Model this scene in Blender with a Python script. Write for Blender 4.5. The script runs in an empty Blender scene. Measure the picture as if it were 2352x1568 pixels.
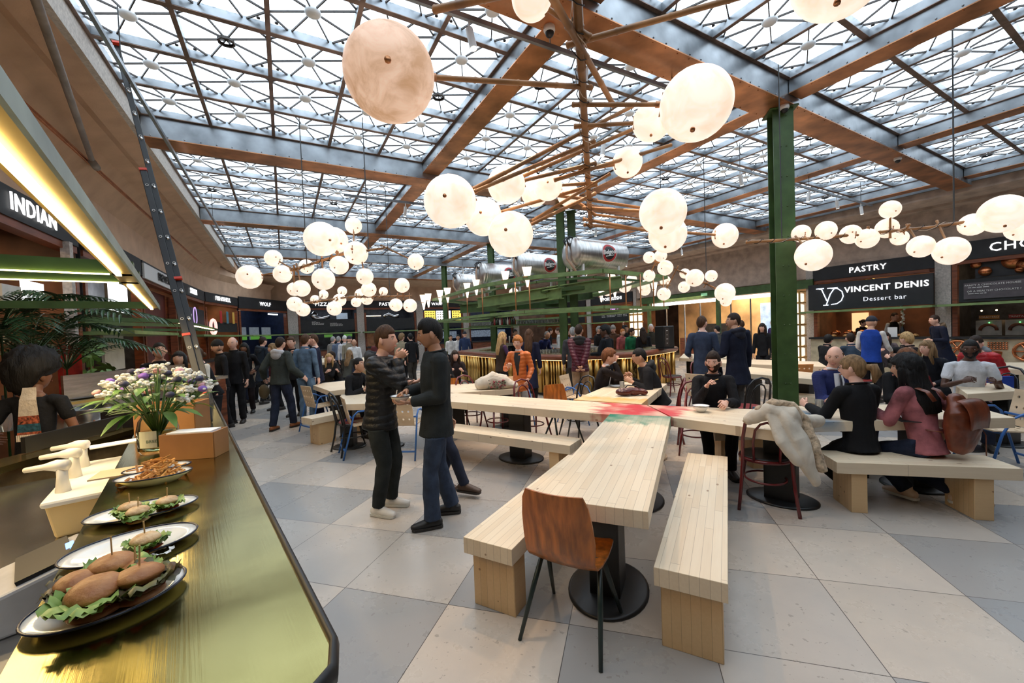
import bpy, bmesh, math, random
from mathutils import Vector, Matrix, noise
from math import sin, cos, pi, atan2, sqrt
random.seed(7)
S = bpy.context.scene
COL = S.collection
# ---------------------------------------------------------------- camera
F_PX, PITCH, ROLL, CAMH = 926.4, -0.02814, -0.03894, 1.72
_f = Vector((0, cos(PITCH), sin(PITCH))); _u = Vector((0, -sin(PITCH), cos(PITCH))); _x = Vector((1, 0, 0))
CX = cos(ROLL) * _x + sin(ROLL) * _u
CU = -sin(ROLL) * _x + cos(ROLL) * _u
cam = bpy.data.cameras.new('camera'); cam.sensor_width = 36; cam.lens = F_PX * 36 / 2352; cam.clip_start = .02; cam.clip_end = 300
camo = bpy.data.objects.new('camera', cam); COL.objects.link(camo)
mw = Matrix((CX, CU, -_f)).transposed().to_4x4(); mw.translation = Vector((0, 0, CAMH)); camo.matrix_world = mw
S.camera = camo
# ---------------------------------------------------------------- world and exposure
wd = bpy.data.worlds.new('sky'); S.world = wd; wd.use_nodes = True
_n = wd.node_tree.nodes; _n['Background'].inputs[0].default_value = (0.80, 0.90, 1.0, 1); _n['Background'].inputs[1].default_value = 3.0
S.view_settings.view_transform = 'Standard'; S.view_settings.look = 'None'; S.view_settings.gamma = 1
S.view_settings.use_curve_mapping = False
S.view_settings.exposure = 0.22
# ---------------------------------------------------------------- measuring helpers (surveyed pixel -> place)
def ray(px, py): return _f + CX * (px - 1176) / F_PX - CU * (py - 784) / F_PX
def G(px, py, z=0.0):
    d = ray(px, py); t = (z - CAMH) / d.z; return Vector((d.x * t, d.y * t, z))
def D(px, py, w):
    d = ray(px, py); return Vector((0, 0, CAMH)) + d * w
YR, YF = -0.5133, 0.2790
AV = Vector((sin(YR), cos(YR), 0)); BV = Vector((cos(YR), -sin(YR), 0))
def WR(a, b, z=0.0): return AV * a + BV * b + Vector((0, 0, z))
def onB(px, py, b):
    d = ray(px, py); t = b / d.dot(BV); p = d * t; return p.dot(AV), p.z + CAMH
def onA(px, py, a):
    d = ray(px, py); t = a / d.dot(AV); p = d * t; return p.dot(BV), p.z + CAMH
# ---------------------------------------------------------------- materials
MT = {}
def M(name, col=(.5, .5, .5), rough=.6, metal=0, var=.12, scale=6, bump=0, bscale=40, emis=None, es=1, trans=0, ior=1.45, alpha=1, col2=None, stretch=None, coat=0, sheen=0, spec=None):
    if name in MT: return MT[name]
    m = bpy.data.materials.new(name); m.use_nodes = True; nt = m.node_tree; N = nt.nodes; L = nt.links
    b = N['Principled BSDF']
    b.inputs['Roughness'].default_value = rough; b.inputs['Metallic'].default_value = metal
    b.inputs['Base Color'].default_value = (*col, 1)
    if coat: b.inputs['Coat Weight'].default_value = coat; b.inputs['Coat Roughness'].default_value = .15
    if spec is not None: b.inputs['Specular IOR Level'].default_value = spec
    if sheen: b.inputs['Sheen Weight'].default_value = sheen
    if trans: b.inputs['Transmission Weight'].default_value = trans; b.inputs['IOR'].default_value = ior
    if alpha < 1: b.inputs['Alpha'].default_value = alpha
    if emis: b.inputs['Emission Color'].default_value = (*emis, 1); b.inputs['Emission Strength'].default_value = es
    tc = N.new('ShaderNodeTexCoord'); src = tc.outputs['Object']
    if stretch:
        mp = N.new('ShaderNodeMapping'); mp.inputs['Scale'].default_value = stretch; L.new(src, mp.inputs[0]); src = mp.outputs[0]
    if var > 0:
        nz = N.new('ShaderNodeTexNoise'); nz.inputs['Scale'].default_value = scale; nz.inputs['Detail'].default_value = 4
        L.new(src, nz.inputs['Vector'])
        cr = N.new('ShaderNodeMix'); cr.data_type = 'RGBA'
        c2 = col2 or tuple(min(1, c * (1 + var * 2)) for c in col); c1 = col if col2 else tuple(c * (1 - var * 2) for c in col)
        cr.inputs['A'].default_value = (*c1, 1); cr.inputs['B'].default_value = (*c2, 1)
        mr = N.new('ShaderNodeMapRange'); mr.inputs[1].default_value = .3; mr.inputs[2].default_value = .7
        L.new(nz.outputs['Fac'], mr.inputs[0]); L.new(mr.outputs[0], cr.inputs['Factor'])
        L.new(cr.outputs['Result'], b.inputs['Base Color'])
        if emis and es and col2: L.new(cr.outputs['Result'], b.inputs['Emission Color'])
    if bump:
        n2 = N.new('ShaderNodeTexNoise'); n2.inputs['Scale'].default_value = bscale; n2.inputs['Detail'].default_value = 5
        L.new(src, n2.inputs['Vector'])
        bp = N.new('ShaderNodeBump'); bp.inputs['Strength'].default_value = bump; bp.inputs['Distance'].default_value = .01
        L.new(n2.outputs['Fac'], bp.inputs['Height']); L.new(bp.outputs[0], b.inputs['Normal'])
    MT[name] = m; return m
def EM(name, col, s):
    return M(name, col, .6, var=0, emis=col, es=s)
def math_(nt, op, a, b=None, c=None):
    n = nt.nodes.new('ShaderNodeMath'); n.operation = op
    for i, v in enumerate((a, b, c)):
        if v is None: continue
        if isinstance(v, (int, float)): n.inputs[i].default_value = v
        else: nt.links.new(v, n.inputs[i])
    return n.outputs[0]
def mixc(nt, f, a, b):
    n = nt.nodes.new('ShaderNodeMix'); n.data_type = 'RGBA'
    for k, v in (('Factor', f), ('A', a), ('B', b)):
        if isinstance(v, (int, float)): n.inputs[k].default_value = v
        elif isinstance(v, tuple): n.inputs[k].default_value = (*v, 1)
        else: nt.links.new(v, n.inputs[k])
    return n.outputs['Result']
def plank(name, paints=(), pitch=.048, light=(.86, .74, .56), dark=(.68, .52, .34), axis='Y', lineV=None):
    """glued laminated spruce: strips running along local X, painted patches at the joints"""
    if name in MT: return MT[name]
    m = bpy.data.materials.new(name); m.use_nodes = True; nt = m.node_tree; N = nt.nodes; L = nt.links
    b = N['Principled BSDF']; b.inputs['Roughness'].default_value = .42
    tc = N.new('ShaderNodeTexCoord'); sp = N.new('ShaderNodeSeparateXYZ'); L.new(tc.outputs['Object'], sp.inputs[0])
    x, y, z = sp.outputs
    row = math_(nt, 'FLOOR', math_(nt, 'DIVIDE', y, pitch)); fr = math_(nt, 'FRACT', math_(nt, 'DIVIDE', y, pitch))
    wn = N.new('ShaderNodeTexWhiteNoise'); wn.noise_dimensions = '1D'; L.new(row, wn.inputs['W'])
    xs = math_(nt, 'ADD', math_(nt, 'DIVIDE', x, .9), math_(nt, 'MULTIPLY', wn.outputs['Value'], 7.3))
    seg = math_(nt, 'FLOOR', xs)
    cb = N.new('ShaderNodeCombineXYZ'); L.new(row, cb.inputs[0]); L.new(seg, cb.inputs[1])
    w2 = N.new('ShaderNodeTexWhiteNoise'); w2.noise_dimensions = '2D'; L.new(cb.outputs[0], w2.inputs['Vector'])
    mp = N.new('ShaderNodeMapping'); mp.inputs['Scale'].default_value = (2.2, 40, 40); L.new(tc.outputs['Object'], mp.inputs[0])
    gr = N.new('ShaderNodeTexNoise'); gr.inputs['Scale'].default_value = 1.6; gr.inputs['Detail'].default_value = 5; L.new(mp.outputs[0], gr.inputs['Vector'])
    f = math_(nt, 'ADD', math_(nt, 'MULTIPLY', w2.outputs['Value'], .45), math_(nt, 'MULTIPLY', gr.outputs['Fac'], .45))
    c = mixc(nt, f, light, dark)
    # knots
    vo = N.new('ShaderNodeTexVoronoi'); vo.inputs['Scale'].default_value = 1.0
    mk = N.new('ShaderNodeMapping'); mk.inputs['Scale'].default_value = (4.5, 9, 9); L.new(tc.outputs['Object'], mk.inputs[0]); L.new(mk.outputs[0], vo.inputs['Vector'])
    k = math_(nt, 'LESS_THAN', vo.outputs['Distance'], .085)
    c = mixc(nt, math_(nt, 'MULTIPLY', k, .75), c, (.25, .12, .05))
    line = math_(nt, 'LESS_THAN', fr, .045)
    bt = math_(nt, 'LESS_THAN', math_(nt, 'FRACT', xs), .004)
    c = mixc(nt, math_(nt, 'MULTIPLY', math_(nt, 'MAXIMUM', line, bt), .5), c, (.22, .14, .08))
    for (x0, x1, colr, soft) in paints:
        nz = N.new('ShaderNodeTexNoise'); nz.inputs['Scale'].default_value = 5; nz.inputs['Detail'].default_value = 3
        mq = N.new('ShaderNodeMapping'); mq.inputs['Scale'].default_value = (.7, 2.6, 1); mq.inputs['Location'].default_value = (x0 * 3, 2, 0); L.new(tc.outputs['Object'], mq.inputs[0]); L.new(mq.outputs[0], nz.inputs['Vector'])
        xx = math_(nt, 'ADD', x, math_(nt, 'MULTIPLY', math_(nt, 'SUBTRACT', nz.outputs['Fac'], .5), soft))
        mid = (x0 + x1) / 2; hw = (x1 - x0) / 2
        dd = math_(nt, 'ABSOLUTE', math_(nt, 'SUBTRACT', xx, mid))
        mr = N.new('ShaderNodeMapRange'); mr.inputs[1].default_value = hw + .02; mr.inputs[2].default_value = hw - .10; L.new(dd, mr.inputs[0])
        n3 = N.new('ShaderNodeTexNoise'); n3.inputs['Scale'].default_value = 3; L.new(tc.outputs['Object'], n3.inputs['Vector'])
        mr3 = N.new('ShaderNodeMapRange'); mr3.inputs[1].default_value = .35; mr3.inputs[2].default_value = .6; mr3.inputs[3].default_value = .35; L.new(n3.outputs['Fac'], mr3.inputs[0])
        c = mixc(nt, math_(nt, 'MULTIPLY', mr.outputs[0], mr3.outputs[0]), c, colr)
    L.new(c, b.inputs['Base Color'])
    bp = N.new('ShaderNodeBump'); bp.inputs['Strength'].default_value = .25; bp.inputs['Distance'].default_value = .004
    L.new(math_(nt, 'SUBTRACT', gr.outputs['Fac'], line), bp.inputs['Height']); L.new(bp.outputs[0], b.inputs['Normal'])
    MT[name] = m; return m
# ---------------------------------------------------------------- mesh builder
def frame_from(d, up=Vector((0, 0, 1))):
    d = Vector(d).normalized(); s = d.cross(up)
    if s.length < 1e-4: s = d.cross(Vector((0, 1, 0)))
    s.normalize(); return s, s.cross(d).normalized(), d
class MB:
    def __init__(s): s.v = []; s.f = []
    def add(s, vs, fs):
        o = len(s.v); s.v += [Vector(v) for v in vs]; s.f += [tuple(i + o for i in f) for f in fs]; return s
    def merge(s, o, mat=None):
        return s.add([(mat @ v if mat else v) for v in o.v], o.f)
    def box(s, c, size, rz=0, R=None):
        c = Vector(c); h = Vector(size) / 2; R = R or Matrix.Rotation(rz, 3, 'Z')
        vs = [c + R @ Vector((x * h.x, y * h.y, z * h.z)) for x in (-1, 1) for y in (-1, 1) for z in (-1, 1)]
        return s.add(vs, [(0, 1, 3, 2), (4, 6, 7, 5), (0, 4, 5, 1), (2, 3, 7, 6), (0, 2, 6, 4), (1, 5, 7, 3)])
    def bar(s, p, q, w, h, up=Vector((0, 0, 1))):
        p = Vector(p); q = Vector(q); a, b, d = frame_from(q - p, Vector(up)); vs = []
        for e in (p, q):
            for i, j in ((-1, -1), (1, -1), (1, 1), (-1, 1)): vs.append(e + a * i * w / 2 + b * j * h / 2)
        return s.add(vs, [(0, 1, 2, 3)[::-1], (4, 5, 6, 7), (0, 1, 5, 4), (1, 2, 6, 5), (2, 3, 7, 6), (3, 0, 4, 7)])
    def tube(s, pts, r, n=8, closed=False, cap=True, flat=1, up=None):
        pts = [Vector(p) for p in pts]; m = len(pts); vs = []; fs = []
        rr = r if isinstance(r, (list, tuple)) else [r] * m
        pa = None
        for i, p in enumerate(pts):
            if closed: d = pts[(i + 1) % m] - pts[i - 1]
            else: d = pts[min(i + 1, m - 1)] - pts[max(i - 1, 0)]
            if d.length < 1e-7: d = Vector((0, 0, 1))
            d.normalize()
            if pa is None:
                a, b, _ = frame_from(d, Vector(up) if up else (Vector((0, 0, 1)) if abs(d.z) < .9 else Vector((0, 1, 0))))
            else:
                a = pa - d * pa.dot(d)
                if a.length < 1e-5: a, b, _ = frame_from(d)
                a.normalize(); b = a.cross(d)
            pa = a; ri = rr[i]
            ra, rb = ri if isinstance(ri, (tuple, list)) else (ri, ri * flat)
            for k in range(n):
                t = 2 * pi * k / n; vs.append(p + a * cos(t) * ra + b * sin(t) * rb)
        for i in range(m if closed else m - 1):
            j = (i + 1) % m
            for k in range(n):
                k2 = (k + 1) % n; fs.append((i * n + k, i * n + k2, j * n + k2, j * n + k))
        if cap and not closed: fs.append(tuple(range(n))); fs.append(tuple(range((m - 1) * n, m * n))[::-1])
        return s.add(vs, fs)
    def caps(s, pts, rr, n=10, up=None):
        """closed limb: rings plus rounded ends; radii may be (ra, rb)"""
        pts = [Vector(p) for p in pts]
        f = lambda r, k: (r[0] * k, r[1] * k) if isinstance(r, (tuple, list)) else r * k
        R = lambda r: max(r) if isinstance(r, (tuple, list)) else r
        d0 = (pts[0] - pts[1]).normalized(); d1 = (pts[-1] - pts[-2]).normalized()
        P = [pts[0] + d0 * R(rr[0]) * .8, pts[0] + d0 * R(rr[0]) * .55] + pts + [pts[-1] + d1 * R(rr[-1]) * .55, pts[-1] + d1 * R(rr[-1]) * .8]
        RR = [f(rr[0], .35), f(rr[0], .8)] + list(rr) + [f(rr[-1], .8), f(rr[-1], .35)]
        return s.tube(P, RR, n, up=up)
    def lathe(s, prof, c=(0, 0, 0), n=20, sx=1, sy=1, cap=True):
        c = Vector(c); vs = []; fs = []; m = len(prof)
        for r, z in prof:
            for k in range(n): vs.append(c + Vector((r * sx * cos(2 * pi * k / n), r * sy * sin(2 * pi * k / n), z)))
        for i in range(m - 1):
            for k in range(n): k2 = (k + 1) % n; fs.append((i * n + k, i * n + k2, (i + 1) * n + k2, (i + 1) * n + k))
        if cap: fs.append(tuple(range(n))[::-1]); fs.append(tuple(range((m - 1) * n, m * n)))
        return s.add(vs, fs)
    def prism(s, poly, z0, z1):
        n = len(poly); vs = [Vector((p[0], p[1], z0)) for p in poly] + [Vector((p[0], p[1], z1)) for p in poly]
        return s.add(vs, [tuple(range(n))[::-1], tuple(range(n, 2 * n))] + [(i, (i + 1) % n, (i + 1) % n + n, i + n) for i in range(n)])
    def ball(s, c, r, n=12, m=8, R=None, fn=None):
        c = Vector(c); r = Vector(r) if isinstance(r, (tuple, list, Vector)) else Vector((r, r, r)); vs = []; fs = []
        def put(d):
            k = fn(d) if fn else 1
            v = Vector((d.x * r.x, d.y * r.y, d.z * r.z)) * k; vs.append(c + (R @ v if R else v))
        put(Vector((0, 0, -1)))
        for i in range(1, m):
            t = -pi / 2 + pi * i / m
            for k in range(n): put(Vector((cos(t) * cos(2 * pi * k / n), cos(t) * sin(2 * pi * k / n), sin(t))))
        put(Vector((0, 0, 1)))
        for k in range(n): fs.append((0, 1 + (k + 1) % n, 1 + k))
        for i in range(m - 2):
            for k in range(n): a = 1 + i * n; fs.append((a + k, a + (k + 1) % n, a + n + (k + 1) % n, a + n + k))
        a = 1 + (m - 2) * n
        for k in range(n): fs.append((a + k, a + (k + 1) % n, len(vs) - 1))
        return s.add(vs, fs)
    def build(s, name, mat=None, parent=None, smooth=False, world=False, bevel=0):
        me = bpy.data.meshes.new(name)
        vs = s.v
        if parent is not None and world:
            p = parent; mm = Matrix.Identity(4)
            while p is not None: mm = p.matrix_basis @ mm; p = p.parent
            mi = mm.inverted(); vs = [mi @ v for v in vs]
        me.from_pydata([tuple(v) for v in vs], [], s.f)
        if not smooth or bevel:
            pass
        bm = bmesh.new(); bm.from_mesh(me); bmesh.ops.recalc_face_normals(bm, faces=bm.faces)
        bm.to_mesh(me); bm.free()
        if smooth:
            me.polygons.foreach_set('use_smooth', [True] * len(me.polygons))
            if smooth == 'auto': me.set_sharp_from_angle(angle=.7)
        if mat: me.materials.append(mat)
        o = bpy.data.objects.new(name, me); COL.objects.link(o); o.parent = parent
        if bevel:
            b = o.modifiers.new('bevel', 'BEVEL'); b.width = bevel; b.segments = 2; b.limit_method = 'ANGLE'
        return o
def tag(o, label, cat, group=None, kind=None):
    o['label'] = label; o['category'] = cat
    if group: o['group'] = group
    if kind: o['kind'] = kind
    return o
def thing(name, label, cat, loc=(0, 0, 0), rz=0, group=None):
    o = bpy.data.objects.new(name, None); COL.objects.link(o); o.location = loc; o.rotation_euler = (0, 0, rz)
    o.matrix_basis = Matrix.Translation(Vector(loc)) @ Matrix.Rotation(rz, 4, 'Z')
    o.empty_display_size = .1
    return tag(o, label, cat, group)
def struct(name, mb, mat, parent=None, smooth=False, world=False):
    o = mb.build(name, mat, parent, smooth, world)
    if parent is None: o['kind'] = 'structure'
    return o
def dup(r, loc, rz=None, label=None, group=None, sc=None):
    c = r.copy(); COL.objects.link(c)
    c.location = loc
    if rz is not None: c.rotation_euler = (0, 0, rz)
    if sc: c.scale = (sc, sc, sc)
    if label: c['label'] = label
    if group: c['group'] = group
    def rec(src, dst):
        for ch in list(src.children):
            k = ch.copy(); COL.objects.link(k); k.parent = dst; rec(ch, k)
    rec(r, c); return c
FONTS = {}
def text(s, size=.2, ex=.004, align='CENTER', bold=0, sp=1.0):
    cu = bpy.data.curves.new('t', 'FONT'); cu.body = s; cu.size = size; cu.extrude = ex; cu.align_x = align; cu.align_y = 'CENTER'; cu.offset = bold; cu.space_character = sp
    cu.resolution_u = 2
    o = bpy.data.objects.new('t', cu); COL.objects.link(o)
    dg = bpy.context.evaluated_depsgraph_get(); me = bpy.data.meshes.new_from_object(o.evaluated_get(dg))
    mb = MB(); mb.add([v.co.copy() for v in me.vertices], [tuple(p.vertices) for p in me.polygons])
    bpy.data.objects.remove(o); bpy.data.curves.remove(cu); bpy.data.meshes.remove(me)
    return mb
def place(mb, origin, right, up=Vector((0, 0, 1))):
    """put a flat mesh (x right, y up, z out) at origin"""
    r = Vector(right).normalized(); u = Vector(up).normalized(); n = r.cross(u)
    m = Matrix((r, u, n)).transposed().to_4x4(); m.translation = Vector(origin)
    o = MB(); o.merge(mb, m); return o
def aim(d): d = Vector(d); return atan2(-d.x, d.y)
# ================================================================ SETTING
m_conc = M('concrete', (.56, .37, .25), .85, var=.06, scale=3, bump=.25, bscale=60)
m_concL = M('pale_concrete', (.46, .41, .37), .85, var=.12, scale=25, bump=.5, bscale=120)
m_steel = M('roof_steel', (.30, .32, .34), .38, metal=.85, var=.2, scale=2.2, bump=.06, bscale=6)
m_copper = M('warm_copper', (.56, .25, .115), .33, metal=.8, var=.22, scale=2.5, bump=.05, bscale=6)  # coppery metal; on beam undersides the tint also carries warm reflected light
m_dark = M('dark_rib', (.045, .035, .03), .5, var=0)
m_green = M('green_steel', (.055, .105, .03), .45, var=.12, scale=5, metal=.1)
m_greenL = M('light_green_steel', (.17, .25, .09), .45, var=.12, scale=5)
m_black = M('black_steel', (.012, .012, .013), .45, var=.1)
m_board = M('black_board', (.016, .016, .018), .6, var=.1)
m_white = EM('lit_letters', (1, 1, 1), 1.4)
m_walnut = M('reddish_wood', (.16, .045, .018), .45, var=.3, scale=3, stretch=(1, 1, 8))
m_glass = M('clear_glass', (1, 1, 1), .03, var=0, trans=1, ior=1.12)
m_brass = M('brass', (.74, .58, .22), .24, metal=1, var=.12, scale=3, bump=.03, bscale=12)
m_chrome = M('stainless', (.62, .61, .60), .25, metal=1, var=.1, scale=4, stretch=(1, 1, 12))
m_plaster = M('cream_enamel', (.82, .80, .74), .3, var=.03)
# ---- floor
def floor_mat():
    m = bpy.data.materials.new('stone_tiles'); m.use_nodes = True; nt = m.node_tree; N = nt.nodes; L = nt.links; b = N['Principled BSDF']
    tc = N.new('ShaderNodeTexCoord'); mp = N.new('ShaderNodeMapping'); mp.vector_type = 'POINT'
    mp.inputs['Rotation'].default_value = (0, 0, YF); L.new(tc.outputs['Object'], mp.inputs[0])
    sp = N.new('ShaderNodeSeparateXYZ'); L.new(mp.outputs[0], sp.inputs[0])
    P = .7685
    u = math_(nt, 'DIVIDE', math_(nt, 'SUBTRACT', sp.outputs[0], 1.16), P); v = math_(nt, 'DIVIDE', math_(nt, 'SUBTRACT', sp.outputs[1], 2.28), P)
    cb = N.new('ShaderNodeCombineXYZ'); L.new(math_(nt, 'FLOOR', u), cb.inputs[0]); L.new(math_(nt, 'FLOOR', v), cb.inputs[1])
    wn = N.new('ShaderNodeTexWhiteNoise'); wn.noise_dimensions = '2D'; L.new(cb.outputs[0], wn.inputs['Vector'])
    cr = N.new('ShaderNodeValToRGB'); cr.color_ramp.interpolation = 'CONSTANT'
    e = cr.color_ramp.elements; e[0].position = 0; e[0].color = (.60, .51, .42, 1); e[1].position = .34; e[1].color = (.50, .44, .38, 1)
    for p, c in ((.56, (.34, .32, .30)), (.76, (.56, .47, .38)), (.88, (.28, .28, .28))):
        k = e.new(p); k.color = (*c, 1)
    L.new(wn.outputs['Value'], cr.inputs[0])
    nz = N.new('ShaderNodeTexNoise'); nz.inputs['Scale'].default_value = 2.5; nz.inputs['Detail'].default_value = 8; nz.inputs['Roughness'].default_value = .65; L.new(mp.outputs[0], nz.inputs['Vector'])
    c = mixc(nt, math_(nt, 'MULTIPLY', math_(nt, 'SUBTRACT', nz.outputs['Fac'], .35), 1.0), cr.outputs['Color'], (.36, .33, .30))
    n2 = N.new('ShaderNodeTexNoise'); n2.inputs['Scale'].default_value = 26; n2.inputs['Detail'].default_value = 3; L.new(mp.outputs[0], n2.inputs['Vector'])
    n3 = N.new('ShaderNodeTexNoise'); n3.inputs['Scale'].default_value = 1.7; L.new(mp.outputs[0], n3.inputs['Vector'])
    sk = math_(nt, 'MULTIPLY', math_(nt, 'GREATER_THAN', n2.outputs['Fac'], .665), math_(nt, 'GREATER_THAN', n3.outputs['Fac'], .47))
    c = mixc(nt, math_(nt, 'MULTIPLY', sk, .45), c, (.17, .14, .11))
    fu = math_(nt, 'FRACT', u); fv = math_(nt, 'FRACT', v)
    g = math_(nt, 'MAXIMUM', math_(nt, 'LESS_THAN', fu, .006), math_(nt, 'LESS_THAN', fv, .006))
    c = mixc(nt, g, c, (.07, .055, .045)); L.new(c, b.inputs['Base Color'])
    mr = N.new('ShaderNodeMapRange'); mr.inputs[3].default_value = .16; mr.inputs[4].default_value = .42; L.new(nz.outputs['Fac'], mr.inputs[0]); L.new(mr.outputs[0], b.inputs['Roughness'])
    return m
struct('floor', MB().prism([(-26, -12), (30, -12), (30, 40), (-26, 40)], -.2, 0), floor_mat())
# ---- roof grid
AC = [2.70, 6.50, 10.35, 14.2]; BC = [-1.53, 3.25, 8.03, 12.81, 17.6, 22.4]
ZA, ZB, ZG = 4.90, 4.78, 5.16
B0, B1, A0, A1 = -1.68, 14.66, -1.53, 22.6
def glaze_mat():
    m = bpy.data.materials.new('glass_lens_panels'); m.use_nodes = True; nt = m.node_tree; N = nt.nodes; L = nt.links
    for n in list(N): N.remove(n)
    out = N.new('ShaderNodeOutputMaterial'); tr = N.new('ShaderNodeBsdfTransparent'); tl = N.new('ShaderNodeBsdfTranslucent'); mx = N.new('ShaderNodeMixShader')
    tc = N.new('ShaderNodeTexCoord')
    vo = N.new('ShaderNodeTexVoronoi'); vo.inputs['Scale'].default_value = 26; L.new(tc.outputs['Object'], vo.inputs['Vector'])
    k = math_(nt, 'LESS_THAN', vo.outputs['Distance'], .30)
    c = mixc(nt, k, (.92, .95, .97), (.55, .62, .66)); L.new(c, tl.inputs[0]); L.new(c, tr.inputs[0])
    mx.inputs[0].default_value = .55; L.new(tr.outputs[0], mx.inputs[1]); L.new(tl.outputs[0], mx.inputs[2]); L.new(mx.outputs[0], out.inputs[0])
    return m
m_glaze = glaze_mat()
m_dome = M('milky_lens_dome', (.85, .88, .9), .25, var=.05)
wn_i = 0
rib_near = []
for bi in range(5):
    aa0 = BC[bi] + .21; aa1 = BC[bi + 1] - .21
    for ci in range(4):
        b0 = B0 if ci == 0 else AC[ci - 1] + .165; b1 = AC[ci] - .165 if ci < 4 else B1
        if ci == 0: nb = 5
        else: nb = 4
        wn_i += 1
        w = thing('window_%d' % wn_i, 'x', 'x'); del w['label']; del w['category']; w['kind'] = 'structure'
        na = 5; da = (aa1 - aa0) / na; db = (b1 - b0) / nb
        gl = MB(); rb = MB(); dm = MB(); br = MB(); fl = MB()
        gl.add([WR(aa0, b0, ZG + .02), WR(aa1, b0, ZG + .02), WR(aa1, b1, ZG + .02), WR(aa0, b1, ZG + .02)], [(0, 1, 2, 3)])
        for i in range(na + 1):
            a = aa0 + i * da
            br.bar(WR(a, b0, ZG - .02), WR(a, b1, ZG - .025), .062, .095); fl.bar(WR(a, b0, ZG - .075), WR(a, b1, ZG - .075), .064, .007)
        for j in range(nb + 1):
            b = b0 + j * db
            br.bar(WR(aa0, b, ZG - .022), WR(aa1, b, ZG - .027), .046, .095); fl.bar(WR(aa0, b, ZG - .078), WR(aa1, b, ZG - .078), .048, .007)
        q = .26
        for i in range(na):
            for j in range(nb):
                if i == 1 and bi == 0 and WR(aa0, b0).y < -3: pass
                ca = aa0 + (i + .5) * da; cb_ = b0 + (j + .5) * db; c = WR(ca, cb_, ZG + .005)
                if c.y < .3 and bi == 0: continue
                far = c.length > 17
                P = []
                for sa, sb in ((q, 0), (1 - q, 0), (1, q), (1, 1 - q), (1 - q, 1), (q, 1), (0, 1 - q), (0, q)):
                    P.append(WR(ca + (sa - .5) * da, cb_ + (sb - .5) * db, ZG + .005))
                for p in P: rb.bar(c, p, .012, .02)
                for k in (1, 3, 5, 7): rb.bar(P[k], P[(k + 1) % 8], .012, .02)
                if (i * 7 + j * 3 + bi * 5 + ci) % 9 == 4:
                    rb.lathe([(.07, 0), (.09, 0), (.09, .03), (.07, .03)], c - Vector((0, 0, .04)), 8, cap=False)
                else:
                    dm.ball(c - Vector((0, 0, .012)), (.085, .085, .045), 8 if far else 12, 4 if far else 8)
                if not far:
                    for sa, sb in ((.1, .1), (.9, .1), (.9, .9), (.1, .9)): dm_p = WR(ca + (sa - .5) * da, cb_ + (sb - .5) * db, ZG + .0); rb.lathe([(.018, 0), (.018, .012)], dm_p, 8)
        gl.build('glazing', m_glaze, w); rb.build('glazing_ribs', m_dark, w); br.build('glazing_bars', m_steel, w); fl.build('warm_tint_bar_caps', M('bronze_cap', (.22, .15, .12), .4, metal=.7, var=.2), w)  # bar undersides coloured apart, browner for the warm light from below
        if dm.v: dm.build('lens_domes', m_dome, w, True)
def beam(name, p, q, wd, z0, z1, riv=.2):
    d = (q - p); ln = d.length; d.normalize(); s = Vector((d.y, -d.x, 0))
    mb = MB(); mb.bar(p + Vector((0, 0, (z0 + z1) / 2)), q + Vector((0, 0, (z0 + z1) / 2)), wd - .03, z1 - z0)
    n = int(ln / riv)
    for i in range(n):
        c = p + d * (i + .5) * riv
        if c.y < 0 or c.length > 15: continue
        for sd in (-1, 1):
            for zz in (z0 + .03, z1 - .05):
                mb.ball(c + s * sd * (wd / 2 - .015) + Vector((0, 0, zz)), .011, 6, 4)
    t = struct(name, mb, m_steel)
    fb = MB(); fb.bar(p + Vector((0, 0, z0 - .006)), q + Vector((0, 0, z0 - .006)), wd, .012)
    for i in range(n):
        c = p + d * (i + .5) * riv
        if c.y < 0 or c.length > 12: continue
        for sd in (-1, 1): fb.ball(c + s * sd * (wd / 2 - .03) + Vector((0, 0, z0 - .012)), .010, 6, 4)
    fb.build('warm_tint_soffit', m_copper, t)  # underside plate, coloured apart from the sides for its warm reflection
ti = 0
for a in BC:
    ti += 1; beam('trim_%d' % ti, WR(a, B0), WR(a, B1), .42, ZB, 5.24)
for b in AC:
    for k in range(5):
        ti += 1; beam('trim_%d' % ti, WR(BC[k] + .205, b), WR(BC[k + 1] - .205, b), .33, ZA, 5.24)
# opaque ceiling slab all round the skylight (with shallow folded cornice)
RW, BW = 16.0, 24.5
def left_b(a):   # plan of the curving left wall
    if a < 17: return -2.75
    t = (a - 17) / 7.5; return -2.75 + 2.6 * t * t
ceil = MB()
def quad(p0, p1, p2, p3): ceil.add([p0, p1, p2, p3], [(0, 1, 2, 3)])
ZC = 4.72
sec = [(-6 + i * 1.0) for i in range(31)]
for a0_, a1_ in zip(sec[:-1], sec[1:]):
    a0c, a1c = a0_, min(a1_, BW)
    if a0_ >= BW: break
    def prof(a):
        lb = left_b(a)
        e = min(B0 + .05, 0)
        return [(B0 - .02, 5.3), (B0 - .02, 4.86), (B0 - .10, 4.80), (B0 - .32, 4.74), (B0 - .42, 4.78), ((B0 + lb) / 2 - .12, 4.70), (lb + .18, 4.45), (lb, 4.22), (lb, 3.62)]
    p0 = prof(a0c); p1 = prof(a1c)
    for k in range(len(p0) - 1):
        if a0_ >= 22.5 and k < 5: continue
        quad(WR(a0c, *p0[k]), WR(a1c, *p1[k]), WR(a1c, *p1[k + 1]), WR(a0c, *p0[k + 1]))
struct('wall_left', ceil, m_conc, smooth='auto')
m_edge = M('pale_cornice', (.55, .50, .45), .8, var=.1, scale=30, bump=.3, bscale=100)
eg = MB(); eg.bar(WR(-3, B0 - .06, 4.98), WR(20.5, B0 - .06, 4.98), .09, .34); struct('trim_40', eg, m_edge)
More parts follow.
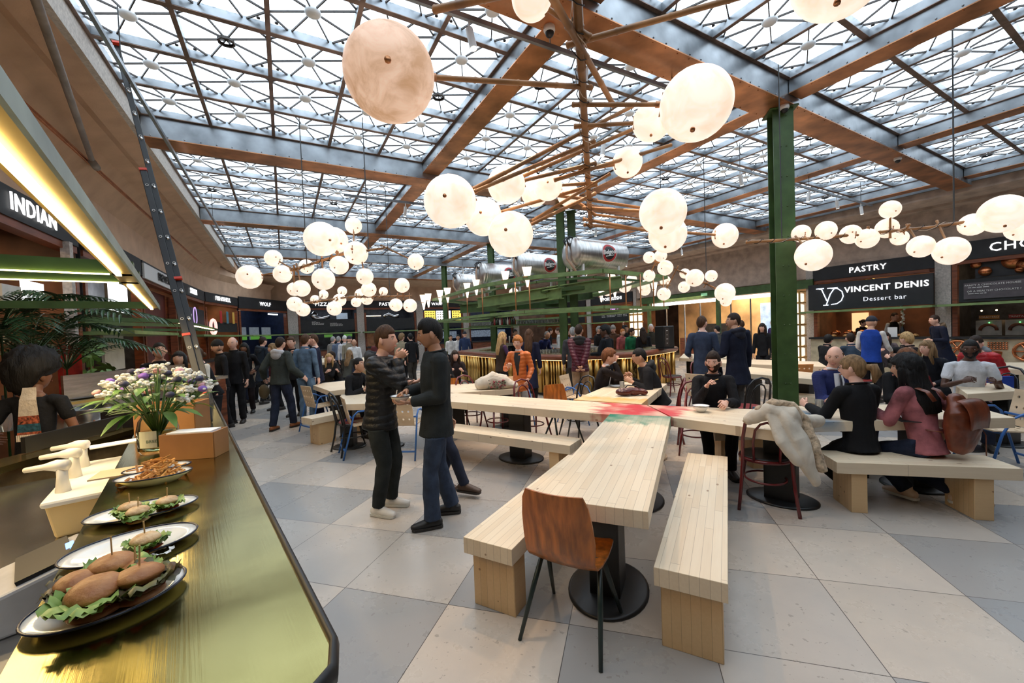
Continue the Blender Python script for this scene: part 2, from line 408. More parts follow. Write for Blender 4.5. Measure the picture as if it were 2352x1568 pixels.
eg = MB(); eg.bar(WR(-6, B1 + .03, 5.04), WR(22.6, B1 + .03, 5.04), .06, .30); struct('trim_41', eg, m_steel)
# right cornice and frieze
rc = MB()
pr = [(B1 + .06, 5.3), (B1 + .06, 5.0), (B1 + .12, 4.95), (B1 + .12, 4.70), (B1 + .30, 4.66), (15.35, 4.62), (15.35, 4.70), (15.7, 4.70), (15.7, 4.62), (RW, 4.58), (RW, 3.10)]
for k in range(len(pr) - 1):
    rc.add([WR(-8, *pr[k]), WR(BW, *pr[k]), WR(BW, *pr[k + 1]), WR(-8, *pr[k + 1])], [(0, 1, 2, 3)])
struct('wall_right', rc, m_concL and M('frieze_concrete', (.48, .37, .30), .85, var=.12, scale=4, bump=.35, bscale=70))
bc = MB()
pb = [(22.65, 5.3), (22.65, 4.75), (22.9, 4.70), (23.6, 4.66), (BW, 4.58), (BW, 3.72)]
for k in range(len(pb) - 1):
    bc.add([WR(pb[k][0], -3, pb[k][1]), WR(pb[k][0], 16, pb[k][1]), WR(pb[k + 1][0], 16, pb[k + 1][1]), WR(pb[k + 1][0], -3, pb[k + 1][1])], [(0, 1, 2, 3)])
struct('wall_back', bc, m_conc)
cl = MB(); z = 5.32
cl.add([WR(-8, B1, z), WR(26, B1, z), WR(26, 21, z), WR(-8, 21, z)], [(0, 1, 2, 3)]); cl.add([WR(-8, -8, z), WR(26, -8, z), WR(26, B0, z), WR(-8, B0, z)], [(0, 1, 2, 3)])
cl.add([WR(22.6, B0, z), WR(32, B0, z), WR(32, B1, z), WR(22.6, B1, z)], [(0, 1, 2, 3)])
cl.add([WR(-8, -3, z), WR(-1.3, -3, z), WR(-1.3, B1, z), WR(-8, B1, z)], [(0, 1, 2, 3)])
struct('ceiling', cl, m_conc)
sh = MB()   # outer shell of the shop units and the wall behind the photographer
def wallq(p, q, z0=0, z1=5.32): sh.add([Vector((p.x, p.y, z0)), Vector((q.x, q.y, z0)), Vector((q.x, q.y, z1)), Vector((p.x, p.y, z1))], [(0, 1, 2, 3)])
wallq(WR(-6, -5.2), WR(28, -5.2)); wallq(WR(28, -5.2), WR(28, 21)); wallq(WR(28, 21), WR(-6, 21)); wallq(WR(-6, 21), WR(-6, -5.2))
struct('wall_outer', sh, M('shop_interior_paint', (.16, .085, .05), .7, var=.2, scale=2))
# ---- green columns
def column(a, b, label, k=1.0):
    p = WR(a, b); t = thing('steel_column', label, 'column', p, 1.3)
    t.scale = (k, k, 1); mb = MB(); w = .30
    mb.box((0, 0, 2.4), (.24, .012, 4.76)); mb.box((-.12, 0, 2.4), (.016, .26, 4.76)); mb.box((.12, 0, 2.4), (.016, .26, 4.76))
    mb.box((0, .02, 2.4), (.05, .05, 4.76))
    mb.build('shaft', m_green, t)
    rv = MB()
    for i in range(11):
        zz = .35 + i * .43
        for s_ in (-.035, .035):
            rv.ball((s_, -.012, zz), .012, 6, 4)
            rv.ball((-.13, s_, zz), .012, 6, 4); rv.ball((.13, s_, zz), .012, 6, 4)
    rv.build('rivet', m_green, t)
    cp = MB(); cp.box((0, 0, 4.765), (.36, .36, .02)); cp.box((0, 0, .01), (.40, .40, .02)); cp.build('end_plate', m_green, t)
    return t
column(3.25, 6.5, 'tall green riveted steel column rising behind the draped cream coat')
column(8.5, 6.36, 'green steel column at the front of the bar, under the logo tank', .75)
column(8.5, 6.72, 'second green steel column of the pair at the front of the bar', .75)
column(12.81, 6.5, 'green steel column at the middle of the bar shelves', .75)
column(17.6, 6.5, 'slim green steel column on the far side behind the bar', .75)
# ================================================================ TABLES AND BENCHES
RED, GRN, ORG, BLU = (.55, .02, .03), (.0, .20, .11), (.85, .42, .12), (.03, .16, .30)
def slab_thing(name, label, cat, poly, ztop, th, dirv, mat, group=None):
    c = sum((Vector((p[0], p[1], 0)) for p in poly), Vector()) / len(poly); rz = atan2(dirv[1], dirv[0])
    t = thing(name, label, cat, c, rz, group); mi = t.matrix_basis.inverted()
    lp = [(mi @ Vector((p[0], p[1], 0))).to_2d() for p in poly]
    mb = MB(); mb.prism(lp, ztop - th, ztop)
    o = mb.build('tabletop' if cat == 'table' else 'seat', mat, t, bevel=.003)
    return t, lp
m_base = M('black_pedestal', (.010, .010, .011), .4, var=.1)
def pedestal(t, lx, ly, zt, w=.24, r=.32):
    mb = MB(); mb.box((lx, ly, zt / 2), (w, w * .8, zt)); mb.build('pedestal', m_base, t, bevel=.01)
    mb = MB(); mb.lathe([(r, 0), (r, .012), (r - .02, .02), (.06, .022)], (lx, ly, 0), 36, sy=.8); mb.build('base_plate', m_base, t, True)
def box_leg(t, x0, x1, y0, y1, zt, mat, name='leg'):
    mb = MB(); mb.box(((x0 + x1) / 2, (y0 + y1) / 2, zt / 2), (x1 - x0, y1 - y0, zt)); return mb.build(name, mat, t, bevel=.003)
TT, TH = .75, .095
tF, pF = slab_thing('slab_table', 'pale timber table arm pointing at the camera, green paint at its far joint', 'table', [(.09, 2.30), (.67, 2.06), (1.63, 4.19), (1.05, 4.43)], TT + .004, TH, (.96, 2.12), plank('wood_front_arm', [(.74, 1.5, GRN, .45)]))
pedestal(tF, -.70, 0, TT - TH); pedestal(tF, .75, 0, TT - TH)
t, _ = slab_thing('slab_table', 'long pale timber table running left from the red painted joint', 'table', [(-2.05, 6.38), (1.05, 4.41), (1.62, 4.16), (1.60, 4.86), (-1.70, 6.92)], TT, TH, (1.86, -1.18), plank('wood_long_arm', [(1.0, 2.4, RED, 1.0)]))
pedestal(t, -.05, 0, TT - TH); pedestal(t, 1.3, -.05, TT - TH)
t, _ = slab_thing('slab_table', 'pale timber table arm reaching back towards the bar, orange paint at its start', 'table', [(.80, 5.42), (1.56, 4.93), (2.50, 6.55), (1.80, 7.0)], TT + .002, TH, (.85, 1.35), plank('wood_back_arm', [(-1.1, -.55, ORG, .4)]))
pedestal(t, .5, 0, TT - TH)
t, _ = slab_thing('slab_table', 'short timber table before the bearded man, one end red, other end blue', 'table', [(1.64, 4.15), (2.42, 3.36), (2.76, 3.74), (2.62, 4.40), (1.62, 4.87)], TT, TH, (.82, -.75), plank('wood_right_arm', [(-.95, -.40, RED, .5), (.62, 1.2, BLU, .3)]))
pedestal(t, .42, .02, TT - TH, .26, .3)
t, _ = slab_thing('slab_table', 'pale timber table where the suited man and two women eat, blue left end', 'table', [(2.79, 3.74), (4.52, 3.62), (4.78, 4.30), (2.68, 4.52)], TT + .003, TH, (1.75, -.12), plank('wood_group_table', [(-1.2, -.62, BLU, .3)]))
pedestal(t, .35, 0, TT - TH)
m_bench = plank('wood_bench'); m_leg = plank('wood_leg', pitch=.048, light=(.78, .55, .30), dark=(.6, .38, .18))
def legmat():
    m = plank('wood_leg_v'); return m
BT = .45
def bench(label, p0, p1, width, side, legs=((.12, .40), (-.40, -.12)), grp='heavy timber benches'):
    """p0->p1 is one long top edge; side=+1 puts the bench to the left of that direction"""
    p0 = Vector((p0[0], p0[1], 0)); p1 = Vector((p1[0], p1[1], 0)); d = (p1 - p0).normalized(); n = Vector((-d.y, d.x, 0)) * side
    ln = (p1 - p0).length; c = (p0 + p1) / 2 + n * width / 2
    t = thing('timber_bench', label, 'bench', c, atan2(d.y, d.x), grp)
    MB().box((0, 0, BT - .05), (ln, width, .10)).build('seat', m_bench, t, bevel=.003)
    for a, b in legs:
        x0 = -ln / 2 + a if a > 0 else ln / 2 + a; x1 = -ln / 2 + b if a > 0 else ln / 2 + b
        MB().box(((x0 + x1) / 2, 0, (BT - .10) / 2), (x1 - x0, width - .05, BT - .10)).build('leg', m_leg, t, bevel=.003)
    return t
bench('heavy timber bench left of the front table arm, its end showing a thick block leg', (-.35, 2.47), (.52, 4.02), .345, -1, ((.06, .20), (-.20, -.06)))
bench('heavy timber bench right of the front table arm, nearest the camera', (1.0, 1.92), (1.99, 3.77), .345, 1, ((.05, .20), (-.20, -.06)))
bench('timber bench standing along the front of the long left table', (-1.30, 5.50), (.58, 4.32), .33, 1, ((.15, .27), (-.27, -.15)))
bench('timber bench on which the two women with backs to us sit', (2.81, 3.51), (4.06, 3.20), .36, 1, ((.12, .24), (-.30, -.17)))
bench('timber bench tucked under the short right table, only its end showing', (2.30, 4.62), (2.95, 4.62), .36, 1, ((.08, .22), (-.2, -.08)))
# tables further back (corner pixels surveyed at table height)
def table_px(label, px, th=.09, wood='wood_far_table', legs=True, dirpx=None, zt=.75):
    P = [G(x, y, zt) for x, y in px]; dv = (P[1] - P[0])
    t, lp = slab_thing('slab_table', label, 'table', [(p.x, p.y) for p in P], zt, th, (dv.x, dv.y), plank(wood), 'timber tables further back')
    xs = [p[0] for p in lp]
    if legs: pedestal(t, min(xs) * .5, 0, zt - th, .2, .26); pedestal(t, max(xs) * .5, 0, zt - th, .2, .26)
    return t
table_px('pale timber table left of the two standing men, chair with blue frame at its corner', [(758, 898), (905, 880), (850, 868), (712, 882)])
table_px('small pale timber table behind the black bentwood chair', [(792, 928), (900, 925), (905, 902), (783, 906)])
table_px('timber table behind the long one, carrying the flowered cream bag', [(1000, 905), (1180, 893), (1205, 874), (1010, 884)])
table_px('timber table with coffee cups where a group sits far left', [(740, 832), (840, 830), (840, 820), (738, 822)])
table_px('pale timber table with two drink cans at far right', [(2222, 905), (2341, 897), (2300, 878), (2190, 882)], th=.10)
table_px('timber table at the right picture edge before the chocolate shop', [(2285, 847), (2500, 852), (2450, 832), (2270, 832)])
table_px('timber table immediately left of the near green column, black chair before it', [(1700, 856), (1880, 872), (1872, 856), (1720, 842)])
table_px('timber table behind the near green column, second row', [(1640, 833), (1900, 842), (1880, 830), (1660, 823)])
table_px('far timber table before the glazed entrance', [(1560, 822), (1720, 826), (1712, 816), (1570, 812)], zt=.75)
table_px('timber table further left with seated women behind the grey jacket man', [(770, 806), (650, 806), (655, 798), (765, 798)])
# benches and stools further back
bench('timber bench by the table left of the standing men', G(716, 962, .45), G(872, 930, .45), .33, 1)
bench('far timber bench before the table with coffee cups', G(738, 848, .45), G(850, 846, .45), .33, 1)
bench('far timber bench under the table left of the green column', G(1790, 905, .45), G(1900, 915, .45), .33, 1)
m_ply = M('birch_ply', (.66, .50, .33), .45, var=.08, scale=3, stretch=(1, 12, 1))
m_brown = M('brown_ply', (.42, .13, .022), .28, var=.25, scale=3, stretch=(9, 9, 1), coat=.3)
def stool(label, p):
    t = thing('wooden_stool', label, 'stool', p, 0, 'round wooden stools')
    MB().lathe([(.19, .41), (.2, .42), (.2, .45), (.19, .46)], n=28).build('seat', m_ply, t, 'auto')
    MB().lathe([(.15, .0), (.15, .41)], n=24).build('body', m_leg, t, 'auto')
    MB().lathe([(.19, .0), (.2, .01), (.2, .03), (.19, .04)], n=28).build('foot_ring', m_ply, t, 'auto')
stool('round wooden stool half hidden behind the man in the dark sweater', Vector((-1.15, 5.98, 0))); stool('round wooden stool under the painted table joint', Vector((1.75, 5.2, 0)))
stool('round wooden stool below the backpack at right', Vector((4.95, 4.85, 0))); stool('round wooden stool beside the bar end', G(1478, 880, 0))
# ---------------------------------------------------------------- chairs
m_redw = M('oxblood_bentwood', (.13, .008, .010), .3, var=.1, coat=.4)
m_blkw = M('black_bentwood', (.008, .008, .009), .3, var=.1, coat=.3)
m_seatblk = M('black_seat_pad', (.012, .011, .012), .5); m_seatred = M('red_seat_pad', (.22, .015, .012), .5)
m_blue = M('blue_tube', (.03, .13, .40), .4, var=.05); m_dkgreen = M('dark_green_tube', (.018, .032, .03), .35, var=.05)
m_pinkt = M('pink_tube', (.55, .17, .14), .4, var=.05)
def bentwood(mw_, ms_, label, grp):
    t = thing('bentwood_chair', label, 'chair', (0, 0, 0), 0, grp)   # faces +Y; back at -Y
    s = MB(); s.lathe([(.0, .455), (.17, .46), (.20, .465), (.205, .45), (.20, .43), (.0, .43)], n=28, cap=False); s.build('seat', ms_, t, True)
    r = MB(); r.tube([(.205 * cos(a), .205 * sin(a), .435) for a in [2 * pi * k / 24 for k in range(24)]], .017, 8, closed=True); r.build('seat_ring', mw_, t, True)
    arch = [(-.23, -.27, 0), (-.205, -.22, .22), (-.19, -.19, .44), (-.185, -.23, .66), (-.165, -.27, .80), (-.11, -.30, .885), (0, -.31, .915)]
    arch += [(-x, y, z) for x, y, z in arch[:-1][::-1]]
    b = MB(); b.tube(arch, .015, 8); b.build('back_hoop_and_rear_legs', mw_, t, True)
    inner = [(-.10, -.19, .44), (-.105, -.23, .62), (-.09, -.265, .74), (-.05, -.285, .80), (0, -.29, .82)]; inner += [(-x, y, z) for x, y, z in inner[:-1][::-1]]
    i_ = MB(); i_.tube(inner, .011, 8); i_.build('inner_hoop', mw_, t, True)
    for sx in (-1, 1):
        MB().tube([(sx * .14, .13, .44), (sx * .175, .18, .2), (sx * .20, .24, 0)], [.016, .015, .011], 8).build('leg', mw_, t, True)
    g = MB(); g.tube([(.17 * cos(a), -.01 + .19 * sin(a), .24) for a in [2 * pi * k / 20 for k in range(20)]], .010, 6, closed=True); g.build('leg_ring', mw_, t, True)
    return t
def perforated(w, h, th, nx, nz, r=.013, rows=None):
    """rounded ply panel with real holes, in XZ plane"""
    from itertools import product
    bm = bmesh.new(); gx = nx * 2 + 1; gz = nz * 2 + 1; cu = []
    mb = MB(); 
    xs = [(-.5 + i / gx) * w for i in range(gx + 1)]; zs = [i / gz * h for i in range(gz + 1)]
    bm.free(); quads = []
    for i in range(gx):
        for k in range(gz):
            if i % 2 == 1 and k % 2 == 1 and (rows is None or (k // 2) in rows):
                cx_ = (xs[i] + xs[i + 1]) / 2; cz = (zs[k] + zs[k + 1]) / 2; hw = (xs[i + 1] - xs[i]) / 2; hh = (zs[k + 1] - zs[k]) / 2; rr = min(hw, hh) * .78
                out = [(cx_ + a * hw, cz + b * hh) for a, b in ((1, 0), (1, 1), (0, 1), (-1, 1), (-1, 0), (-1, -1), (0, -1), (1, -1))]
                inn = [(cx_ + rr * cos(pi / 4 * q), cz + rr * sin(pi / 4 * q)) for q in range(8)]
                for q in range(8): quads.append([out[q], out[(q + 1) % 8], inn[(q + 1) % 8], inn[q]])
            else: quads.append([(xs[i], zs[k]), (xs[i + 1], zs[k]), (xs[i + 1], zs[k + 1]), (xs[i], zs[k + 1])])
    for q in quads:
        vs = [(x, -th / 2, z) for x, z in q] + [(x, th / 2, z) for x, z in q]
        mb.add(vs, [(0, 1, 2, 3), (7, 6, 5, 4), (0, 1, 5, 4), (1, 2, 6, 5), (2, 3, 7, 6), (3, 0, 4, 7)])
    return mb
def tubechair(mt, label, grp):
    t = thing('tubular_chair', label, 'chair', (0, 0, 0), 0, grp)
    bk = MB(); bk.merge(perforated(.38, .40, .012, 4, 3), Matrix.Translation((0, -.22, .46)) @ Matrix.Rotation(.22, 4, 'X')); bk.build('backrest', m_ply, t)
    st = MB(); st.merge(perforated(.40, .40, .014, 4, 4), Matrix.Translation((0, -.20, .45)) @ Matrix.Rotation(-pi / 2 + .04, 4, 'X')); st.build('seat', m_ply, t)
    for sx in (-1, 1):
        x = sx * .225
        MB().tube([(x, -.36, 0), (x, -.25, .40), (x, -.20, .60), (x, -.14, .655), (x, -.05, .655), (x, .06, .60), (x, .15, .43), (x, .27, 0)], .0125, 8).build('side_frame', mt, t, True)
    for y_, z_ in ((-.33, .12), (.13, .44), (-.235, .58)): MB().bar((-.225, y_, z_), (.225, y_, z_), .02, .02).build('cross_bar', mt, t)
    return t
def shellchair(label, grp=None, ml=None):
    t = thing('plywood_chair', label, 'chair', (0, 0, 0), 0, grp)
    # one bent shell: back outline at -Y, seat forward
    prof = [(-.255, .83, .165), (-.245, .78, .19), (-.225, .68, .205), (-.205, .58, .21), (-.20, .52, .205), (-.195, .475, .20), (-.165, .445, .205), (-.10, .435, .21), (0, .44, .215), (.10, .45, .21), (.17, .45, .20), (.205, .44, .17)]
    mb = MB(); n = 10; vs = []; fs = []
    for th in (0, 1):
        for (y, z, hw) in prof:
            for k in range(n + 1):
                u = -1 + 2 * k / n; cv = (1 - u * u)
                hwv = hw
                yy = y - cv * (.03 if z > .5 else 0); zz = z - (cv * .018 if z <= .5 else 0)
                vs.append((u * hwv, yy - (th * .012 if z > .47 else 0), zz - (th * .012 if z <= .47 else 0)))
    m = len(prof); st_ = m * (n + 1)
    for th in (0, 1):
        for i in range(m - 1):
            for k in range(n): a = th * st_ + i * (n + 1) + k; fs.append((a, a + 1, a + n + 2, a + n + 1))
    for i in range(m - 1):
        for k in (0, n): a = i * (n + 1) + k; fs.append((a, a + n + 1, a + n + 1 + st_, a + st_))
    for k in range(n):
        for i in (0, m - 1): a = i * (n + 1) + k; fs.append((a, a + 1, a + 1 + st_, a + st_))
    mb.add(vs, fs); mb.build('seat_shell', m_brown, t, 'auto')
    ml = ml or m_dkgreen
    for sx in (-1, 1):
        MB().tube([(sx * .17, -.02, .42), (sx * .20, -.13, .24), (sx * .235, -.27, 0)], [.015, .015, .011], 10).build('leg', ml, t, True)
        MB().tube([(sx * .17, .02, .42), (sx * .195, .10, .24), (sx * .225, .22, 0)], [.015, .015, .011], 10).build('leg', ml, t, True)
    f = MB(); f.tube([(-.17, -.03, .42), (.17, -.03, .42)], .012, 8); f.tube([(-.17, .05, .42), (.17, .05, .42)], .012, 8); f.build('under_frame', ml, t, True)
    f = MB()
    for x in (-.03, .03): f.lathe([(.008, 0), (.006, .004)], (x, -.2, .62), 8)
    return t
gR, gK, gB = 'oxblood bentwood chairs', 'black bentwood chairs', 'blue tubular chairs with perforated plywood'
shell = shellchair('brown moulded plywood chair with dark green legs at the near table end', 'brown plywood chairs')
fts = [G(1200, 1465), G(1380, 1535), G(1432, 1403), G(1275, 1358)]; _cc = sum(fts, Vector()) / 4; _dd = (fts[2] + fts[3] - fts[0] - fts[1])
shell.location = _cc; shell.rotation_euler = (0, 0, aim(_dd)); shell.scale = (.98, .92, 1.04)
_r = [G(1716, 1172), G(1817, 1187)]
b0 = bentwood(m_redw, m_seatblk, 'oxblood bentwood chair at right with the cream coat over its back', gR)
def yawto(px, py): return aim(Vector((px, py, 0)))
_e = (_r[1] - _r[0]).normalized(); _g = Vector((-_e.y, _e.x, 0)); b0.location = (_r[0] + _r[1]) / 2 + _g * .26; b0.rotation_euler = (0, 0, aim(_g))
def put(src, loc, yaw, label, **k): return dup(src, Vector((loc[0], loc[1], 0)), yaw, label, **k)
put(b0, (2.22, 6.0), yawto(-.8, .3), 'oxblood bentwood chair before the black leather jacket man at the table joint')
put(b0, (-.28, 6.62), yawto(.5, -.85), 'oxblood bentwood chair left of the plywood chairs behind the long table')
put(b0, (.28, 6.30), yawto(.5, -.85), 'oxblood bentwood chair beside the boy in the orange jacket, seat dark')
put(b0, (3.95, 8.2), yawto(.3, -.9), 'oxblood bentwood chair in the gap right of the dark navy coat')
put(b0, (4.3, 8.6), yawto(.3, -.9), 'oxblood bentwood chair with double hoop, next along that row')
put(b0, G(1545, 905), yawto(.9, .3), 'oxblood bentwood chair beside the bar end and the stool')
put(b0, (5.9, 5.7), yawto(-.2, -.9), 'oxblood bentwood chair behind the man in the white tee')
put(b0, (2.40, 5.35), yawto(-.4, -.9), 'oxblood bentwood chair whose legs show under the bearded man')
k0 = bentwood(m_blkw, m_seatred, 'black bentwood chair with red seat beside the puffer jacket man', gK)
k0.location = G(815, 1035); k0.rotation_euler = (0, 0, yawto(.75, .65))
k0.location.z = 0
put(k0, (3.45, 5.95), yawto(-.1, .95), 'black bentwood chair just left of the near green column')
put(k0, (1.02, 6.5), yawto(-.7, -.6), 'black bentwood chair behind the second plywood chair')
put(k0, (6.9, 8.0), yawto(-.7, -.6), 'black bentwood chair behind the green column by the pastry shop')
put(k0, (6.9, 5.7), yawto(-.7, -.3), 'black bentwood chair at the far right edge')
c0 = tubechair(m_blue, 'blue tubular chair with perforated plywood seat at the left table corner', gB)
c0.location = G(745, 985); c0.rotation_euler = (0, 0, yawto(.62, .78))
put(c0, G(835, 1045) + Vector((.0, .15, 0)), yawto(.85, .5), 'blue tubular chair immediately behind the black bentwood chair')
put(c0, G(938, 1040), yawto(.1, .99), 'blue tubular chair seen between the two standing men')
put(c0, (5.25, 4.35), yawto(-.95, .2), 'blue tubular chair at the right picture edge')
put(c0, (1.20, 7.35), yawto(.75, -.5), 'blue tubular chair under the curly haired man in the dark suit')
put(c0, (.05, 7.3), yawto(.3, -.9), 'grey holed chair the boy leans on')
pk = tubechair(m_pinkt, 'pink tubular chair with perforated plywood seat right of the dark navy coat', 'pink tubular chair'); pk.location = (3.35, 7.05, 0); pk.rotation_euler = (0, 0, yawto(.75, .6))
og = M('orange_ply', (.62, .24, .06), .4)
oc = tubechair(M('dark_blue_tube', (.02, .04, .10), .4), 'orange plywood chair right of the green column', 'orange chair'); oc.location = (5.6, 8.0, 0); oc.rotation_euler = (0, 0, yawto(.2, .9))
for ch in oc.children:
    if ch.name.startswith(('seat', 'backrest')): ch.data = ch.data.copy(); ch.data.materials.clear(); ch.data.materials.append(og)
s2 = put(shell, (.72, 5.95), yawto(.45, -.88), 'brown plywood chair tucked behind the long table')
put(shell, (-1.1, 7.3), yawto(.45, -.88), 'brown plywood chair further left behind the long table')
put(b0, (-.78, 7.25), yawto(.5, -.85), 'oxblood bentwood chair behind the bench of the long table')
# ================================================================ CHANDELIERS
def globe_mat(name, c1, c2, s):
    m = bpy.data.materials.new(name); m.use_nodes = True; nt = m.node_tree; N = nt.nodes; L = nt.links; b = N['Principled BSDF']
    tc = N.new('ShaderNodeTexCoord'); nz = N.new('ShaderNodeTexNoise'); nz.inputs['Scale'].default_value = 6; nz.inputs['Detail'].default_value = 7; nz.inputs['Roughness'].default_value = .6; nz.inputs['Distortion'].default_value = .6
    L.new(tc.outputs['Object'], nz.inputs['Vector']); mr = N.new('ShaderNodeMapRange'); mr.inputs[1].default_value = .38; mr.inputs[2].default_value = .66; L.new(nz.outputs['Fac'], mr.inputs[0])
    c = mixc(nt, mr.outputs[0], c1, c2); L.new(mixc(nt, .5, c, (.1, .08, .06)), b.inputs['Base Color']); L.new(c, b.inputs['Emission Color']); b.inputs['Emission Strength'].default_value = s; b.inputs['Roughness'].default_value = .5
    return m
m_globe = globe_mat('lit_parchment', (1.0, .88, .74), (.94, .68, .52), .84)
m_globeD = globe_mat('unlit_parchment_glow', (.92, .62, .45), (.60, .34, .19), .62)  # for the big unlit globe; a weak glow put in for its brightness
m_bamboo = M('bamboo', (.36, .17, .06), .4, var=.25, scale=4); m_cord = M('black_cord', (.01, .01, .01), .6, var=0); m_cordW = M('pale_cord', (.6, .5, .4), .6, var=0)
m_wire = M('suspension_cable', (.05, .05, .05), .5, var=0)
def bamboo(mb, p, q, r0, r1):
    p = Vector(p); q = Vector(q); n = max(2, int((q - p).length / .28)); pts = []; rr = []
    for i in range(n + 1):
        t = i / n; c = p.lerp(q, t); r = r0 + (r1 - r0) * t; e = (q - p).normalized() * .012
        pts += [c - e, c, c + e]; rr += [r, r * 1.18, r]
    mb.tube(pts, rr, 8)
def coil(mb, p, q, r, turns, cr=.004):
    p = Vector(p); q = Vector(q); a, b, d = frame_from(q - p); pts = []
    n = int(turns * 8)
    for i in range(n + 1):
        t = i / n; an = 2 * pi * turns * t; rr = r * (1.15 + .5 * random.random() ** 3)
        pts.append(p.lerp(q, t) + a * cos(an) * rr + b * sin(an) * rr)
    mb.tube(pts, cr, 4)
def chandelier(label, trunk, globes, rt=.03, group='branching bamboo globe chandeliers', hang=True, rods=()):
    """trunk: world polyline; globes: (px, py, px diameter, depth, stub?)"""
    t = thing('globe_chandelier', label, 'chandelier', trunk[0], 0, group)
    tb = MB()
    for p, q in zip(trunk[:-1], trunk[1:]): bamboo(tb, p, q, rt, rt * .75)
    tb.build('trunk', m_bamboo, t, True, world=True)
    cb = MB(); cw = MB()
    for p, q in zip(trunk[:-1], trunk[1:]):
        coil(cb, p, q, rt * 1.1, int((q - p).length * 5) + 2); coil(cw, p, q, rt * 1.2, int((q - p).length * 2) + 1, .003)
    cb.build('black_cable', m_cord, t, True, world=True); cw.build('pale_cable', m_cordW, t, True, world=True)
    if hang:
        for p in (trunk[0].lerp(trunk[-1], .15), trunk[0].lerp(trunk[-1], .8)):
            MB().tube([p, Vector((p.x, p.y, 5.14))], .008, 6).build('suspension_rod', m_wire, t, world=True)
    for (x, y, d, w, *opt) in globes:
        c = D(x, y, w); r = d * w / F_PX / 2
        # nearest point on the trunk, a bit towards the middle
        best = None
        for p, q in zip(trunk[:-1], trunk[1:]):
            u = max(.03, min(.97, (c - p).dot(q - p) / (q - p).length_squared)); k = p.lerp(q, u)
            if best is None or (k - c).length < best[0]: best = ((k - c).length, k)
        k = best[1]; dirn = (c - k)
        off = opt[0] if opt else None
        if off is not None: k = off
        dirn = (c - k).normalized() if (c - k).length > .01 else Vector((0, 0, -1))
        bm_ = MB(); bamboo(bm_, k - dirn * .08, c - dirn * r * .9, rt * .62, rt * .5); 
        e = c - dirn * r * .96; a, b, _ = frame_from(dirn); bm_.bar(e - b * r * .35, e + b * r * .35, .01, .01)
        br = bm_.build('branch', m_bamboo, t, True, world=True)
        mt = m_globeD if (opt and len(opt) > 1 and opt[1]) else m_globe
        gm = MB(); gm.ball((0, 0, 0), r, 36 if r * F_PX / w > 30 else 20, 20 if r * F_PX / w > 30 else 12)
        go = gm.build('globe', mt, t, True); go.location = c - Vector(trunk[0])
        go.rotation_euler = (random.random() * 3, random.random() * 3, random.random() * 3)
        pg = MB(); pg.tube([c - dirn * r * 1.12, c - dirn * r * .9], r * .09, 8); 
        va = (Vector((0, 0, CAMH)) - c).normalized(); side = (dirn.cross(va)); side = side.normalized() if side.length > .1 else Vector((1, 0, 0))
        h = (va * .8 + side * .45 + Vector((0, 0, -.25))).normalized(); pg.tube([c + h * r * .97, c + h * r * 1.06], r * .07, 8)
        pg.build('globe_peg', m_copper, t, True, world=True)
    return t
T0 = D(1322, -60, 2.35); T1 = D(1357, 520, 4.9)
tl = lambda u: T0.lerp(T1, u)
main = [
    (895, 171, 202, 2.36, tl(.28), True), (1598, 240, 158, 3.0, tl(.34)), (1497, 280, 86, 3.4, tl(.42)), (1221, -5, 92, 2.6, tl(.12)), (1932, -72, 200, 2.2, tl(.15)),
    (1441, 373, 67, 4.0, tl(.62)), (1034, 463, 119, 3.5, tl(.5)), (1163, 424, 86, 3.8, tl(.6)), (1110, 498, 86, 4.3, tl(.72)), (1173, 538, 103, 4.0, tl(.78)),
    (1228, 443, 62, 4.4, tl(.8)), (1258, 427, 66, 4.1, tl(.7)), (1305, 447, 51, 4.6, tl(.88)), (1522, 487, 104, 4.0, tl(.86)), (1533, 538, 84, 4.5, tl(.95)), (1665, 541, 56, 5.4, tl(.99))]
ch = chandelier('large bamboo chandelier overhead, its trunk running from the top centre of the picture', [T0, T1], main, .033, hang=False)
MB().tube([D(1340, 300, 3.6), Vector((D(1340, 300, 3.6).x, D(1340, 300, 3.6).y, 5.14))], .006, 6).build('suspension_rod', m_wire, ch, world=True)
for (p, q, r) in ((D(1255, -30, 2.3), D(1408, 240, 3.4), .026), (D(1000, 22, 2.6), D(1240, -30, 2.3), .024), (D(1085, 435, 3.55), D(1460, 240, 3.5), .02), (D(1200, 405, 3.9), D(1470, 290, 3.6), .02), (D(1225, 505, 4.3), D(1400, 400, 4.0), .018), (D(1275, 413, 3.9), D(1540, 333, 3.9), .02), (D(1290, 450, 4.5), D(1480, 478, 4.2), .018), (D(1368, 493, 4.8), D(1470, 505, 4.6), .016)):
    bb = MB(); bamboo(bb, p, q, r, r * .85); bb.build('bamboo_cane', m_bamboo, ch, True, world=True)
lft = [(739, 549, 77, 6.1), (768, 552, 60, 6.5), (812, 518, 37, 6.6), (818, 581, 53, 6.4), (628, 593, 38, 6.4), (572.7, 636, 54, 6.2), (649, 629, 40, 6.3), (704, 612, 33, 6.6), (779, 609, 42, 6.2), (743, 641, 50, 6.1), (838, 635, 38, 6.4), (955, 601, 37, 6.5), (692.6, 662, 38, 6.2), (676, 664, 31, 6.6)]
chandelier('bamboo globe chandelier hanging left of centre, upper of the two there', [D(672, 620, 6.3), D(780, 585, 6.35), D(890, 568, 6.4)], lft, .022)
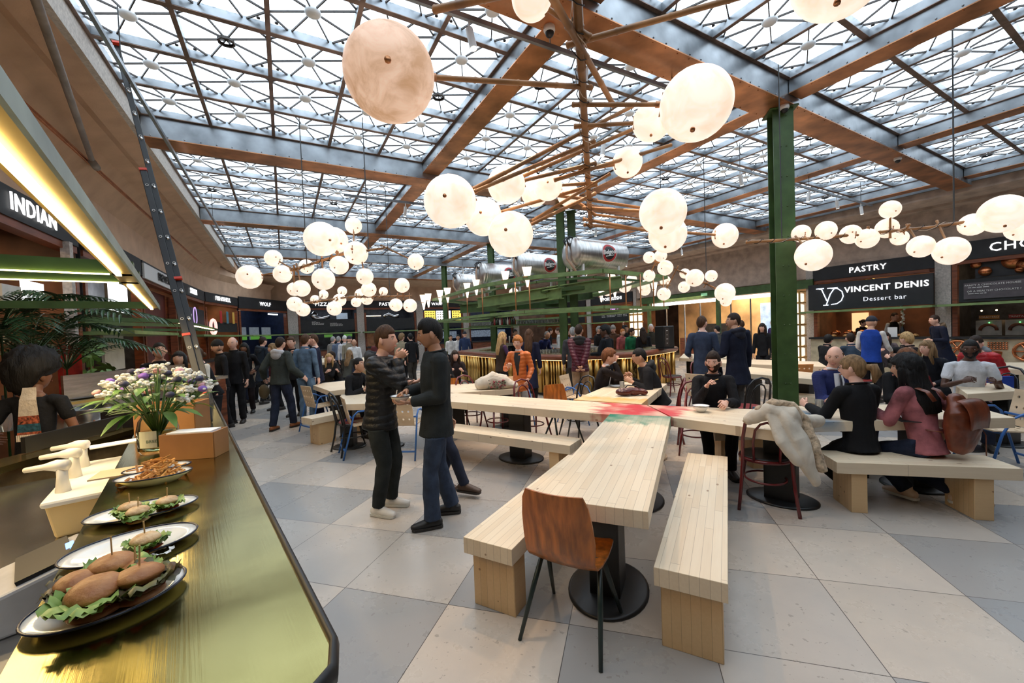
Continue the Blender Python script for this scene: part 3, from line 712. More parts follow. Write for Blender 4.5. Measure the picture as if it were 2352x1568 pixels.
low = [(923.5, 655, 34, 10.2), (786, 668, 21, 10.6), (743, 676, 21, 10.6), (724, 688, 21, 10.3), (847, 664.5, 34, 10.0), (829, 676, 27, 10.5), (880.6, 669, 20, 10.6), (780, 689, 29, 10.3), (677, 698, 34, 10.0), (696, 711, 31, 10.1), (768, 708, 33, 9.9), (818, 694, 22.5, 10.2), (842.6, 686, 28, 10.4), (909.5, 700, 30, 10.1), (942, 701.5, 31, 10.1)]
chandelier('bamboo globe chandelier hanging lower and further back at left', [D(695, 697, 10.1), D(800, 682, 10.2), D(945, 679, 10.3)], low, .028)
rgt = [(1840, 536, 39, 5.6), (1897, 529.5, 43, 5.4), (1867.5, 586, 72, 5.1), (1953.7, 538, 43, 5.4), (1991.6, 547.5, 45, 5.3), (2037, 524, 44, 5.4), (2044.6, 481, 40, 5.2), (2066, 546, 34, 5.3), (2115, 566, 50, 5.0), (2184, 576, 63, 4.9), (2233.7, 515.6, 50, 5.0), (2303, 491, 84, 4.6), (2346, 525, 55, 4.9)]
chandelier('long bamboo globe chandelier at right, spreading before the pastry and chocolate shops', [D(1715, 556, 5.6), D(1900, 545, 5.4), D(2150, 520, 5.1), D(2330, 492, 4.8)], rgt, .022)
far = [(1491, 591, 27, 8.6), (1517.5, 587, 28, 8.4), (1528, 615, 35, 8.5), (1491, 633, 27, 8.8), (1573, 628, 23, 8.7), (1595.7, 638, 40, 8.3), (1633.5, 633.5, 27, 8.3), (1571, 659, 26, 8.6), (1525, 675, 30, 8.8), (1665, 672, 44, 8.2), (1667, 691, 25, 8.9)]
chandelier('bamboo globe chandelier right of the steel tank, over the bar end', [D(1500, 598, 8.6), D(1580, 630, 8.4), D(1655, 668, 8.3)], far, .022)
fr2 = [(1403, 637, 22, 13), (1451, 642, 24, 13.2), (1478, 657, 28, 12.5), (1435, 657, 30, 12.8), (1528, 645, 24, 13), (1481, 666, 26, 13.2), (1395, 668, 24, 14), (1300, 672, 20, 15), (1180, 672, 22, 15), (1220, 680, 20, 16), (1260, 668, 20, 16)]
chandelier('bamboo globe chandelier beyond the bar frame, partly hidden by green bars', [D(1395, 650, 13), D(1540, 655, 12.8)], fr2[:7], .03)
chandelier('small globe chandelier far behind the bar shelves', [D(1180, 676, 15), D(1300, 672, 15.4)], fr2[7:], .03)
# track spotlights: real lamps, warm
m_lampw = M('white_lamp_body', (.75, .74, .73), .4, var=0); m_lens = EM('spot_lens', (1, .85, .65), 6)
def spot(p, tgt, label, e=60, drop=.12):
    d = (Vector(tgt) - p).normalized(); t = thing('track_spotlight', label, 'spotlight', p, 0, 'white track spotlights')
    MB().tube([p, p + d * .20], .035, 12).build('body', m_lampw, t, 'auto', world=True)
    MB().tube([p + d * .195, p + d * .203], .030, 12).build('lens', m_lens, t, world=True)
    MB().tube([p, p + Vector((0, 0, drop))], .01, 6).build('stem', m_lampw, t, world=True)
    if e:
        l = bpy.data.lights.new('spot', 'SPOT'); l.energy = e; l.color = (1, .68, .40); l.spot_size = 1.25; l.spot_blend = .7; l.shadow_soft_size = .05
        lo = bpy.data.objects.new('lamp', l); COL.objects.link(lo); lo.parent = t; lo.location = d * .22
        lo.rotation_euler = d.to_track_quat('-Z', 'Y').to_euler()
def rail(name, p, q, label):
    t = thing(name, label, 'lighting track', p, 0, 'ceiling lighting tracks'); MB().bar(p, q, .035, .045).build('channel', m_steel, t, world=True)
    for u in (.1, .5, .9):
        c = Vector(p).lerp(Vector(q), u); MB().tube([c, Vector((c.x, c.y, 5.13))], .006, 5).build('hanger', m_wire, t, world=True)
tracks = [(G(700, -90, 4.62), G(1600, 225, 4.62)), (WR(4.2, 4.4, 4.62), WR(7.6, 4.4, 4.62)), (WR(4.6, 7.1, 4.62), WR(4.6, 13.6, 4.62)), (WR(8.9, 1.2, 4.62), WR(8.9, 9.6, 4.62)), (WR(9.5, 13.3, 4.62), WR(16.5, 13.3, 4.62)), (WR(4, -1.3, 4.55), WR(19, -1.3, 4.55)), (WR(16.6, 2, 4.62), WR(16.6, 12, 4.62))]
names = ['over the front tables', 'running above the long table', 'right of the near green column', 'left of the bar above the standing men', 'near the glazed entrance', 'along the left cornice', 'before the back wall shops']
for (p, q), nm in zip(tracks, names): rail('lighting_track', p, q, 'slim metal lighting track ' + nm)
for ti_, us in ((0, (.3, .6, .9)), (1, (.15, .4, .65, .9)), (2, (.1, .3, .5, .7, .9)), (3, (.15, .35, .55, .8)), (4, (.1, .3, .5, .7, .9)), (6, (.1, .3, .5, .7, .9))):
    p, q = tracks[ti_]
    for i, u in enumerate(us):
        c = p.lerp(q, u) - Vector((0, 0, .1)); tg = c + Vector((random.uniform(-1, 1), random.uniform(-1, 1), -4.2))
        spot(c, tg, 'white cylindrical spotlight on the track ' + names[ti_], 110)
# ================================================================ BAR
BP = [(-1.85, 14.0), (-.5, 11.7), (.65, 10.35), (1.4, 9.75), (3.1, 9.9), (4.7, 11.6), (4.4, 14), (2.9, 16.5), (1, 18), (-.8, 17.3)]
BCN = Vector((1.5, 13.8, 0))
bar_t = thing('island_bar', 'large many-sided island bar with fluted brass front and padded leather rail', 'bar', (1.5, 13.8, 0))
def shrink(P, d):
    out = []; n = len(P)
    for i in range(n):
        p = Vector(P[i]); a = (p - Vector(P[i - 1])).normalized(); b = (Vector(P[(i + 1) % n]) - p).normalized()
        na = Vector((-a.y, a.x)); nb = Vector((-b.y, b.x)); m = (na + nb).normalized(); k = d / max(.4, m.dot(na)); out.append(tuple(p + m * k))
    return out
def area(P): return sum(P[i - 1][0] * P[i][1] - P[i][0] * P[i - 1][1] for i in range(len(P)))
if area(BP) < 0: BP = BP[::-1]
m_rail = M('padded_leather', (.23, .065, .03), .4, var=.1, bump=.1); m_dkbrass = M('aged_brass_panel', (.16, .10, .035), .35, metal=.8, var=.6, scale=18, bump=.6, bscale=40)
m_flute = M('brass_flute', (.66, .42, .13), .3, metal=.9, var=.15, scale=5, stretch=(1, 1, .3))
m_topb = M('bar_top_brass', (.42, .36, .20), .28, metal=.7, var=.2)
inn = shrink(BP, .06)
MB().prism(shrink(BP, .10), .08, .98).build('core', m_dkbrass, bar_t, world=True)
MB().prism(shrink(BP, .16), 0, .08).build('plinth', m_base, bar_t, world=True)
fl = MB(); random.seed(3)
for i in range(len(inn)):
    p = Vector((*inn[i - 1], 0)); q = Vector((*inn[i], 0)); d = (q - p); ln = d.length; d.normalize(); u = 0
    while u < ln - .06:
        w = random.choice((.05, .07, .14)); gap = random.choice((.0, .02, .16))
        c = p + d * (u + w / 2); fl.tube([c + Vector((0, 0, .09)), c + Vector((0, 0, .97))], w / 2, 8, up=d); u += w + gap + .01
fl.build('brass_fluting', m_flute, bar_t, True, world=True)
rt = MB(); pts = [Vector((*p, 1.0)) for p in BP]; rt.tube(pts, .075, 10, closed=True); rt.build('padded_rail', m_rail, bar_t, True, world=True)
lt_ = MB(); q_ = [Vector((*p, .925)) for p in shrink(BP, .0)]; lt_.tube(q_, .009, 6, closed=True); lt_.build('under_rail_light', EM('bar_led', (1, .72, .35), 2), bar_t, world=True)
tp = MB(); o_ = shrink(BP, .04); i_ = shrink(BP, .62); n = len(BP)
for k in range(n):
    a, b, c, d = o_[k - 1], o_[k], i_[k], i_[k - 1]
    tp.prism([a, b, c, d], 1.0, 1.05)
tp.build('counter_top', m_topb, bar_t, world=True)
i2 = shrink(BP, 1.9)
MB().prism(i2, 0, 1.12).build('inner_station', m_chrome, bar_t, world=True)
# ---- steel frame over the bar
FP = [(-2.85, 15), (-.8, 11.1), (.35, 9.7), (2.06, 8.95), (4.1, 10.6), (3.9, 12.8), (2.3, 15.8), (.3, 18.2), (-1.6, 18)]
if area(FP) < 0: FP = FP[::-1]
fr = thing('bar_canopy_frame', 'green steel frame of two stacked rings hung above the island bar', 'canopy frame', (1.2, 13, 2))
def ring(P, z, w, h, mat, nm):
    mb = MB(); n = len(P)
    for k in range(n): mb.bar((*P[k - 1], z), (*P[k], z), w, h)
    return mb.build(nm, mat, fr, world=True)
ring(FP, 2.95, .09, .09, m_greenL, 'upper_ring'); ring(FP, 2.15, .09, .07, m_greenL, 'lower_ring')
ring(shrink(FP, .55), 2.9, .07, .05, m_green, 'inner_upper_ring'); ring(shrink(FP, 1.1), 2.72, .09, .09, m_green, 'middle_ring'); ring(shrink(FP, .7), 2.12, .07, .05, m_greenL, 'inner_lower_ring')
ib = MB()
def ibeam(p, q, w=.16, h=.26):
    p = Vector(p); q = Vector(q); e = Vector((0, 0, h / 2)); mb = MB()
    mb.bar(p, q, .02, h); mb.bar(p + e, q + e, w, .025); mb.bar(p - e, q - e, w, .025); return mb
p1 = WR(8.03, 5.6, 2.62); p2 = WR(12.9, 5.9, 2.62); q1 = WR(7.6, 7.6, 2.62); q2 = WR(13, 7.3, 2.62)
ibeam((-.95, 11.8, 2.55), (2.7, 9.75, 2.78)).build('cross_beam', m_greenL, fr, world=True)
ibeam((-1.7, 13.6, 2.5), (1.6, 12.2, 2.5)).build('cross_beam', m_green, fr, world=True)
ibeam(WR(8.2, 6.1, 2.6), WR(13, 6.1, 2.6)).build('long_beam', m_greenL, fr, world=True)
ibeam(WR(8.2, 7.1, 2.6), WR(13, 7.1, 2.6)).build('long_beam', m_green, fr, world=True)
for k, (x, y) in enumerate([(1028, 680), (1107, 664), (1072, 669), (1183, 647), (1215, 640), (1400, 626), (1470, 630), (1436, 627), (1523, 633), (1500, 632)]):
    w = {0: 14, 1: 11.3, 2: 12.6, 3: 10.1, 4: 9.7, 5: 9.1, 6: 9.7, 7: 9.4, 8: 10.3, 9: 10}[k]
    p = D(x, y, w); MB().tube([Vector((p.x, p.y, 2.16)), Vector((p.x, p.y, 2.95))], .016, 8).build('copper_rod', m_copper, fr, True, world=True)
m_cone = EM('lit_cone_glass', (1, .84, .66), 1.3)
for i, (x, y, w, hh) in enumerate([(973, 694, 14.9, .55), (984, 690, 14.6, .5), (1011, 683, 14, .5), (1028, 678, 13.6, .5), (1073, 667, 12.4, .45), (1094, 660, 11.9, .45), (1161, 643, 10.4, .45), (1211, 636, 9.7, .48), (1381, 681, 13, .35), (1412, 668, 12.5, .4), (1503, 664, 11.6, .38)]):
    p = D(x, y, w); t = thing('cone_lamp', 'small lit triangular lamp on the green ring of the bar canopy, one of a row', 'lamp', p, aim(-p), 'triangular lamps round the bar canopy')
    mb = MB(); mb.add([(-.12 * hh / .5, -.03, hh / 2), (.12 * hh / .5, -.03, hh / 2), (.12 * hh / .5, .05, hh / 2), (-.12 * hh / .5, .05, hh / 2), (-.02, -.01, -hh / 2), (.02, -.01, -hh / 2), (.02, .02, -hh / 2), (-.02, .02, -hh / 2)], [(0, 1, 2, 3), (7, 6, 5, 4), (0, 1, 5, 4), (1, 2, 6, 5), (2, 3, 7, 6), (3, 0, 4, 7)])
    mb.build('shade', m_cone, t)
    a = MB(); a.tube([(0, .03, -.02), (0, .17, -.02)], .012, 6); a.tube([(0, .17, -.02), (.1, .17, -.02)], .012, 6); a.build('bracket', m_copper, t, True)
# ---- tanks
m_tank = M('brushed_tank', (.62, .60, .58), .3, metal=1, var=.12, scale=3, stretch=(12, 1, 1), bump=.03)
m_hose = M('tan_hose', (.42, .26, .17), .5); m_badge = M('badge_black', (.012, .012, .012), .5, var=0); m_badger = M('badge_red', (.5, .03, .03), .5, var=0); m_badgew = M('badge_white', (.85, .83, .8), .5, var=0)
def tank(c, label):
    c = Vector(c); rz = atan2(BV.y, BV.x); t = thing('beer_tank', label, 'tank', c, rz, 'steel beer tanks over the bar')
    L, r = .80, .375
    pr = [(-L - .05, .0), (-L - .05, r * .55), (-L, r * .92), (-L + .03, r), (-L + .09, r), (-L + .10, r * 1.03), (-L + .13, r * 1.03), (-L + .14, r), (L - .05, r), (L, r * .95), (L + .07, r * .6), (L + .08, 0)]
    mb = MB(); mb.tube([(x, 0, 0) for x, _ in pr], [max(q, .002) for _, q in pr], 36); mb.build('drum', m_tank, t, 'auto')
    h = MB(); h.tube([(-L - .06, 0, .25), (-L - .13, -.02, .1), (-L - .14, -.05, -.15), (-L - .05, -.15, -.35), (-L + .1, -.2, -.6)], .03, 8); h.build('hose', m_hose, t, True)
    h = MB()
    for dx in (-.05, .08): h.tube([(-L - .07 + dx * .2, dx, .18), (-L - .10, dx + .04, .33), (-L - .04, dx + .02, .40), (-L + .02, dx - .03, .36)], .02, 8)
    h.build('valve_handle', m_black, t, True)
    h = MB()
    for x in (-L + .2, L - .25):
        for y in (-.22, .22): h.bar((x, y, -r * .75), (x, y, -.58), .05, .05); h.box((x, y, -.585), (.12, .12, .02))
    h.build('stand', m_lampw, t)
    # round logo on the camera side, following the drum
    def wrap(mb_, off):
        o = MB()
        for v in mb_.v:
            an = v.y / r; rr = r + off + v.z; o.v.append(Vector((v.x, -rr * cos(an), rr * sin(an) )))
        o.f = mb_.f; return o
    def disc(R, z):
        d = MB(); N_ = 32; d.v = [Vector((0, 0, z))]
        for q in (.35, .7, 1):
            d.v += [Vector((R * q * cos(2 * pi * k / N_), R * q * sin(2 * pi * k / N_), z)) for k in range(N_)]
        d.f = [(0, 1 + k, 1 + (k + 1) % N_) for k in range(N_)]
        for j in range(2): d.f += [(1 + j * N_ + k, 1 + j * N_ + (k + 1) % N_, 1 + (j + 1) * N_ + (k + 1) % N_, 1 + (j + 1) * N_ + k) for k in range(N_)]
        return d
    sh_ = lambda m: [v.__setitem__(0, v.x + .12) or v for v in m.v] and m
    lg = wrap(sh_(disc(.235, 0)), .003).build('logo_rim', m_badgew, t)
    wrap(sh_(disc(.222, 0)), .005).build('logo_red_ring', m_badger, t); wrap(sh_(disc(.165, 0)), .007).build('logo_disc', m_badge, t)
    tx = text('Belgoo', .15, .001, bold=.004)
    for v in tx.v: v.y += v.x * .12 + .02
    wrap(sh_(tx), .012).build('logo_lettering', m_badgew, t)
    sw = MB(); sw.add([(-.12, -.075, 0), (.14, -.035, 0), (.14, -.05, 0), (-.12, -.10, 0)], [(0, 1, 2, 3)]); wrap(sh_(sw), .012).build('logo_swoosh', m_badgew, t)
    return t
tank(D(1368, 586, 10.2), 'steel beer tank with round black and red logo in full view'); tank(D(1240, 612, 12.3), 'steel beer tank second from the right, half hidden by the logo tank')
tank(D(1152, 632, 13.4), 'steel beer tank third from the right'); tank(D(1090, 651, 16.5), 'steel beer tank farthest left and smallest')
# ---- shelf with bottles and glasses
shf = thing('bar_shelf', 'long green steel shelf of bottles and glasses hung inside the bar canopy', 'shelf', D(1180, 747, 11.4))
sa = D(1082, 750, 12.2); sb = D(1302, 742, 11.2); sa.z = sb.z = 1.86
MB().bar(sa, sb, .34, .04).build('shelf_board', m_green, shf, world=True); MB().bar(sa + Vector((0, 0, .27)), sb + Vector((0, 0, .27)), .3, .025).build('upper_board', m_green, shf, world=True)
m_gl = M('drinking_glass', (.85, .85, .82), .08, var=0, trans=.85, ior=1.3)
bcols = [(.25, .02, .02), (.05, .03, .01), (.01, .05, .02), (.6, .5, .1), (.02, .02, .02), (.35, .12, .03), (.7, .7, .65), (.1, .01, .02)]
sdir = (sb - sa).normalized(); sn = Vector((-sdir.y, sdir.x, 0)); nb_ = 0
for i in range(22):
    u = .27 + .22 * (i // 2) / 11 * 1.0 + (.0 if i % 2 else .004); p = sa.lerp(sb, u) + sn * (.08 if i % 2 else -.07) + Vector((0, 0, .022)); c = bcols[i % 8]
    hh = random.uniform(.20, .25); o = MB().lathe([(.034, 0), (.036, .01), (.036, hh * .55), (.014, hh * .75), (.013, hh), (.0, hh)], n=10).build('bottle', M('bottle_%d' % (i % 8), c, .1, var=0, coat=.5), None, True); o.location = p
    tag(o, 'dark spirit bottle standing in the row on the green bar shelf', 'bottle', 'spirit bottles on the bar shelf')
g0 = None
def glass(p, label, grp, r=.034, h=.11):
    global g0
    if g0 is None:
        g0 = MB().lathe([(r * .8, 0), (r, h), (r * .93, h), (r * .72, .008), (0, .008)], n=12, cap=False).build('glass', m_gl, None, True); o = g0
    else: o = g0.copy(); COL.objects.link(o)
    o.location = p; tag(o, label, 'glass', grp); return o
for i in range(60):
    u = (.02 + .24 * (i // 2) / 30 * 1.9) if i < 30 else (.52 + .46 * ((i - 30) // 2) / 15); p = sa.lerp(sb, u) + sn * (.08 if i % 2 else -.08) + Vector((0, 0, .022)); glass(p, 'empty clear glass in the rows on the green bar shelf', 'glasses on the bar shelf')
for i in range(60):
    p = Vector((1.05, 11.15, 1.052)) + Vector((.98, .05, 0)) * (i % 20) * .085 + Vector((0, .1, 0)) * (i // 20) + Vector((-.3, -.35, 0)); glass(p, 'empty clear glass crowded on the bar top behind the rail', 'glasses on the bar top')
# taps, machine, bowl, speaker
tp_ = thing('beer_taps', 'row of beer taps with white handles on the left side of the bar', 'beer taps', (-.1, 12.0, 1.05), .3)
MB().box((0, 0, .25), (.7, .1, .08)).build('rail', m_chrome, tp_); 
for k in range(5): MB().tube([(-.28 + k * .14, 0, .25), (-.28 + k * .14, -.09, .3), (-.28 + k * .14, -.10, .5)], [.015, .015, .022], 8).build('tap_handle', m_plaster, tp_, True)
for s_ in (-.25, .25): MB().box((s_, 0, .11), (.06, .06, .22)).build('post', m_chrome, tp_)
bw = MB().lathe([(.06, 0), (.08, .01), (.22, .16), (.24, .25), (.23, .25), (.2, .16), (.05, .03), (0, .03)], n=24, cap=False).build('ice_bowl', m_gl, None, True); bw.location = (.35, 11.2, 1.052); tag(bw, 'large clear bowl of ice on the bar left of the blonde woman', 'bowl')
sp_ = D(1527, 801, 10.8); sp_.z = 1.08
t = thing('loudspeaker', 'black loudspeaker standing on the right end of the bar', 'loudspeaker', sp_, .35)
MB().box((0, 0, .30), (.36, .34, .58)).build('cabinet', m_black, t, bevel=.02); MB().box((-.07, -.172, .3), (.13, .01, .46)).build('control_panel', m_dark, t)
for k in range(4): MB().box((-.07, -.18, .14 + k * .11), (.05 if k % 2 else .03, .006, .012)).build('marking', m_badgew, t)
MB().box((0, 0, .0), (.5, .5, .02)).build('foot', m_black, t)
# ================================================================ SHOP UNITS
m_frame = M('stall_frame_wood', (.20, .055, .022), .4, var=.2, scale=3, stretch=(1, 1, 6))
m_inwarm = M('warm_back_panel', (.16, .065, .03), .6, var=.3, scale=1.5)
m_indark = M('dark_back_panel', (.03, .03, .035), .5, var=.3); m_inblue = M('navy_back_panel', (.012, .018, .04), .5, var=.2)
m_tile = M('white_tiles', (.7, .68, .62), .25, var=.05)
m_strip = EM('warm_strip_light', (1, .80, .5), 5); m_cool = EM('cool_strip_light', (.85, .93, 1), 3.0); m_glow = EM('screen_white', (.95, .97, 1), 1.6)
m_cshelf = M('cream_front', (.52, .42, .27), .5, var=.12); m_copp = M('copper_pipe_shine', (.62, .22, .09), .25, metal=.9, var=.1)
def stall(O, r, n, W, label, word, back, zs=(2.98, 3.5), lsize=.30, counter=True, menu=(2.0, 2.62), canopy=True, cfront=None, lift=0, depth=1.6, lamp=(1, .7, .4), le=40, wordx=.5, frame=m_frame):
    O = Vector(O); r = Vector(r).normalized(); n = Vector(n).normalized()
    t = thing('market_stall', label, 'shop stall', O, atan2(r.y, r.x), 'shop stalls round the hall')
    # local frame: x along r, y = into the wall (-n)
    s = 1 if r.cross(Vector((0, 0, 1))).dot(n) > 0 else -1   # local -y is towards the hall when s>0
    def L(x, y, z): return (x, y * s, z)
    def bx(nm, x0, x1, y0, y1, z0, z1, m):
        return MB().box(L((x0 + x1) / 2, (y0 + y1) / 2, (z0 + z1) / 2), (x1 - x0, abs(y1 - y0), z1 - z0)).build(nm, m, t)
    bx('header_board', 0, W, -.05, .02, zs[0], zs[1], m_board)
    f = MB(); 
    for x in (.05, W - .05): f.box(L(x, .05, 1.55), (.10, .16, 3.0))
    f.box(L(W / 2, .05, zs[0] - .05), (W, .16, .10)); f.build('wooden_frame', frame, t)
    bx('back_panel', 0, W, depth, depth + .05, 0, 3.6, back)
    bx('side_panel', -.02, 0.0, 0, depth, 0, 3.5, back); bx('side_panel', W, W + .02, 0, depth, 0, 3.5, back); bx('soffit', 0, W, 0, depth, 3.5, 3.54, m_indark)
    if word:
        tx = text(word, lsize * .92, .006, bold=.002, sp=1.12); cx_ = W * wordx
        place(tx, t.matrix_basis @ Vector(L(cx_, -.07, (zs[0] + zs[1]) / 2)), r).build('lettering', m_white, t, world=True)
    if menu: bx('menu_board', .12, W - .12, -.02, .03, menu[0], menu[1], m_board)
    if canopy: bx('canopy', -.15, W + .1, -.62, .05, 1.90, 1.96, m_greenL)
    if counter:
        bx('counter_top', .02, W - .02, -.45, .15, 1.02, 1.08, m_black); bx('counter_front', .05, W - .05, -.38, -.30, 0, 1.02, cfront or m_walnut)
        bx('back_worktop', .1, W - .1, depth - .6, depth - .02, .88, .92, m_chrome)
    if le:
        l = bpy.data.lights.new('stall_lamp', 'AREA'); l.energy = le * .45; l.color = lamp; l.size = W * .7; l.shape = 'RECTANGLE'; l.size_y = .3
        lo = bpy.data.objects.new('stall_lamp', l); COL.objects.link(lo); lo.parent = t; lo.location = L(W / 2, depth * .5, 3.4)
    return t, bx, L
def rows(n, w0, z, x, scl, seed=1):
    """illegible menu lines as small bars"""
    random.seed(seed); mb = MB()
    for i in range(n):
        xx = x; zz = z - i * .055 * scl
        for k in range(random.randint(2, 4)):
            w = random.uniform(.04, .13) * scl
            mb.box((xx + w / 2, 0, zz), (w, .004, .018 * scl)); xx += w + .02 * scl
            if xx > x + w0: break
    return mb
def addrows(t, L, n, w0, z, x, scl, seed, y=-.03, m=None):
    mb = rows(n, w0, z, x, scl, seed); o = MB(); o.v = [Vector(L(v.x, y + v.y, v.z)) for v in mb.v]; o.f = mb.f; o.build('menu_text', m or m_badgew, t)
rR, nR = -AV, -BV
# right wall
t, bx, L = stall(WR(7.02, RW), rR, nR, 2.98, 'pastry shop with glowing monogram sign and long black name board', 'PASTRY', m_inwarm, zs=(3.0, 3.42), lsize=.27, menu=None, cfront=m_cshelf)
MB().box(L(1.48, -.22, 2.42), (3.06, .10, .86)).build('name_board', m_board, t)
place(text('VINCENT DENIS', .245, .008, bold=.004, sp=1.12), t.matrix_basis @ Vector(L(1.96, -.285, 2.58)), rR).build('name_lettering', m_white, t, world=True)
place(text('Dessert bar', .19, .004, bold=-.002, sp=1.1), t.matrix_basis @ Vector(L(1.96, -.285, 2.25)), rR).build('subtitle_lettering', EM('soft_letters', (.9, .92, 1), .9), t, world=True)
mono = MB(); 
for pts in ([(.25, 2.70), (.36, 2.66), (.50, 2.28)], [(.72, 2.68), (.60, 2.5), (.48, 2.14)], [(.62, 2.68), (.80, 2.66), (.92, 2.55), (.95, 2.40), (.90, 2.26), (.78, 2.17), (.62, 2.15)], [(.20, 2.70), (.42, 2.70)], [(.52, 2.69), (.80, 2.69)], [(.40, 2.14), (.54, 2.14)]):
    mono.tube([L(x, -.29, z) for x, z in pts], .014, 6)
mono.build('monogram', EM('monogram_light', (.75, .85, 1), 2.2), t, True)
for k in range(3): MB().ball(L(.5 + .35 * k, .3, 1.20), (.13, .13, .10), 12, 8).build('copper_pan', m_copp, t, True)
MB().tube([L(1.3, .2, 2.95), L(1.7, .3, 2.78), L(2.0, .4, 2.7)], .05, 10).build('duct', m_brass, t, True)
bx('lit_niche', .5, .95, 1.5, 1.58, 1.2, 1.85, EM('niche', (1, .62, .3), .9))
MB().box(L(2.15, -.3, 1.22), (.22, .02, .30)).build('price_card', m_badgew, t)
t, bx, L = stall(WR(3.70, RW), rR, nR, 3.6, 'chocolate shop with copper wheels, coin picture and chalk menu', 'CHOCOLATE', m_indark, zs=(3.12, 3.6), lsize=.34, menu=(2.0, 2.60), cfront=m_cshelf, wordx=.47)
bx('coin_picture', .40, 2.6, .10, .14, 2.62, 3.1, m_board)
for (x, z, r_) in ((.42, 2.98, .10), (.58, 2.78, .12), (1.05, 2.98, .2), (1.25, 2.85, .16), (1.4, 3.0, .12), (1.15, 2.74, .08)): MB().tube([L(x, .09, z), L(x, .05, z)], r_, 20).build('chocolate_coin', m_copp, t, True)
bx('menu_panel', .22, 1.45, -.05, -.02, 2.07, 2.50, M('chalk_panel', (.10, .08, .09), .6))
place(text('FANCY A CHOCOLATE MOUSSE', .066, .002), t.matrix_basis @ Vector(L(.72, -.06, 2.43)), rR).build('menu_lettering', m_badgew, t, world=True)
place(text('OR A HEALTHY CHOCOLATE ?', .066, .002), t.matrix_basis @ Vector(L(.74, -.06, 2.27)), rR).build('menu_lettering', m_badgew, t, world=True)
addrows(t, L, 1, .6, 2.37, .3, .9, 5, -.06); addrows(t, L, 1, .6, 2.21, .3, .9, 6, -.06)
for k, (w_, c) in enumerate((('FORASTERO', (.5, .2, .03)), ('TRINITARIO', (.35, .02, .02)), ('CRIOLLO', (.5, .1, .02)))):
    x = .55 + k * .52; bx('bean_sign', x - .18, x + .18, .55, .57, 1.52, 1.62, M('sign_' + w_, c, .5, var=0))
    place(text(w_, .065, .002), t.matrix_basis @ Vector(L(x, .54, 1.57)), rR).build('bean_lettering', m_badgew, t, world=True)
    bx('dispenser', x - .23, x + .23, .5, .95, 1.08, 1.48, M('dispenser_grey', (.42, .38, .33), .4))
    MB().tube([L(x + .15 * cos(a), .48, 1.22 + .15 * sin(a)) for a in [pi * q / 8 for q in range(9)]], .035, 8).build('dispenser_arch', m_walnut, t, True)
    MB().ball(L(x + .02, .47, 1.42), .015, 8, 6).build('green_lamp', EM('green_led', (.2, 1, .3), 2), t)
for (x, z, r_) in ((1.35, .72, .22), (.18, .78, .2)):
    w_ = MB(); w_.tube([L(x + r_ * cos(2 * pi * k / 24), -.42, z + r_ * sin(2 * pi * k / 24)) for k in range(24)], .03, 8, closed=True)
    for k in range(3): a = k * pi / 3; w_.tube([L(x + r_ * cos(a), -.42, z + r_ * sin(a)), L(x - r_ * cos(a), -.42, z - r_ * sin(a))], .02, 6)
    w_.ball(L(x, -.44, z), .05, 10, 8); w_.build('copper_wheel', m_copp, t, True)
MB().tube([L(.35, -.42, .74), L(.95, -.45, .66)], .05, 12).build('copper_pipe', m_copp, t, True)
gb = MB()
for i in range(7):
    for k in range(4): gb.ball(L(.72 + i * .05, -.40, .78 + k * .05), .022, 8, 6)
gb.build('copper_studs', m_copp, t, True)
for k in range(7): MB().ball(L(.35 + .27 * (k % 5), .9, 1.75 + .18 * (k % 3)), .022, 8, 6).build('small_lamp', m_strip, t)
# glazed entrance with green frame
t = thing('window_40', 'x', 'x', WR(14.5, RW)); del t['label']; del t['category']; t['kind'] = 'structure'
gb = MB(); z0 = 2.78
gb.bar(WR(14.7, RW - .05, 2.92), WR(7.0, RW - .05, 2.92), .12, .30); 
for a in (14.25, 10.55): gb.bar(WR(a, RW, 0), WR(a, RW, 2.8), .14, .14, up=AV)
gb.build('green_portal', m_green, t, world=True)
MB().bar(WR(14.1, RW + .15, 2.68), WR(8.1, RW + .15, 2.68), .2, .14).build('light_cove', EM('cove_light', (1, .93, .82), 2.2), t, world=True)
MB().bar(WR(14.2, RW + .02, 1.35), WR(8.1, RW + .02, 1.35), .02, 2.6).build('glass', m_glass, t, world=True)
dfm = MB()
for a in (13.2, 12.2, 11.4, 10.0, 9.2, 8.2): dfm.bar(WR(a, RW, 0), WR(a, RW, 2.6), .04, .04, up=AV)
dfm.build('glazing_bars', m_chrome, t, world=True)
m_shopwarm = M('warm_shop_wall', (.75, .48, .25), .6, var=.2, scale=1.2)
struct('wall_shop', MB().bar(WR(15, 19.2, 1.5), WR(7.6, 19.2, 1.5), .1, 3.2), m_shopwarm); struct('ceiling_shop', MB().bar(WR(15, 17.7, 3.0), WR(7.6, 17.7, 3.0), 3.2, .05), m_shopwarm)
def wthing(nm, label, cat, c, sz, m, grp=None, rz=None):
    o = MB().box((0, 0, 0), sz).build(nm, m); o.location = c; o.rotation_euler = (0, 0, atan2(-AV.y, -AV.x) if rz is None else rz); tag(o, label, cat, grp); return o
wthing('shop_display', 'bright cool lit window display behind the entrance glass', 'display window', WR(9.6, 18.9, 1.5), (1.6, .1, 2.0), M('cool_display', (.3, .4, .5), .3, var=.4, scale=4, emis=(.45, .62, .85), es=.7))
wthing('shop_counter', 'low wooden counter inside the glazed shop', 'counter', WR(12.4, 17.6, .5), (2.2, .6, 1.0), m_walnut)
wthing('shop_shelf', 'dark shelving unit against the far wall of the glazed shop', 'shelf', WR(12.8, 19.0, 1.1), (1.6, .3, 1.1), m_indark)
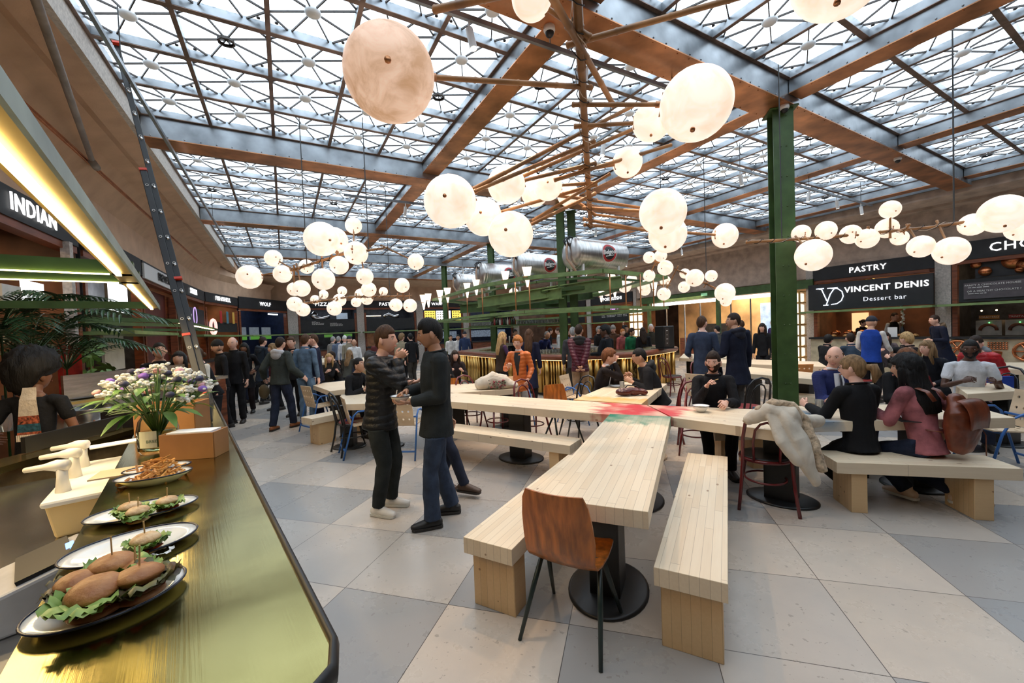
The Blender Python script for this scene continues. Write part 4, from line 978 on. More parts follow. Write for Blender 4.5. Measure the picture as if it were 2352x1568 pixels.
wthing('exit_sign', 'small green and white running man exit sign on the green beam', 'sign', WR(11.1, RW - .14, 2.93), (.28, .03, .12), M('exit_green', (.12, .3, .15), .4, emis=(.3, .6, .35), es=.6))
l = bpy.data.lights.new('shop_light', 'AREA'); l.energy = 170; l.color = (1, .78, .5); l.shape = 'RECTANGLE'; l.size = 6; l.size_y = 2
lo = bpy.data.objects.new('shop_light', l); COL.objects.link(lo); lo.location = WR(11.3, 17.6, 2.9)
# lantern columns
m_alab = EM('lit_alabaster', (1, .90, .76), .9)
def lantern(a, label):
    p = WR(a, RW - .25); t = thing('lantern_column', label, 'light column', p, atan2(BV.y, BV.x), 'alabaster lantern columns')
    for k in range(7): MB().box((0, 0, .18 + k * .38), (.34, .56, .30)).build('alabaster_block', m_alab, t, bevel=.04)
    g = MB()
    for k in range(8): g.box((0, 0, .0 + k * .38), (.38, .62, .05))
    for y in (-.28, 0, .28): g.box((-.18, y, 1.35), (.03, .05, 2.66)) 
    g.build('brass_grid', m_flute, t)
lantern(7.55, 'glowing alabaster block column just right of the near green column'); lantern(14.9, 'glowing alabaster block column left of the glazed entrance')
t, bx, L = stall(WR(18.6, RW), rR, nR, 3.3, 'poke and sushi stall with purple neon and white menu symbols', 'POKE/SUSHI', m_inwarm, lsize=.27, menu=(1.98, 2.55), wordx=.55)
nt_ = text('Poke Club', .2, .004, bold=.004)
place(nt_, t.matrix_basis @ Vector(L(1.9, .1, 2.72)), rR).build('neon_lettering', EM('neon_purple', (.75, .25, 1), 3), t, world=True)
for k in range(5): addrows(t, L, 3, .25, 2.4, .9 + k * .42, 1.3, 20 + k)
bx('board_gap', 0.3, 1, .5, .6, 1.2, 1.8, m_chrome)
# pillars between right shops
pl = MB()
def pillar(nm, a0, a1, b0, b1, z1=3.6, m=None):
    mb = MB(); c = WR((a0 + a1) / 2, (b0 + b1) / 2, z1 / 2); mb.box((0, 0, 0), (b1 - b0, a1 - a0, z1)); o = mb.build(nm, m or m_concL); o.location = c; o.rotation_euler = (0, 0, -YR); o['kind'] = 'structure'
pillar('trim_60', 3.72, 4.03, RW - .05, RW + .4); pillar('trim_61', 15.05, 15.25, RW - .05, RW + .4); pillar('trim_62', 18.62, 19.0, RW - .05, RW + .4); pillar('trim_63', 7.03, 7.25, RW - .02, RW + .4)
t, bx, L = stall(WR(23.5, RW), rR, nR, 4.4, 'far stall in the right back corner beside a pillar', None, m_inwarm, menu=(2.0, 2.5))
# back wall
bn = -AV
for (b0_, w, word, label, back, lsz, sd) in ((.70, 2.95, 'PIZZA', 'pizza stall with silver oven duct and chalk menu', m_indark, .34, 31), (4.08, 3.02, 'PASTA', 'pasta stall with silver duct and orange oven hatch', m_indark, .34, 41), (7.56, 2.62, 'WAFFLES', 'waffle stall with yellow and white lit squares', m_inblue, .32, 51), (10.62, 3.3, 'L', 'back wall stall seen through the green bar frame', m_inblue, .34, 61)):
    t, bx, L = stall(WR(BW, b0_), BV, bn, w, label, word, back, zs=(3.34, 3.74), lsize=lsz * .85, menu=(2.08, 2.72), lamp=(.75, .85, 1), le=25, wordx=.42)
    if word == 'PIZZA':
        for k, x in enumerate((.65, .85, 1.55, 1.9)): addrows(t, L, 4 if k % 2 == 0 else 3, .45, 2.6 - .05 * k, x, .95, sd + k)
        MB().tube([L(.9, .5, 3.1), L(.75, .5, 2.9), L(.85, .5, 2.78), L(1.2, .5, 2.76), L(1.6, .5, 2.88)], [.16, .17, .15, .1, .09], 12).build('oven_duct', m_chrome, t, True)
        bx('lit_window', 2.0, 2.6, .9, .95, 2.75, 3.1, M('cool_pane', (.2, .25, .3), .3, emis=(.35, .42, .5), es=.5))
        bx('green_screen', 1.3, 1.75, .9, .95, 1.72, 1.88, EM('green_screen', (.06, .16, .03), 1)); bx('green_screen', 2.35, 2.8, .9, .95, 1.72, 1.88, EM('green_screen', (.06, .16, .03), 1))
    if word == 'PASTA':
        MB().tube([L(1.2, .5, 2.82), L(1.5, .5, 2.95), L(1.8, .5, 2.8), L(2.1, .5, 2.86)], .11, 12).build('oven_duct', m_chrome, t, True)
        bx('strip_lamp', .0, 1.0, .3, .36, 2.86, 2.9, m_strip); bx('oven_hatch', .05, .9, .2, .3, 1.1, 1.85, M('copper_hatch', (.45, .22, .12), .35, metal=.5))
    if word == 'WAFFLES':
        for (x0, x1, c, e) in ((.08, .78, (.9, .72, .12), .9), (.85, 1.8, (.85, .92, 1), 1.3), (1.9, 2.5, (.9, .72, .12), .9)):
            bx('lit_panel', x0, x1, -.03, .0, 2.5, 3.12, EM('panel_%d' % int(c[0] * 100), c, e)); g = MB()
            for i in range(int((x1 - x0) / .16)):
                for k in range(4): g.box(L(x0 + .1 + i * .16, -.035, 2.58 + k * .15), (.09, .01, .06))
            g.build('waffle_pattern', M('waffle_brown', (.35, .25, .05) if c[2] < .5 else (.05, .1, .3), .6, var=0), t)
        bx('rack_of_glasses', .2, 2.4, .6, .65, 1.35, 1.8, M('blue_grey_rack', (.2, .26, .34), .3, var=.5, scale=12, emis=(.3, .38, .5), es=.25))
    if word == 'L': bx('rack_of_glasses', .2, 3, .6, .65, 1.35, 1.8, M('blue_grey_rack', (.2, .26, .34), .3))
for k, (x0, x1) in enumerate(((.21, .68), (3.67, 4.06), (7.12, 7.54), (10.2, 10.6), (13.95, 14.4))): pillar('trim_%d' % (70 + k), BW - .06, BW + .4, x0, x1, 3.75)
# corner and left wall
def lw(a): return WR(a, left_b(a))
def leftstall(a0, a1, word, label, back, **k):
    p, q = lw(a0), lw(a1); d = (q - p); W = d.length; d.normalize(); n = Vector((d.y, -d.x, 0)); return stall(p, d, n, W, label, word, back, zs=k.pop('zs', (3.26, 3.62)), **k)
t, bx, L = leftstall(4.2, 8.74, 'INDIAN', 'dark wood stall at far left under the lit word', m_inwarm, lsize=.32, wordx=.72, menu=None, canopy=False, le=60, counter=False)
def wallbox(t_, nm, x0, y0, x1, y1, m, b=-2.95, dpt=.04):
    a0_, z0_ = onB(x0, (y0 + y1) / 2, b); a1_, _z = onB(x1, (y0 + y1) / 2, b); xm = (x0 + x1) / 2; zt = onB(xm, y0, b)[1]; zb = onB(xm, y1, b)[1]
    return MB().bar(WR(a0_, b, (zt + zb) / 2), WR(a1_, b, (zt + zb) / 2), dpt, zt - zb).build(nm, m, t_, world=True)
wallbox(t, 'illuminated_sign', 52, 648, 97, 702, m_glow); wallbox(t, 'tile_strip', 0, 655, 44, 700, m_tile); wallbox(t, 'grey_post', 158, 560, 166, 850, m_concL, -2.7, .1)
t, bx, L = leftstall(8.95, 11.9, None, 'unlit dark stall with white lit screen and tiled pier', m_indark, menu=None, le=40, counter=False)
wallbox(t, 'lit_screen', 252, 652, 290, 716, m_glow, -2.6); wallbox(t, 'tiled_pier', 236, 755, 282, 850, m_tile, -2.7); wallbox(t, 'grey_panel', 190, 600, 236, 720, M('grey_panel', (.2, .2, .21), .5), -3.0)
t, bx, L = leftstall(12.0, 15.2, None, 'stall with deep red panel under a pale name band', m_walnut, menu=None, canopy=False, counter=False)
bx('pale_band', 0, 3.2, -.08, -.04, 3.22, 3.56, m_lampw)
place(text('BREWERY', .28, .006, bold=.002), t.matrix_basis @ Vector(L(1.7, -.10, 3.39)), AV).build('name_lettering', m_badge, t, world=True)
bx('red_panel', .1, 3.1, .2, .25, 0, 3.1, M('deep_red_panel', (.11, .02, .012), .5))
t, bx, L = leftstall(15.6, 18.9, 'SYRIEN', 'stall with slate board and swirly white script', m_inwarm, lsize=.28, menu=(2.15, 2.9))
place(text('My', .5, .004), t.matrix_basis @ Vector(L(1.0, -.05, 2.6)), (lw(18.9) - lw(15.6))).build('script_lettering', m_badgew, t, world=True)
c_ = MB(); c_.tube([L(1.75 + .22 * cos(2 * pi * k / 20), -.05, 2.62 + .3 * sin(2 * pi * k / 20)) for k in range(20)], .015, 6, closed=True); c_.build('script_ring', M('violet_ring', (.6, .4, .8), .4, emis=(.6, .4, .8), es=.8), t)
t, bx, L = leftstall(19.0, 21.6, 'FISH/SHELL', 'fish stall with hanging paddles and pink round lamp', m_inwarm, lsize=.26, menu=(2.1, 2.5))
for x, c in ((1.0, (.5, .03, .03)), (1.55, (.08, .22, .3)), (2.1, (.65, .4, .08))):
    MB().box(L(x, -.1, 2.7), (.16, .03, .5)).build('hanging_paddle', M('paddle_%d' % int(x * 100), c, .5, var=0), t, bevel=.05)
c_ = MB(); c_.tube([L(.4 + .2 * cos(2 * pi * k / 20), -.08, 2.3 + .28 * sin(2 * pi * k / 20)) for k in range(20)], .05, 6, closed=True); c_.build('pink_ring', EM('pink_light', (1, .5, .45), 1.2), t)
p, q = lw(21.7), WR(BW + .0, .18); d = (q - p)
t, bx, L = stall(p, d, Vector((d.y, -d.x, 0)), d.length, 'navy corner stall with three green tinted screens', 'WOLF', m_inblue, zs=(3.18, 3.7), lsize=.28, menu=None, lamp=(.5, .65, 1), le=25)
for k in range(3): bx('screen', .45 + k * .85, 1.05 + k * .85, .5, .55, 1.75, 2.35, M('grey_screen', (.12, .14, .16), .3, emis=(.12, .14, .16), es=.6)); bx('screen_grass', .45 + k * .85, 1.05 + k * .85, .48, .5, 1.75, 1.92, EM('grass_screen', (.05, .15, .02), 1))
bx('square_lamp', .25, .5, .3, .35, 2.75, 3.0, EM('square_lamp', (1, .7, .5), 3)); bx('tube_lamp', 2.4, 3.1, .3, .35, 2.98, 3.04, m_cool)
# orange service pipe along the left cornice
pp = thing('service_pipe', 'copper coloured service pipe running along the left cornice', 'pipe', WR(2, -2.1, 4.6))
MB().tube([WR(a, (B0 + left_b(a)) / 2 - .28, 4.56) for a in range(0, 22)], .035, 8).build('pipe_run', m_copp, pp, True, world=True)
g1 = thing('grey_conduit', 'grey painted conduit crossing the soffit at top left', 'pipe', G(60, 0, 4.6)); MB().tube([G(72, -30, 4.5), G(210, 365, 4.5)], .035, 10).build('tube', m_lampw if 0 else M('grey_conduit_paint', (.25, .22, .2), .5), g1, True, world=True)
MB().tube([G(212, 372, 4.5), G(222, 385, 4.5)], .05, 10).build('end_collar', M('grey_conduit_paint'), g1, True, world=True)
# cameras
for i, (x, y, lb) in enumerate(((1262, 70, 'white dome camera under the copper beam at the top centre'), (1802, 248, 'white dome camera at the head of the near green column'), (2062, 366, 'white dome camera further along the big copper beam'))):
    p = G(x, y, ZB - .05); t = thing('dome_camera', lb, 'security camera', p, 0, 'white dome cameras'); MB().lathe([(.055, .05), (.06, 0), (.05, -.02)], n=16).build('housing', m_lampw, t, True); MB().ball((0, 0, -.025), .045, 14, 8).build('dome', m_black, t, True)
# telescopic ladder leaning on the left cornice
lb_ = G(565, 1228, 0); lt = G(268, 105, 4.98)
ld = thing('telescopic_ladder', 'tall black telescopic ladder with red clips leaning against the left cornice', 'ladder', lb_)
dv = (lt - lb_).normalized(); sd_ = dv.cross(Vector((0, 0, 1))).cross(dv); va = (Vector((0, 0, CAMH)) - (lb_ + lt) / 2).normalized(); nn = dv.cross(va).normalized(); vv = nn.cross(dv)
for k, off in enumerate((0, -.34)):
    MB().bar(lb_ + vv * off + dv * .05, lt + vv * off, .05, .028, up=vv).build('stile', m_black, ld, world=True, bevel=.004)
lo_ = lb_.lerp(lt, .02) - nn * .05 + vv * .03; lp_ = lb_.lerp(lt, .70) - nn * .05 + vv * .03
MB().bar(lo_, lp_, .054, .03, up=vv).build('lower_stile', m_black, ld, world=True, bevel=.004)
m_clip = M('red_clip', (.7, .05, .02), .4, var=0)
for u, o_ in ((1.0, 0), (.70, -.05), (.36, -.05), (.47, 0), (.25, -.03)): c = lb_.lerp(lt, u) + nn * o_ + vv * .03; MB().bar(c - dv * .012, c + dv * .012, .062, .045, up=vv).build('red_clip', m_clip, ld, world=True)
for k in range(17):
    u = .06 + k * .055; a = lb_.lerp(lt, u); MB().tube([a + vv * .02, a - vv * .36], .015, 8).build('rung', m_chrome, ld, True, world=True)
    for o_ in ((0,) if u > .7 else (0, -.05)):
        c = lb_.lerp(lt, u) + nn * o_ + vv * .05; MB().tube([c + (nn * cos(2 * pi * j / 12) + dv * sin(2 * pi * j / 12)) * .011 for j in range(12)], .002, 4, closed=True).build('rung_plug', m_badgew, ld, world=True)
# ================================================================ FRONT KITCHEN KIOSK
KD = Vector((.63, -.777, 0)).normalized(); KN = Vector((.777, .63, 0)).normalized()
def K(t, n, z=0.0): return KD * t + KN * n + Vector((0, 0, z))
KZ = 1.15; krz = atan2(KD.y, KD.x)
def brush_mat():
    m = bpy.data.materials.new('brushed_brass_top'); m.use_nodes = True; nt = m.node_tree; N = nt.nodes; L = nt.links; b = N['Principled BSDF']
    b.inputs['Metallic'].default_value = 1; b.inputs['Anisotropic'].default_value = .5
    tc = N.new('ShaderNodeTexCoord'); mp = N.new('ShaderNodeMapping'); mp.inputs['Scale'].default_value = (2, 1.2, 1); L.new(tc.outputs['Object'], mp.inputs[0])
    nz = N.new('ShaderNodeTexNoise'); nz.inputs['Scale'].default_value = 2.2; nz.inputs['Detail'].default_value = 6; nz.inputs['Distortion'].default_value = .8; L.new(mp.outputs[0], nz.inputs['Vector'])
    c = mixc(nt, nz.outputs['Fac'], (.17, .135, .03), (.52, .46, .19)); L.new(c, b.inputs['Base Color'])
    m2 = N.new('ShaderNodeMapping'); m2.inputs['Scale'].default_value = (1.5, 90, 1); L.new(tc.outputs['Object'], m2.inputs[0])
    n2 = N.new('ShaderNodeTexNoise'); n2.inputs['Scale'].default_value = 3; n2.inputs['Detail'].default_value = 3; L.new(m2.outputs[0], n2.inputs['Vector'])
    mr = N.new('ShaderNodeMapRange'); mr.inputs[3].default_value = .08; mr.inputs[4].default_value = .26; L.new(nz.outputs['Fac'], mr.inputs[0]); L.new(mr.outputs[0], b.inputs['Roughness'])
    bp = N.new('ShaderNodeBump'); bp.inputs['Strength'].default_value = .08; bp.inputs['Distance'].default_value = .002; L.new(n2.outputs['Fac'], bp.inputs['Height']); L.new(bp.outputs[0], b.inputs['Normal'])
    return m
kt = thing('service_counter', 'long brass topped service counter in the foreground carrying the plates of burgers', 'counter', K(-2.8, -.08, 0), krz)
def kb(t, nm, t0, t1, n0, n1, z0, z1, m, bev=0): return MB().box(K((t0 + t1) / 2, (n0 + n1) / 2, (z0 + z1) / 2), (abs(t1 - t0), abs(n1 - n0), z1 - z0), krz).build(nm, m, t, world=True, bevel=bev)
kq = [K(a, b) for a, b in ((-5.05, -.279), (-5.05, .182), (-.79, .182), (-.745, .165), (-.712, .12), (-.712, -.279))]; MB().prism(kq, KZ - .02, KZ).build('brass_top', brush_mat(), kt, world=True)
kb(kt, 'front_panel', -5.0, -.78, .10, .14, 0, KZ - .02, m_base)
kb(kt, 'body', -5.0, -.78, -.06, .10, .05, KZ - .025, m_base)
ed = MB(); ed.tube([K(-5.05, .19, KZ - .01), K(-.80, .19, KZ - .01), K(-.735, .17, KZ - .01), K(-.70, .12, KZ - .01), K(-.70, -.28, KZ - .01)], [(.010, .022)] * 5, 10, up=(0, 0, 1)); ed.build('black_edge_trim', m_black, kt, True, world=True)
# glass screen at the far end
gs = thing('glass_screen', 'low bent glass screen with dark edge at the far end of the brass counter', 'glass screen', K(-4.4, .1, KZ))
MB().bar(K(-5.0, .12, KZ + .14), K(-3.6, .12, KZ + .14), .006, .26).build('pane', m_glass, gs, world=True)
MB().tube([K(-5.0, .12, KZ + .27), K(-4.6, .12, KZ + .27), K(-3.9, .12, KZ + .22), K(-3.55, .12, KZ + .01)], .008, 6).build('dark_edge', m_black, gs, True, world=True)
# lower work counter with steel
wk = thing('work_counter', 'stainless work counter behind the brass top, sauce pumps standing on it', 'counter', K(-2, -.8, 0), krz)
kb(wk, 'worktop', -3.9, -.3, -1.3, -.07, .84, .88, m_chrome); kb(wk, 'cabinet', -3.85, -.35, -.6, -.07, 0, .84, m_base)
wk2 = thing('rear_counter', 'lit kitchen counter along the back of the kiosk with steel bowl and platters', 'counter', G(220, 960, 0) * .6)
pq = [D(100, 900, 3.6), D(292, 900, 3.95), D(418, 900, 5.9), D(130, 900, 4.4)]
MB().prism(pq, .91, .95).build('worktop', m_chrome, wk2, world=True); MB().prism(pq, .0, .90).build('cabinet', m_base, wk2, world=True)
r0 = D(418, 900, 5.9); r1 = D(130, 900, 4.4); r0.z = r1.z = 1.19
MB().bar(r0 + Vector((0, .06, 0)), r1 + Vector((0, .06, 0)), .03, .44).build('splashback', m_chrome, wk2, world=True); MB().bar(r0 + Vector((0, -.16, -.08)), r1 + Vector((0, -.16, -.08)), .34, .03).build('rear_shelf', m_brass, wk2, world=True)
MB().bar(r0 + Vector((.1, .08, .33)), r1 + Vector((0, .08, .33)), .008, .2).build('glass_guard', m_glass, wk2, world=True)
wk3 = thing('pass_shelf', 'brass lit pass shelf with black rail between cook and brass counter', 'shelf', Vector((-3.4, 2.9, 0)))
MB().prism([(-3.42, 3.50), (-3.27, 3.50), (-3.12, 1.9), (-3.42, 1.9)], .96, 1.0).build('shelf', m_brass, wk3, world=True)
MB().prism([(-3.40, 3.48), (-3.30, 3.48), (-3.20, 1.95), (-3.40, 1.95)], 0, .96).build('support', M('warm_steel', (.45, .33, .18), .35, metal=.8, var=.2), wk3, world=True)
MB().bar((-3.40, 3.46, 1.06), (-3.38, 2.75, 1.06), .03, .11).build('black_rail', m_black, wk3, world=True)
# canopy frame with warm strips
m_gold = M('gold_channel', (.42, .30, .10), .35, metal=.7, var=.2, scale=2)
kc = thing('kiosk_canopy', 'green steel canopy frame with warm light strips over the foreground kiosk', 'canopy frame', K(-2.8, -.2, 2.05), krz)
kb(kc, 'long_bar', -5.05, -.0, -.245, -.172, 2.05, 2.08, m_gold); kb(kc, 'side_flange', -5.05, .0, -.172, -.164, 2.04, 2.08, M('grey_green_flange', (.28, .33, .28), .5))
for a in (-5.03, -2.95, -2.62): kb(kc, 'cross_bar', a - .035, a + .035, -3.6, -.17, 2.05, 2.11, m_green)
m_led = EM('warm_led', (1, .76, .32), 10)
for (a, b) in ((-2.58, -.05), (-4.98, -3.0)): kb(kc, 'light_strip', a, b, -.228, -.210, 2.038, 2.046, m_led)
for a in (-2.62, -4.0, -2.9):
    l = bpy.data.lights.new('strip_lamp', 'AREA'); l.energy = 14; l.color = (1, .72, .36); l.shape = 'RECTANGLE'; l.size = 1.2; l.size_y = .05; lo = bpy.data.objects.new('strip_lamp', l); COL.objects.link(lo); lo.location = K(a, -1.1 if a > -3.5 else -.19, 2.025); lo.rotation_euler = (0, 0, krz + (pi / 2 if a > -3.5 else 0))
for a in (-2.90, -2.57): kb(kc, 'light_strip', a - .01, a - .004, -3.5, -.25, 2.042, 2.048, m_led)
MB().tube([K(-3.0, -3.2, 2.1), K(-3.0, -3.2, 4.4)], .008, 6).build('suspension_rod', m_wire, kc, world=True)
k2 = thing('kiosk_canopy', 'second green canopy frame with light strips, beyond the first kiosk', 'canopy frame', G(410, 745, 2.05))
for p, q in (((175, 732), (412, 737)), ((190, 742), (415, 747)), ((200, 756), (490, 758)), ((412, 737), (497, 757)), ((415, 747), (455, 757))): MB().bar(G(*p, 2.05), G(*q, 2.05), .06, .055).build('bar', m_green, k2, world=True)
MB().bar(G(414, 742, 2.02), G(490, 757, 2.02), .04, .01).build('light_strip', m_led, k2, world=True)
MB().tube([G(413, 738, 2.1), G(413, 738, 2.1) + Vector((0, 0, 2.9))], .01, 5).build('suspension_rod', m_wire, k2)
# ---- plates and food
m_enam = M('white_enamel', (.86, .86, .84), .18, var=0, coat=.5); m_rim = M('navy_rim', (.01, .015, .04), .3, var=0)
m_bun = M('toasted_bun', (.30, .10, .03), .5, var=.25, scale=28, col2=(.52, .25, .09), bump=.25, bscale=90); m_patty = M('meat_patty', (.10, .035, .015), .45, var=.4, scale=30, bump=.5)
m_bunp = M('seeded_bun', (.50, .25, .09), .6, var=.2, scale=40, col2=(.82, .62, .38), bump=.3, bscale=150)
m_lett = M('lettuce', (.10, .22, .03), .45, var=.4, scale=15, col2=(.35, .48, .14)); m_lettd = M('dark_lettuce', (.06, .02, .015), .45, var=.4, scale=20, col2=(.12, .14, .04)); m_sauce = M('tomato_sauce', (.40, .05, .01), .3)
m_fry = M('fried_chips', (.42, .17, .04), .45, var=.3, scale=18, col2=(.68, .36, .10)); m_stick = M('skewer_wood', (.55, .35, .15), .6)
def plate(px, py, ang, a, b, label, deep=.018, name='oval_plate', grp='oval white enamel plates with navy rims'):
    p = G(px, py, KZ); t = thing(name, label, 'plate', p, ang, grp)
    MB().lathe([(0, .002), (.62, .002), (.80, deep * .7), (1, deep), (1, deep - .003), (.82, deep * .5), (.64, 0), (0, 0)], n=48, sx=a, sy=b, cap=False).build('dish', m_enam, t, True)
    MB().tube([(a * cos(2 * pi * k / 48), b * sin(2 * pi * k / 48), deep) for k in range(48)], .0028, 6, closed=True).build('rim', m_rim, t, True)
    return t
def leafy(mb, c, r, n, h, seed):
    random.seed(seed)
    for i in range(n):
        a = 2 * pi * i / n + random.uniform(-.3, .3); q = Vector(c) + Vector((cos(a) * r * .75, sin(a) * r * .75, 0)); d = Vector((cos(a), sin(a), random.uniform(-.3, .5))); s = Vector((-sin(a), cos(a), 0)); w = random.uniform(.35, .6) * r; ln = random.uniform(.35, .65) * r; vs = []
        for j in range(4):
            for k in range(5):
                u = j / 3; v = k / 4 * 2 - 1; vs.append(q + d * ln * u + s * w * v * (1 - .3 * u) + Vector((0, 0, h * (.25 * sin(v * 7 + i) + .3 * sin(u * 5 + i * 2)))))
        mb.add(vs, [(j * 5 + k, j * 5 + k + 1, j * 5 + k + 6, j * 5 + k + 5) for j in range(3) for k in range(4)])
def burger(p, r, label, bun=m_bun, lett=m_lett, seed=1, stick=True, patty=True, tilt=0):
    t = thing('burger', label, 'burger', p, random.random() * 3, 'small burgers on the foreground plates')
    def wob(d): return 1 + .05 * noise.noise(d * 2.2 + Vector((seed, 0, 0)))
    MB().ball((0, 0, r * .22), (r * .95, r * .95, r * .28), 24, 10, fn=wob).build('bottom_bun', bun, t, True)
    MB().ball((0, 0, r * .62), (r * 1.02, r * 1.02, r * .26), 24, 10, fn=lambda d: 1 + .10 * noise.noise(d * 5 + Vector((seed, 3, 0)))).build('patty', m_patty if patty else m_lett, t, True)
    m_ = MB(); leafy(m_, (0, 0, r * .82), r * 1.2, 15, r * .5, seed); m_.build('lettuce', lett, t, True)
    sm = MB(); leafy(sm, (0, 0, r * .5), r * .9, 5, r * .1, seed + 9); sm.build('sauce', m_sauce, t, True)
    tb = MB(); R_ = Matrix.Rotation(tilt, 3, 'X'); tb.ball((0, 0, r * 1.05), (r * .97, r * .97, r * .50), 28, 14, R=R_, fn=lambda d: (1 + .06 * noise.noise(d * 2 + Vector((seed, 1, 0)))) * (1 if d.z > -.1 else .9)); tb.build('top_bun', bun, t, True)
    if stick: MB().tube([(0, 0, r * .6), (r * .1, .0, r * 2.5)], .0018, 6).build('skewer', m_stick, t)
    return t
P1 = (254, 1386); pa = .75
plate(*P1, .74, .130, .103, 'nearest oval white plate, crowded with five burgers')
for i, (x, y, r, lb, lt_) in enumerate(((222, 1408, .048, 'burger at the front of the nearest plate with pale lettuce', m_lett), (322, 1372, .047, 'burger at the right of the nearest plate with dark patty and red sauce', m_lettd), (180, 1375, .038, 'burger at the left back of the nearest plate', m_lettd), (262, 1340, .045, 'round dark burger at the back of the nearest plate', m_lett), (312, 1338, .034, 'burger half hidden at the back right of the nearest plate', m_lett))):
    burger(G(x, y, KZ + .006), r, lb, m_bun, lt_, i + 2, stick=i in (1, 3, 4), tilt=(.15, -.15, .1, .05, -.1)[i])
plate(305, 1262, .64, .143, .098, 'second oval white plate, nearly empty with one seeded burger')
burger(G(336, 1268, KZ + .006), .034, 'single pale seeded burger on the second plate', m_bunp, m_lett, 11)
ms = MB(); leafy(ms, (0, 0, .006), .02, 6, .004, 4); o = ms.build('food_scraps', M('cream_scraps', (.8, .7, .55), .6, var=.4, scale=60), None, True); o.location = G(372, 1270, KZ + .006); tag(o, 'creamy crumbs left beside the burger on the second plate', 'food')
plate(330, 1180, .55, .145, .085, 'third oval plate with three sliders and rocket leaves')
for i, (x, y, lb) in enumerate(((300, 1186, 'left slider of the three on the rocket plate'), (318, 1197, 'front slider of the three on the rocket plate'), (385, 1172, 'right slider of the three on the rocket plate'))): burger(G(x, y, KZ + .006), .031, lb, m_bunp, m_lett, 20 + i)
def fries(px, py, ang, a, b, label, seed, n=70):
    random.seed(seed); mb = MB()
    for i in range(n):
        u = random.gauss(0, .36); v = random.gauss(0, .36); h = max(0, .045 * (1 - (u * u + v * v) * 1.2)) * random.random() + .012
        c = Vector((u * a, v * b, h)); d = Vector((random.uniform(-1, 1), random.uniform(-1, 1), random.uniform(-.35, .35))).normalized() * random.uniform(.018, .034); mb.bar(c - d, c + d, .007, .007)
    o = mb.build('chips', m_fry, None); o.location = G(px, py, KZ); o.rotation_euler = (0, 0, ang); tag(o, label, 'chips', kind='stuff'); return o
plate(355, 1108, .45, .125, .07, 'deep oval enamel dish of chips with dark rim, nearer of the two', .035, 'oval_dish'); fries(352, 1104, .45, .11, .06, 'heap of brown chips in the nearer deep dish', 1)
plate(362, 1082, .45, .12, .065, 'shallow oval plate of chips behind the deep dish'); fries(362, 1080, .45, .10, .055, 'scattered brown chips on the plate behind the deep dish', 2, 45)
o = MB().box((0, 0, .003), (.24, .14, .006), .5).build('paper_sheet', M('kraft_paper', (.68, .50, .32), .7, var=.05)); o.location = G(300, 1082, KZ); tag(o, 'folded brown paper sheets under the chip plates', 'paper')
# ---- boxes, vase, flowers
m_box = M('cardboard', (.36, .17, .065), .6, var=.08)
def cbox(px, py, w, d, h, rz, label, open_=True):
    p = G(px, py, KZ + .001); t = thing('cardboard_box', label, 'box', p, rz, 'brown boxes on the brass counter')
    MB().box((0, 0, .004), (w, d, .008)).build('bottom', m_box, t)
    for nm, c, s_ in (('front_side', (0, -d / 2, h / 2), (w, .008, h)), ('back_side', (0, d / 2, h / 2), (w, .008, h)), ('left_side', (-w / 2, 0, h / 2), (.008, d, h)), ('right_side', (w / 2, 0, h / 2), (.008, d, h))): MB().box(c, s_).build(nm, m_box, t)
    return t
t = cbox(450, 1046, .24, .12, .125, .12, 'brown wooden-look napkin box nearest on the counter edge, white napkins inside')
m_nap = M('white_napkin', (.85, .87, .9), .8, var=.02); MB().box((0, 0, .065), (.2, .09, .128)).build('napkins', m_nap, t)
t = cbox(400, 990, .34, .16, .19, .15, 'larger brown box standing behind the napkin box and the flowers'); MB().box((0, 0, .07), (.3, .12, .12)).build('kraft_trays', m_box, t)
o = MB().box((0, 0, .003), (.10, .30, .006)).build('paper_menu', m_nap); o.location = G(290, 1015, KZ); o.rotation_euler = (0, 0, -.75); tag(o, 'white folded paper lying beside the flower jar', 'paper')
vp = G(366, 1036, KZ); v = thing('glass_jar_vase', 'clear glass jar with paper label holding the bouquet', 'vase', vp)
MB().lathe([(.075, .003), (.085, .02), (.088, .12), (.078, .17), (.062, .195), (.062, .22), (.058, .22), (.058, .195), (.074, .17), (.084, .12), (.081, .02), (.0, .008)], n=32, cap=False).build('jar', M('jar_glass', (.9, .95, .9), .02, var=0, trans=1, ior=1.2), v, True)
MB().lathe([(.0, .01), (.08, .022), (.082, .11), (.0, .112)], n=24, cap=False).build('water', M('vase_water', (.62, .66, .42), .02, var=0, trans=.9, ior=1.2), v, True)
va_ = aim(-vp) ; lab = MB(); lab.v = [Vector((-.0885 * sin(a) , -.0885 * cos(a), z)) for a in [.05 - .0 + .18 * k - .7 for k in range(6)] for z in (.04, .125)]; lab.f = [(2 * k, 2 * k + 1, 2 * k + 3, 2 * k + 2) for k in range(5)]; lab.build('paper_label', M('label_cream', (.75, .76, .62), .6, var=0), v)
def wrapt(mb_, r, z, a0):
    o = MB(); o.v = [Vector((r * sin(a0 + p.x / r), -r * cos(a0 + p.x / r), z + p.y)) for p in mb_.v]; o.f = mb_.f; return o
wrapt(text('BREE', .022, .0004), .0895, .072, .42).build('label_lettering', M('label_green', (.08, .2, .1), .6, var=0), v)
random.seed(12)
m_stem = M('stem_green', (.07, .16, .03), .5); m_leaf = M('leaf_green', (.07, .17, .035), .45, var=.35, scale=12, col2=(.16, .30, .07))
bq = thing('flower_bouquet', 'mixed bouquet of white, purple and pink flowers standing in the glass jar', 'flowers', vp)
sm = MB(); heads = []
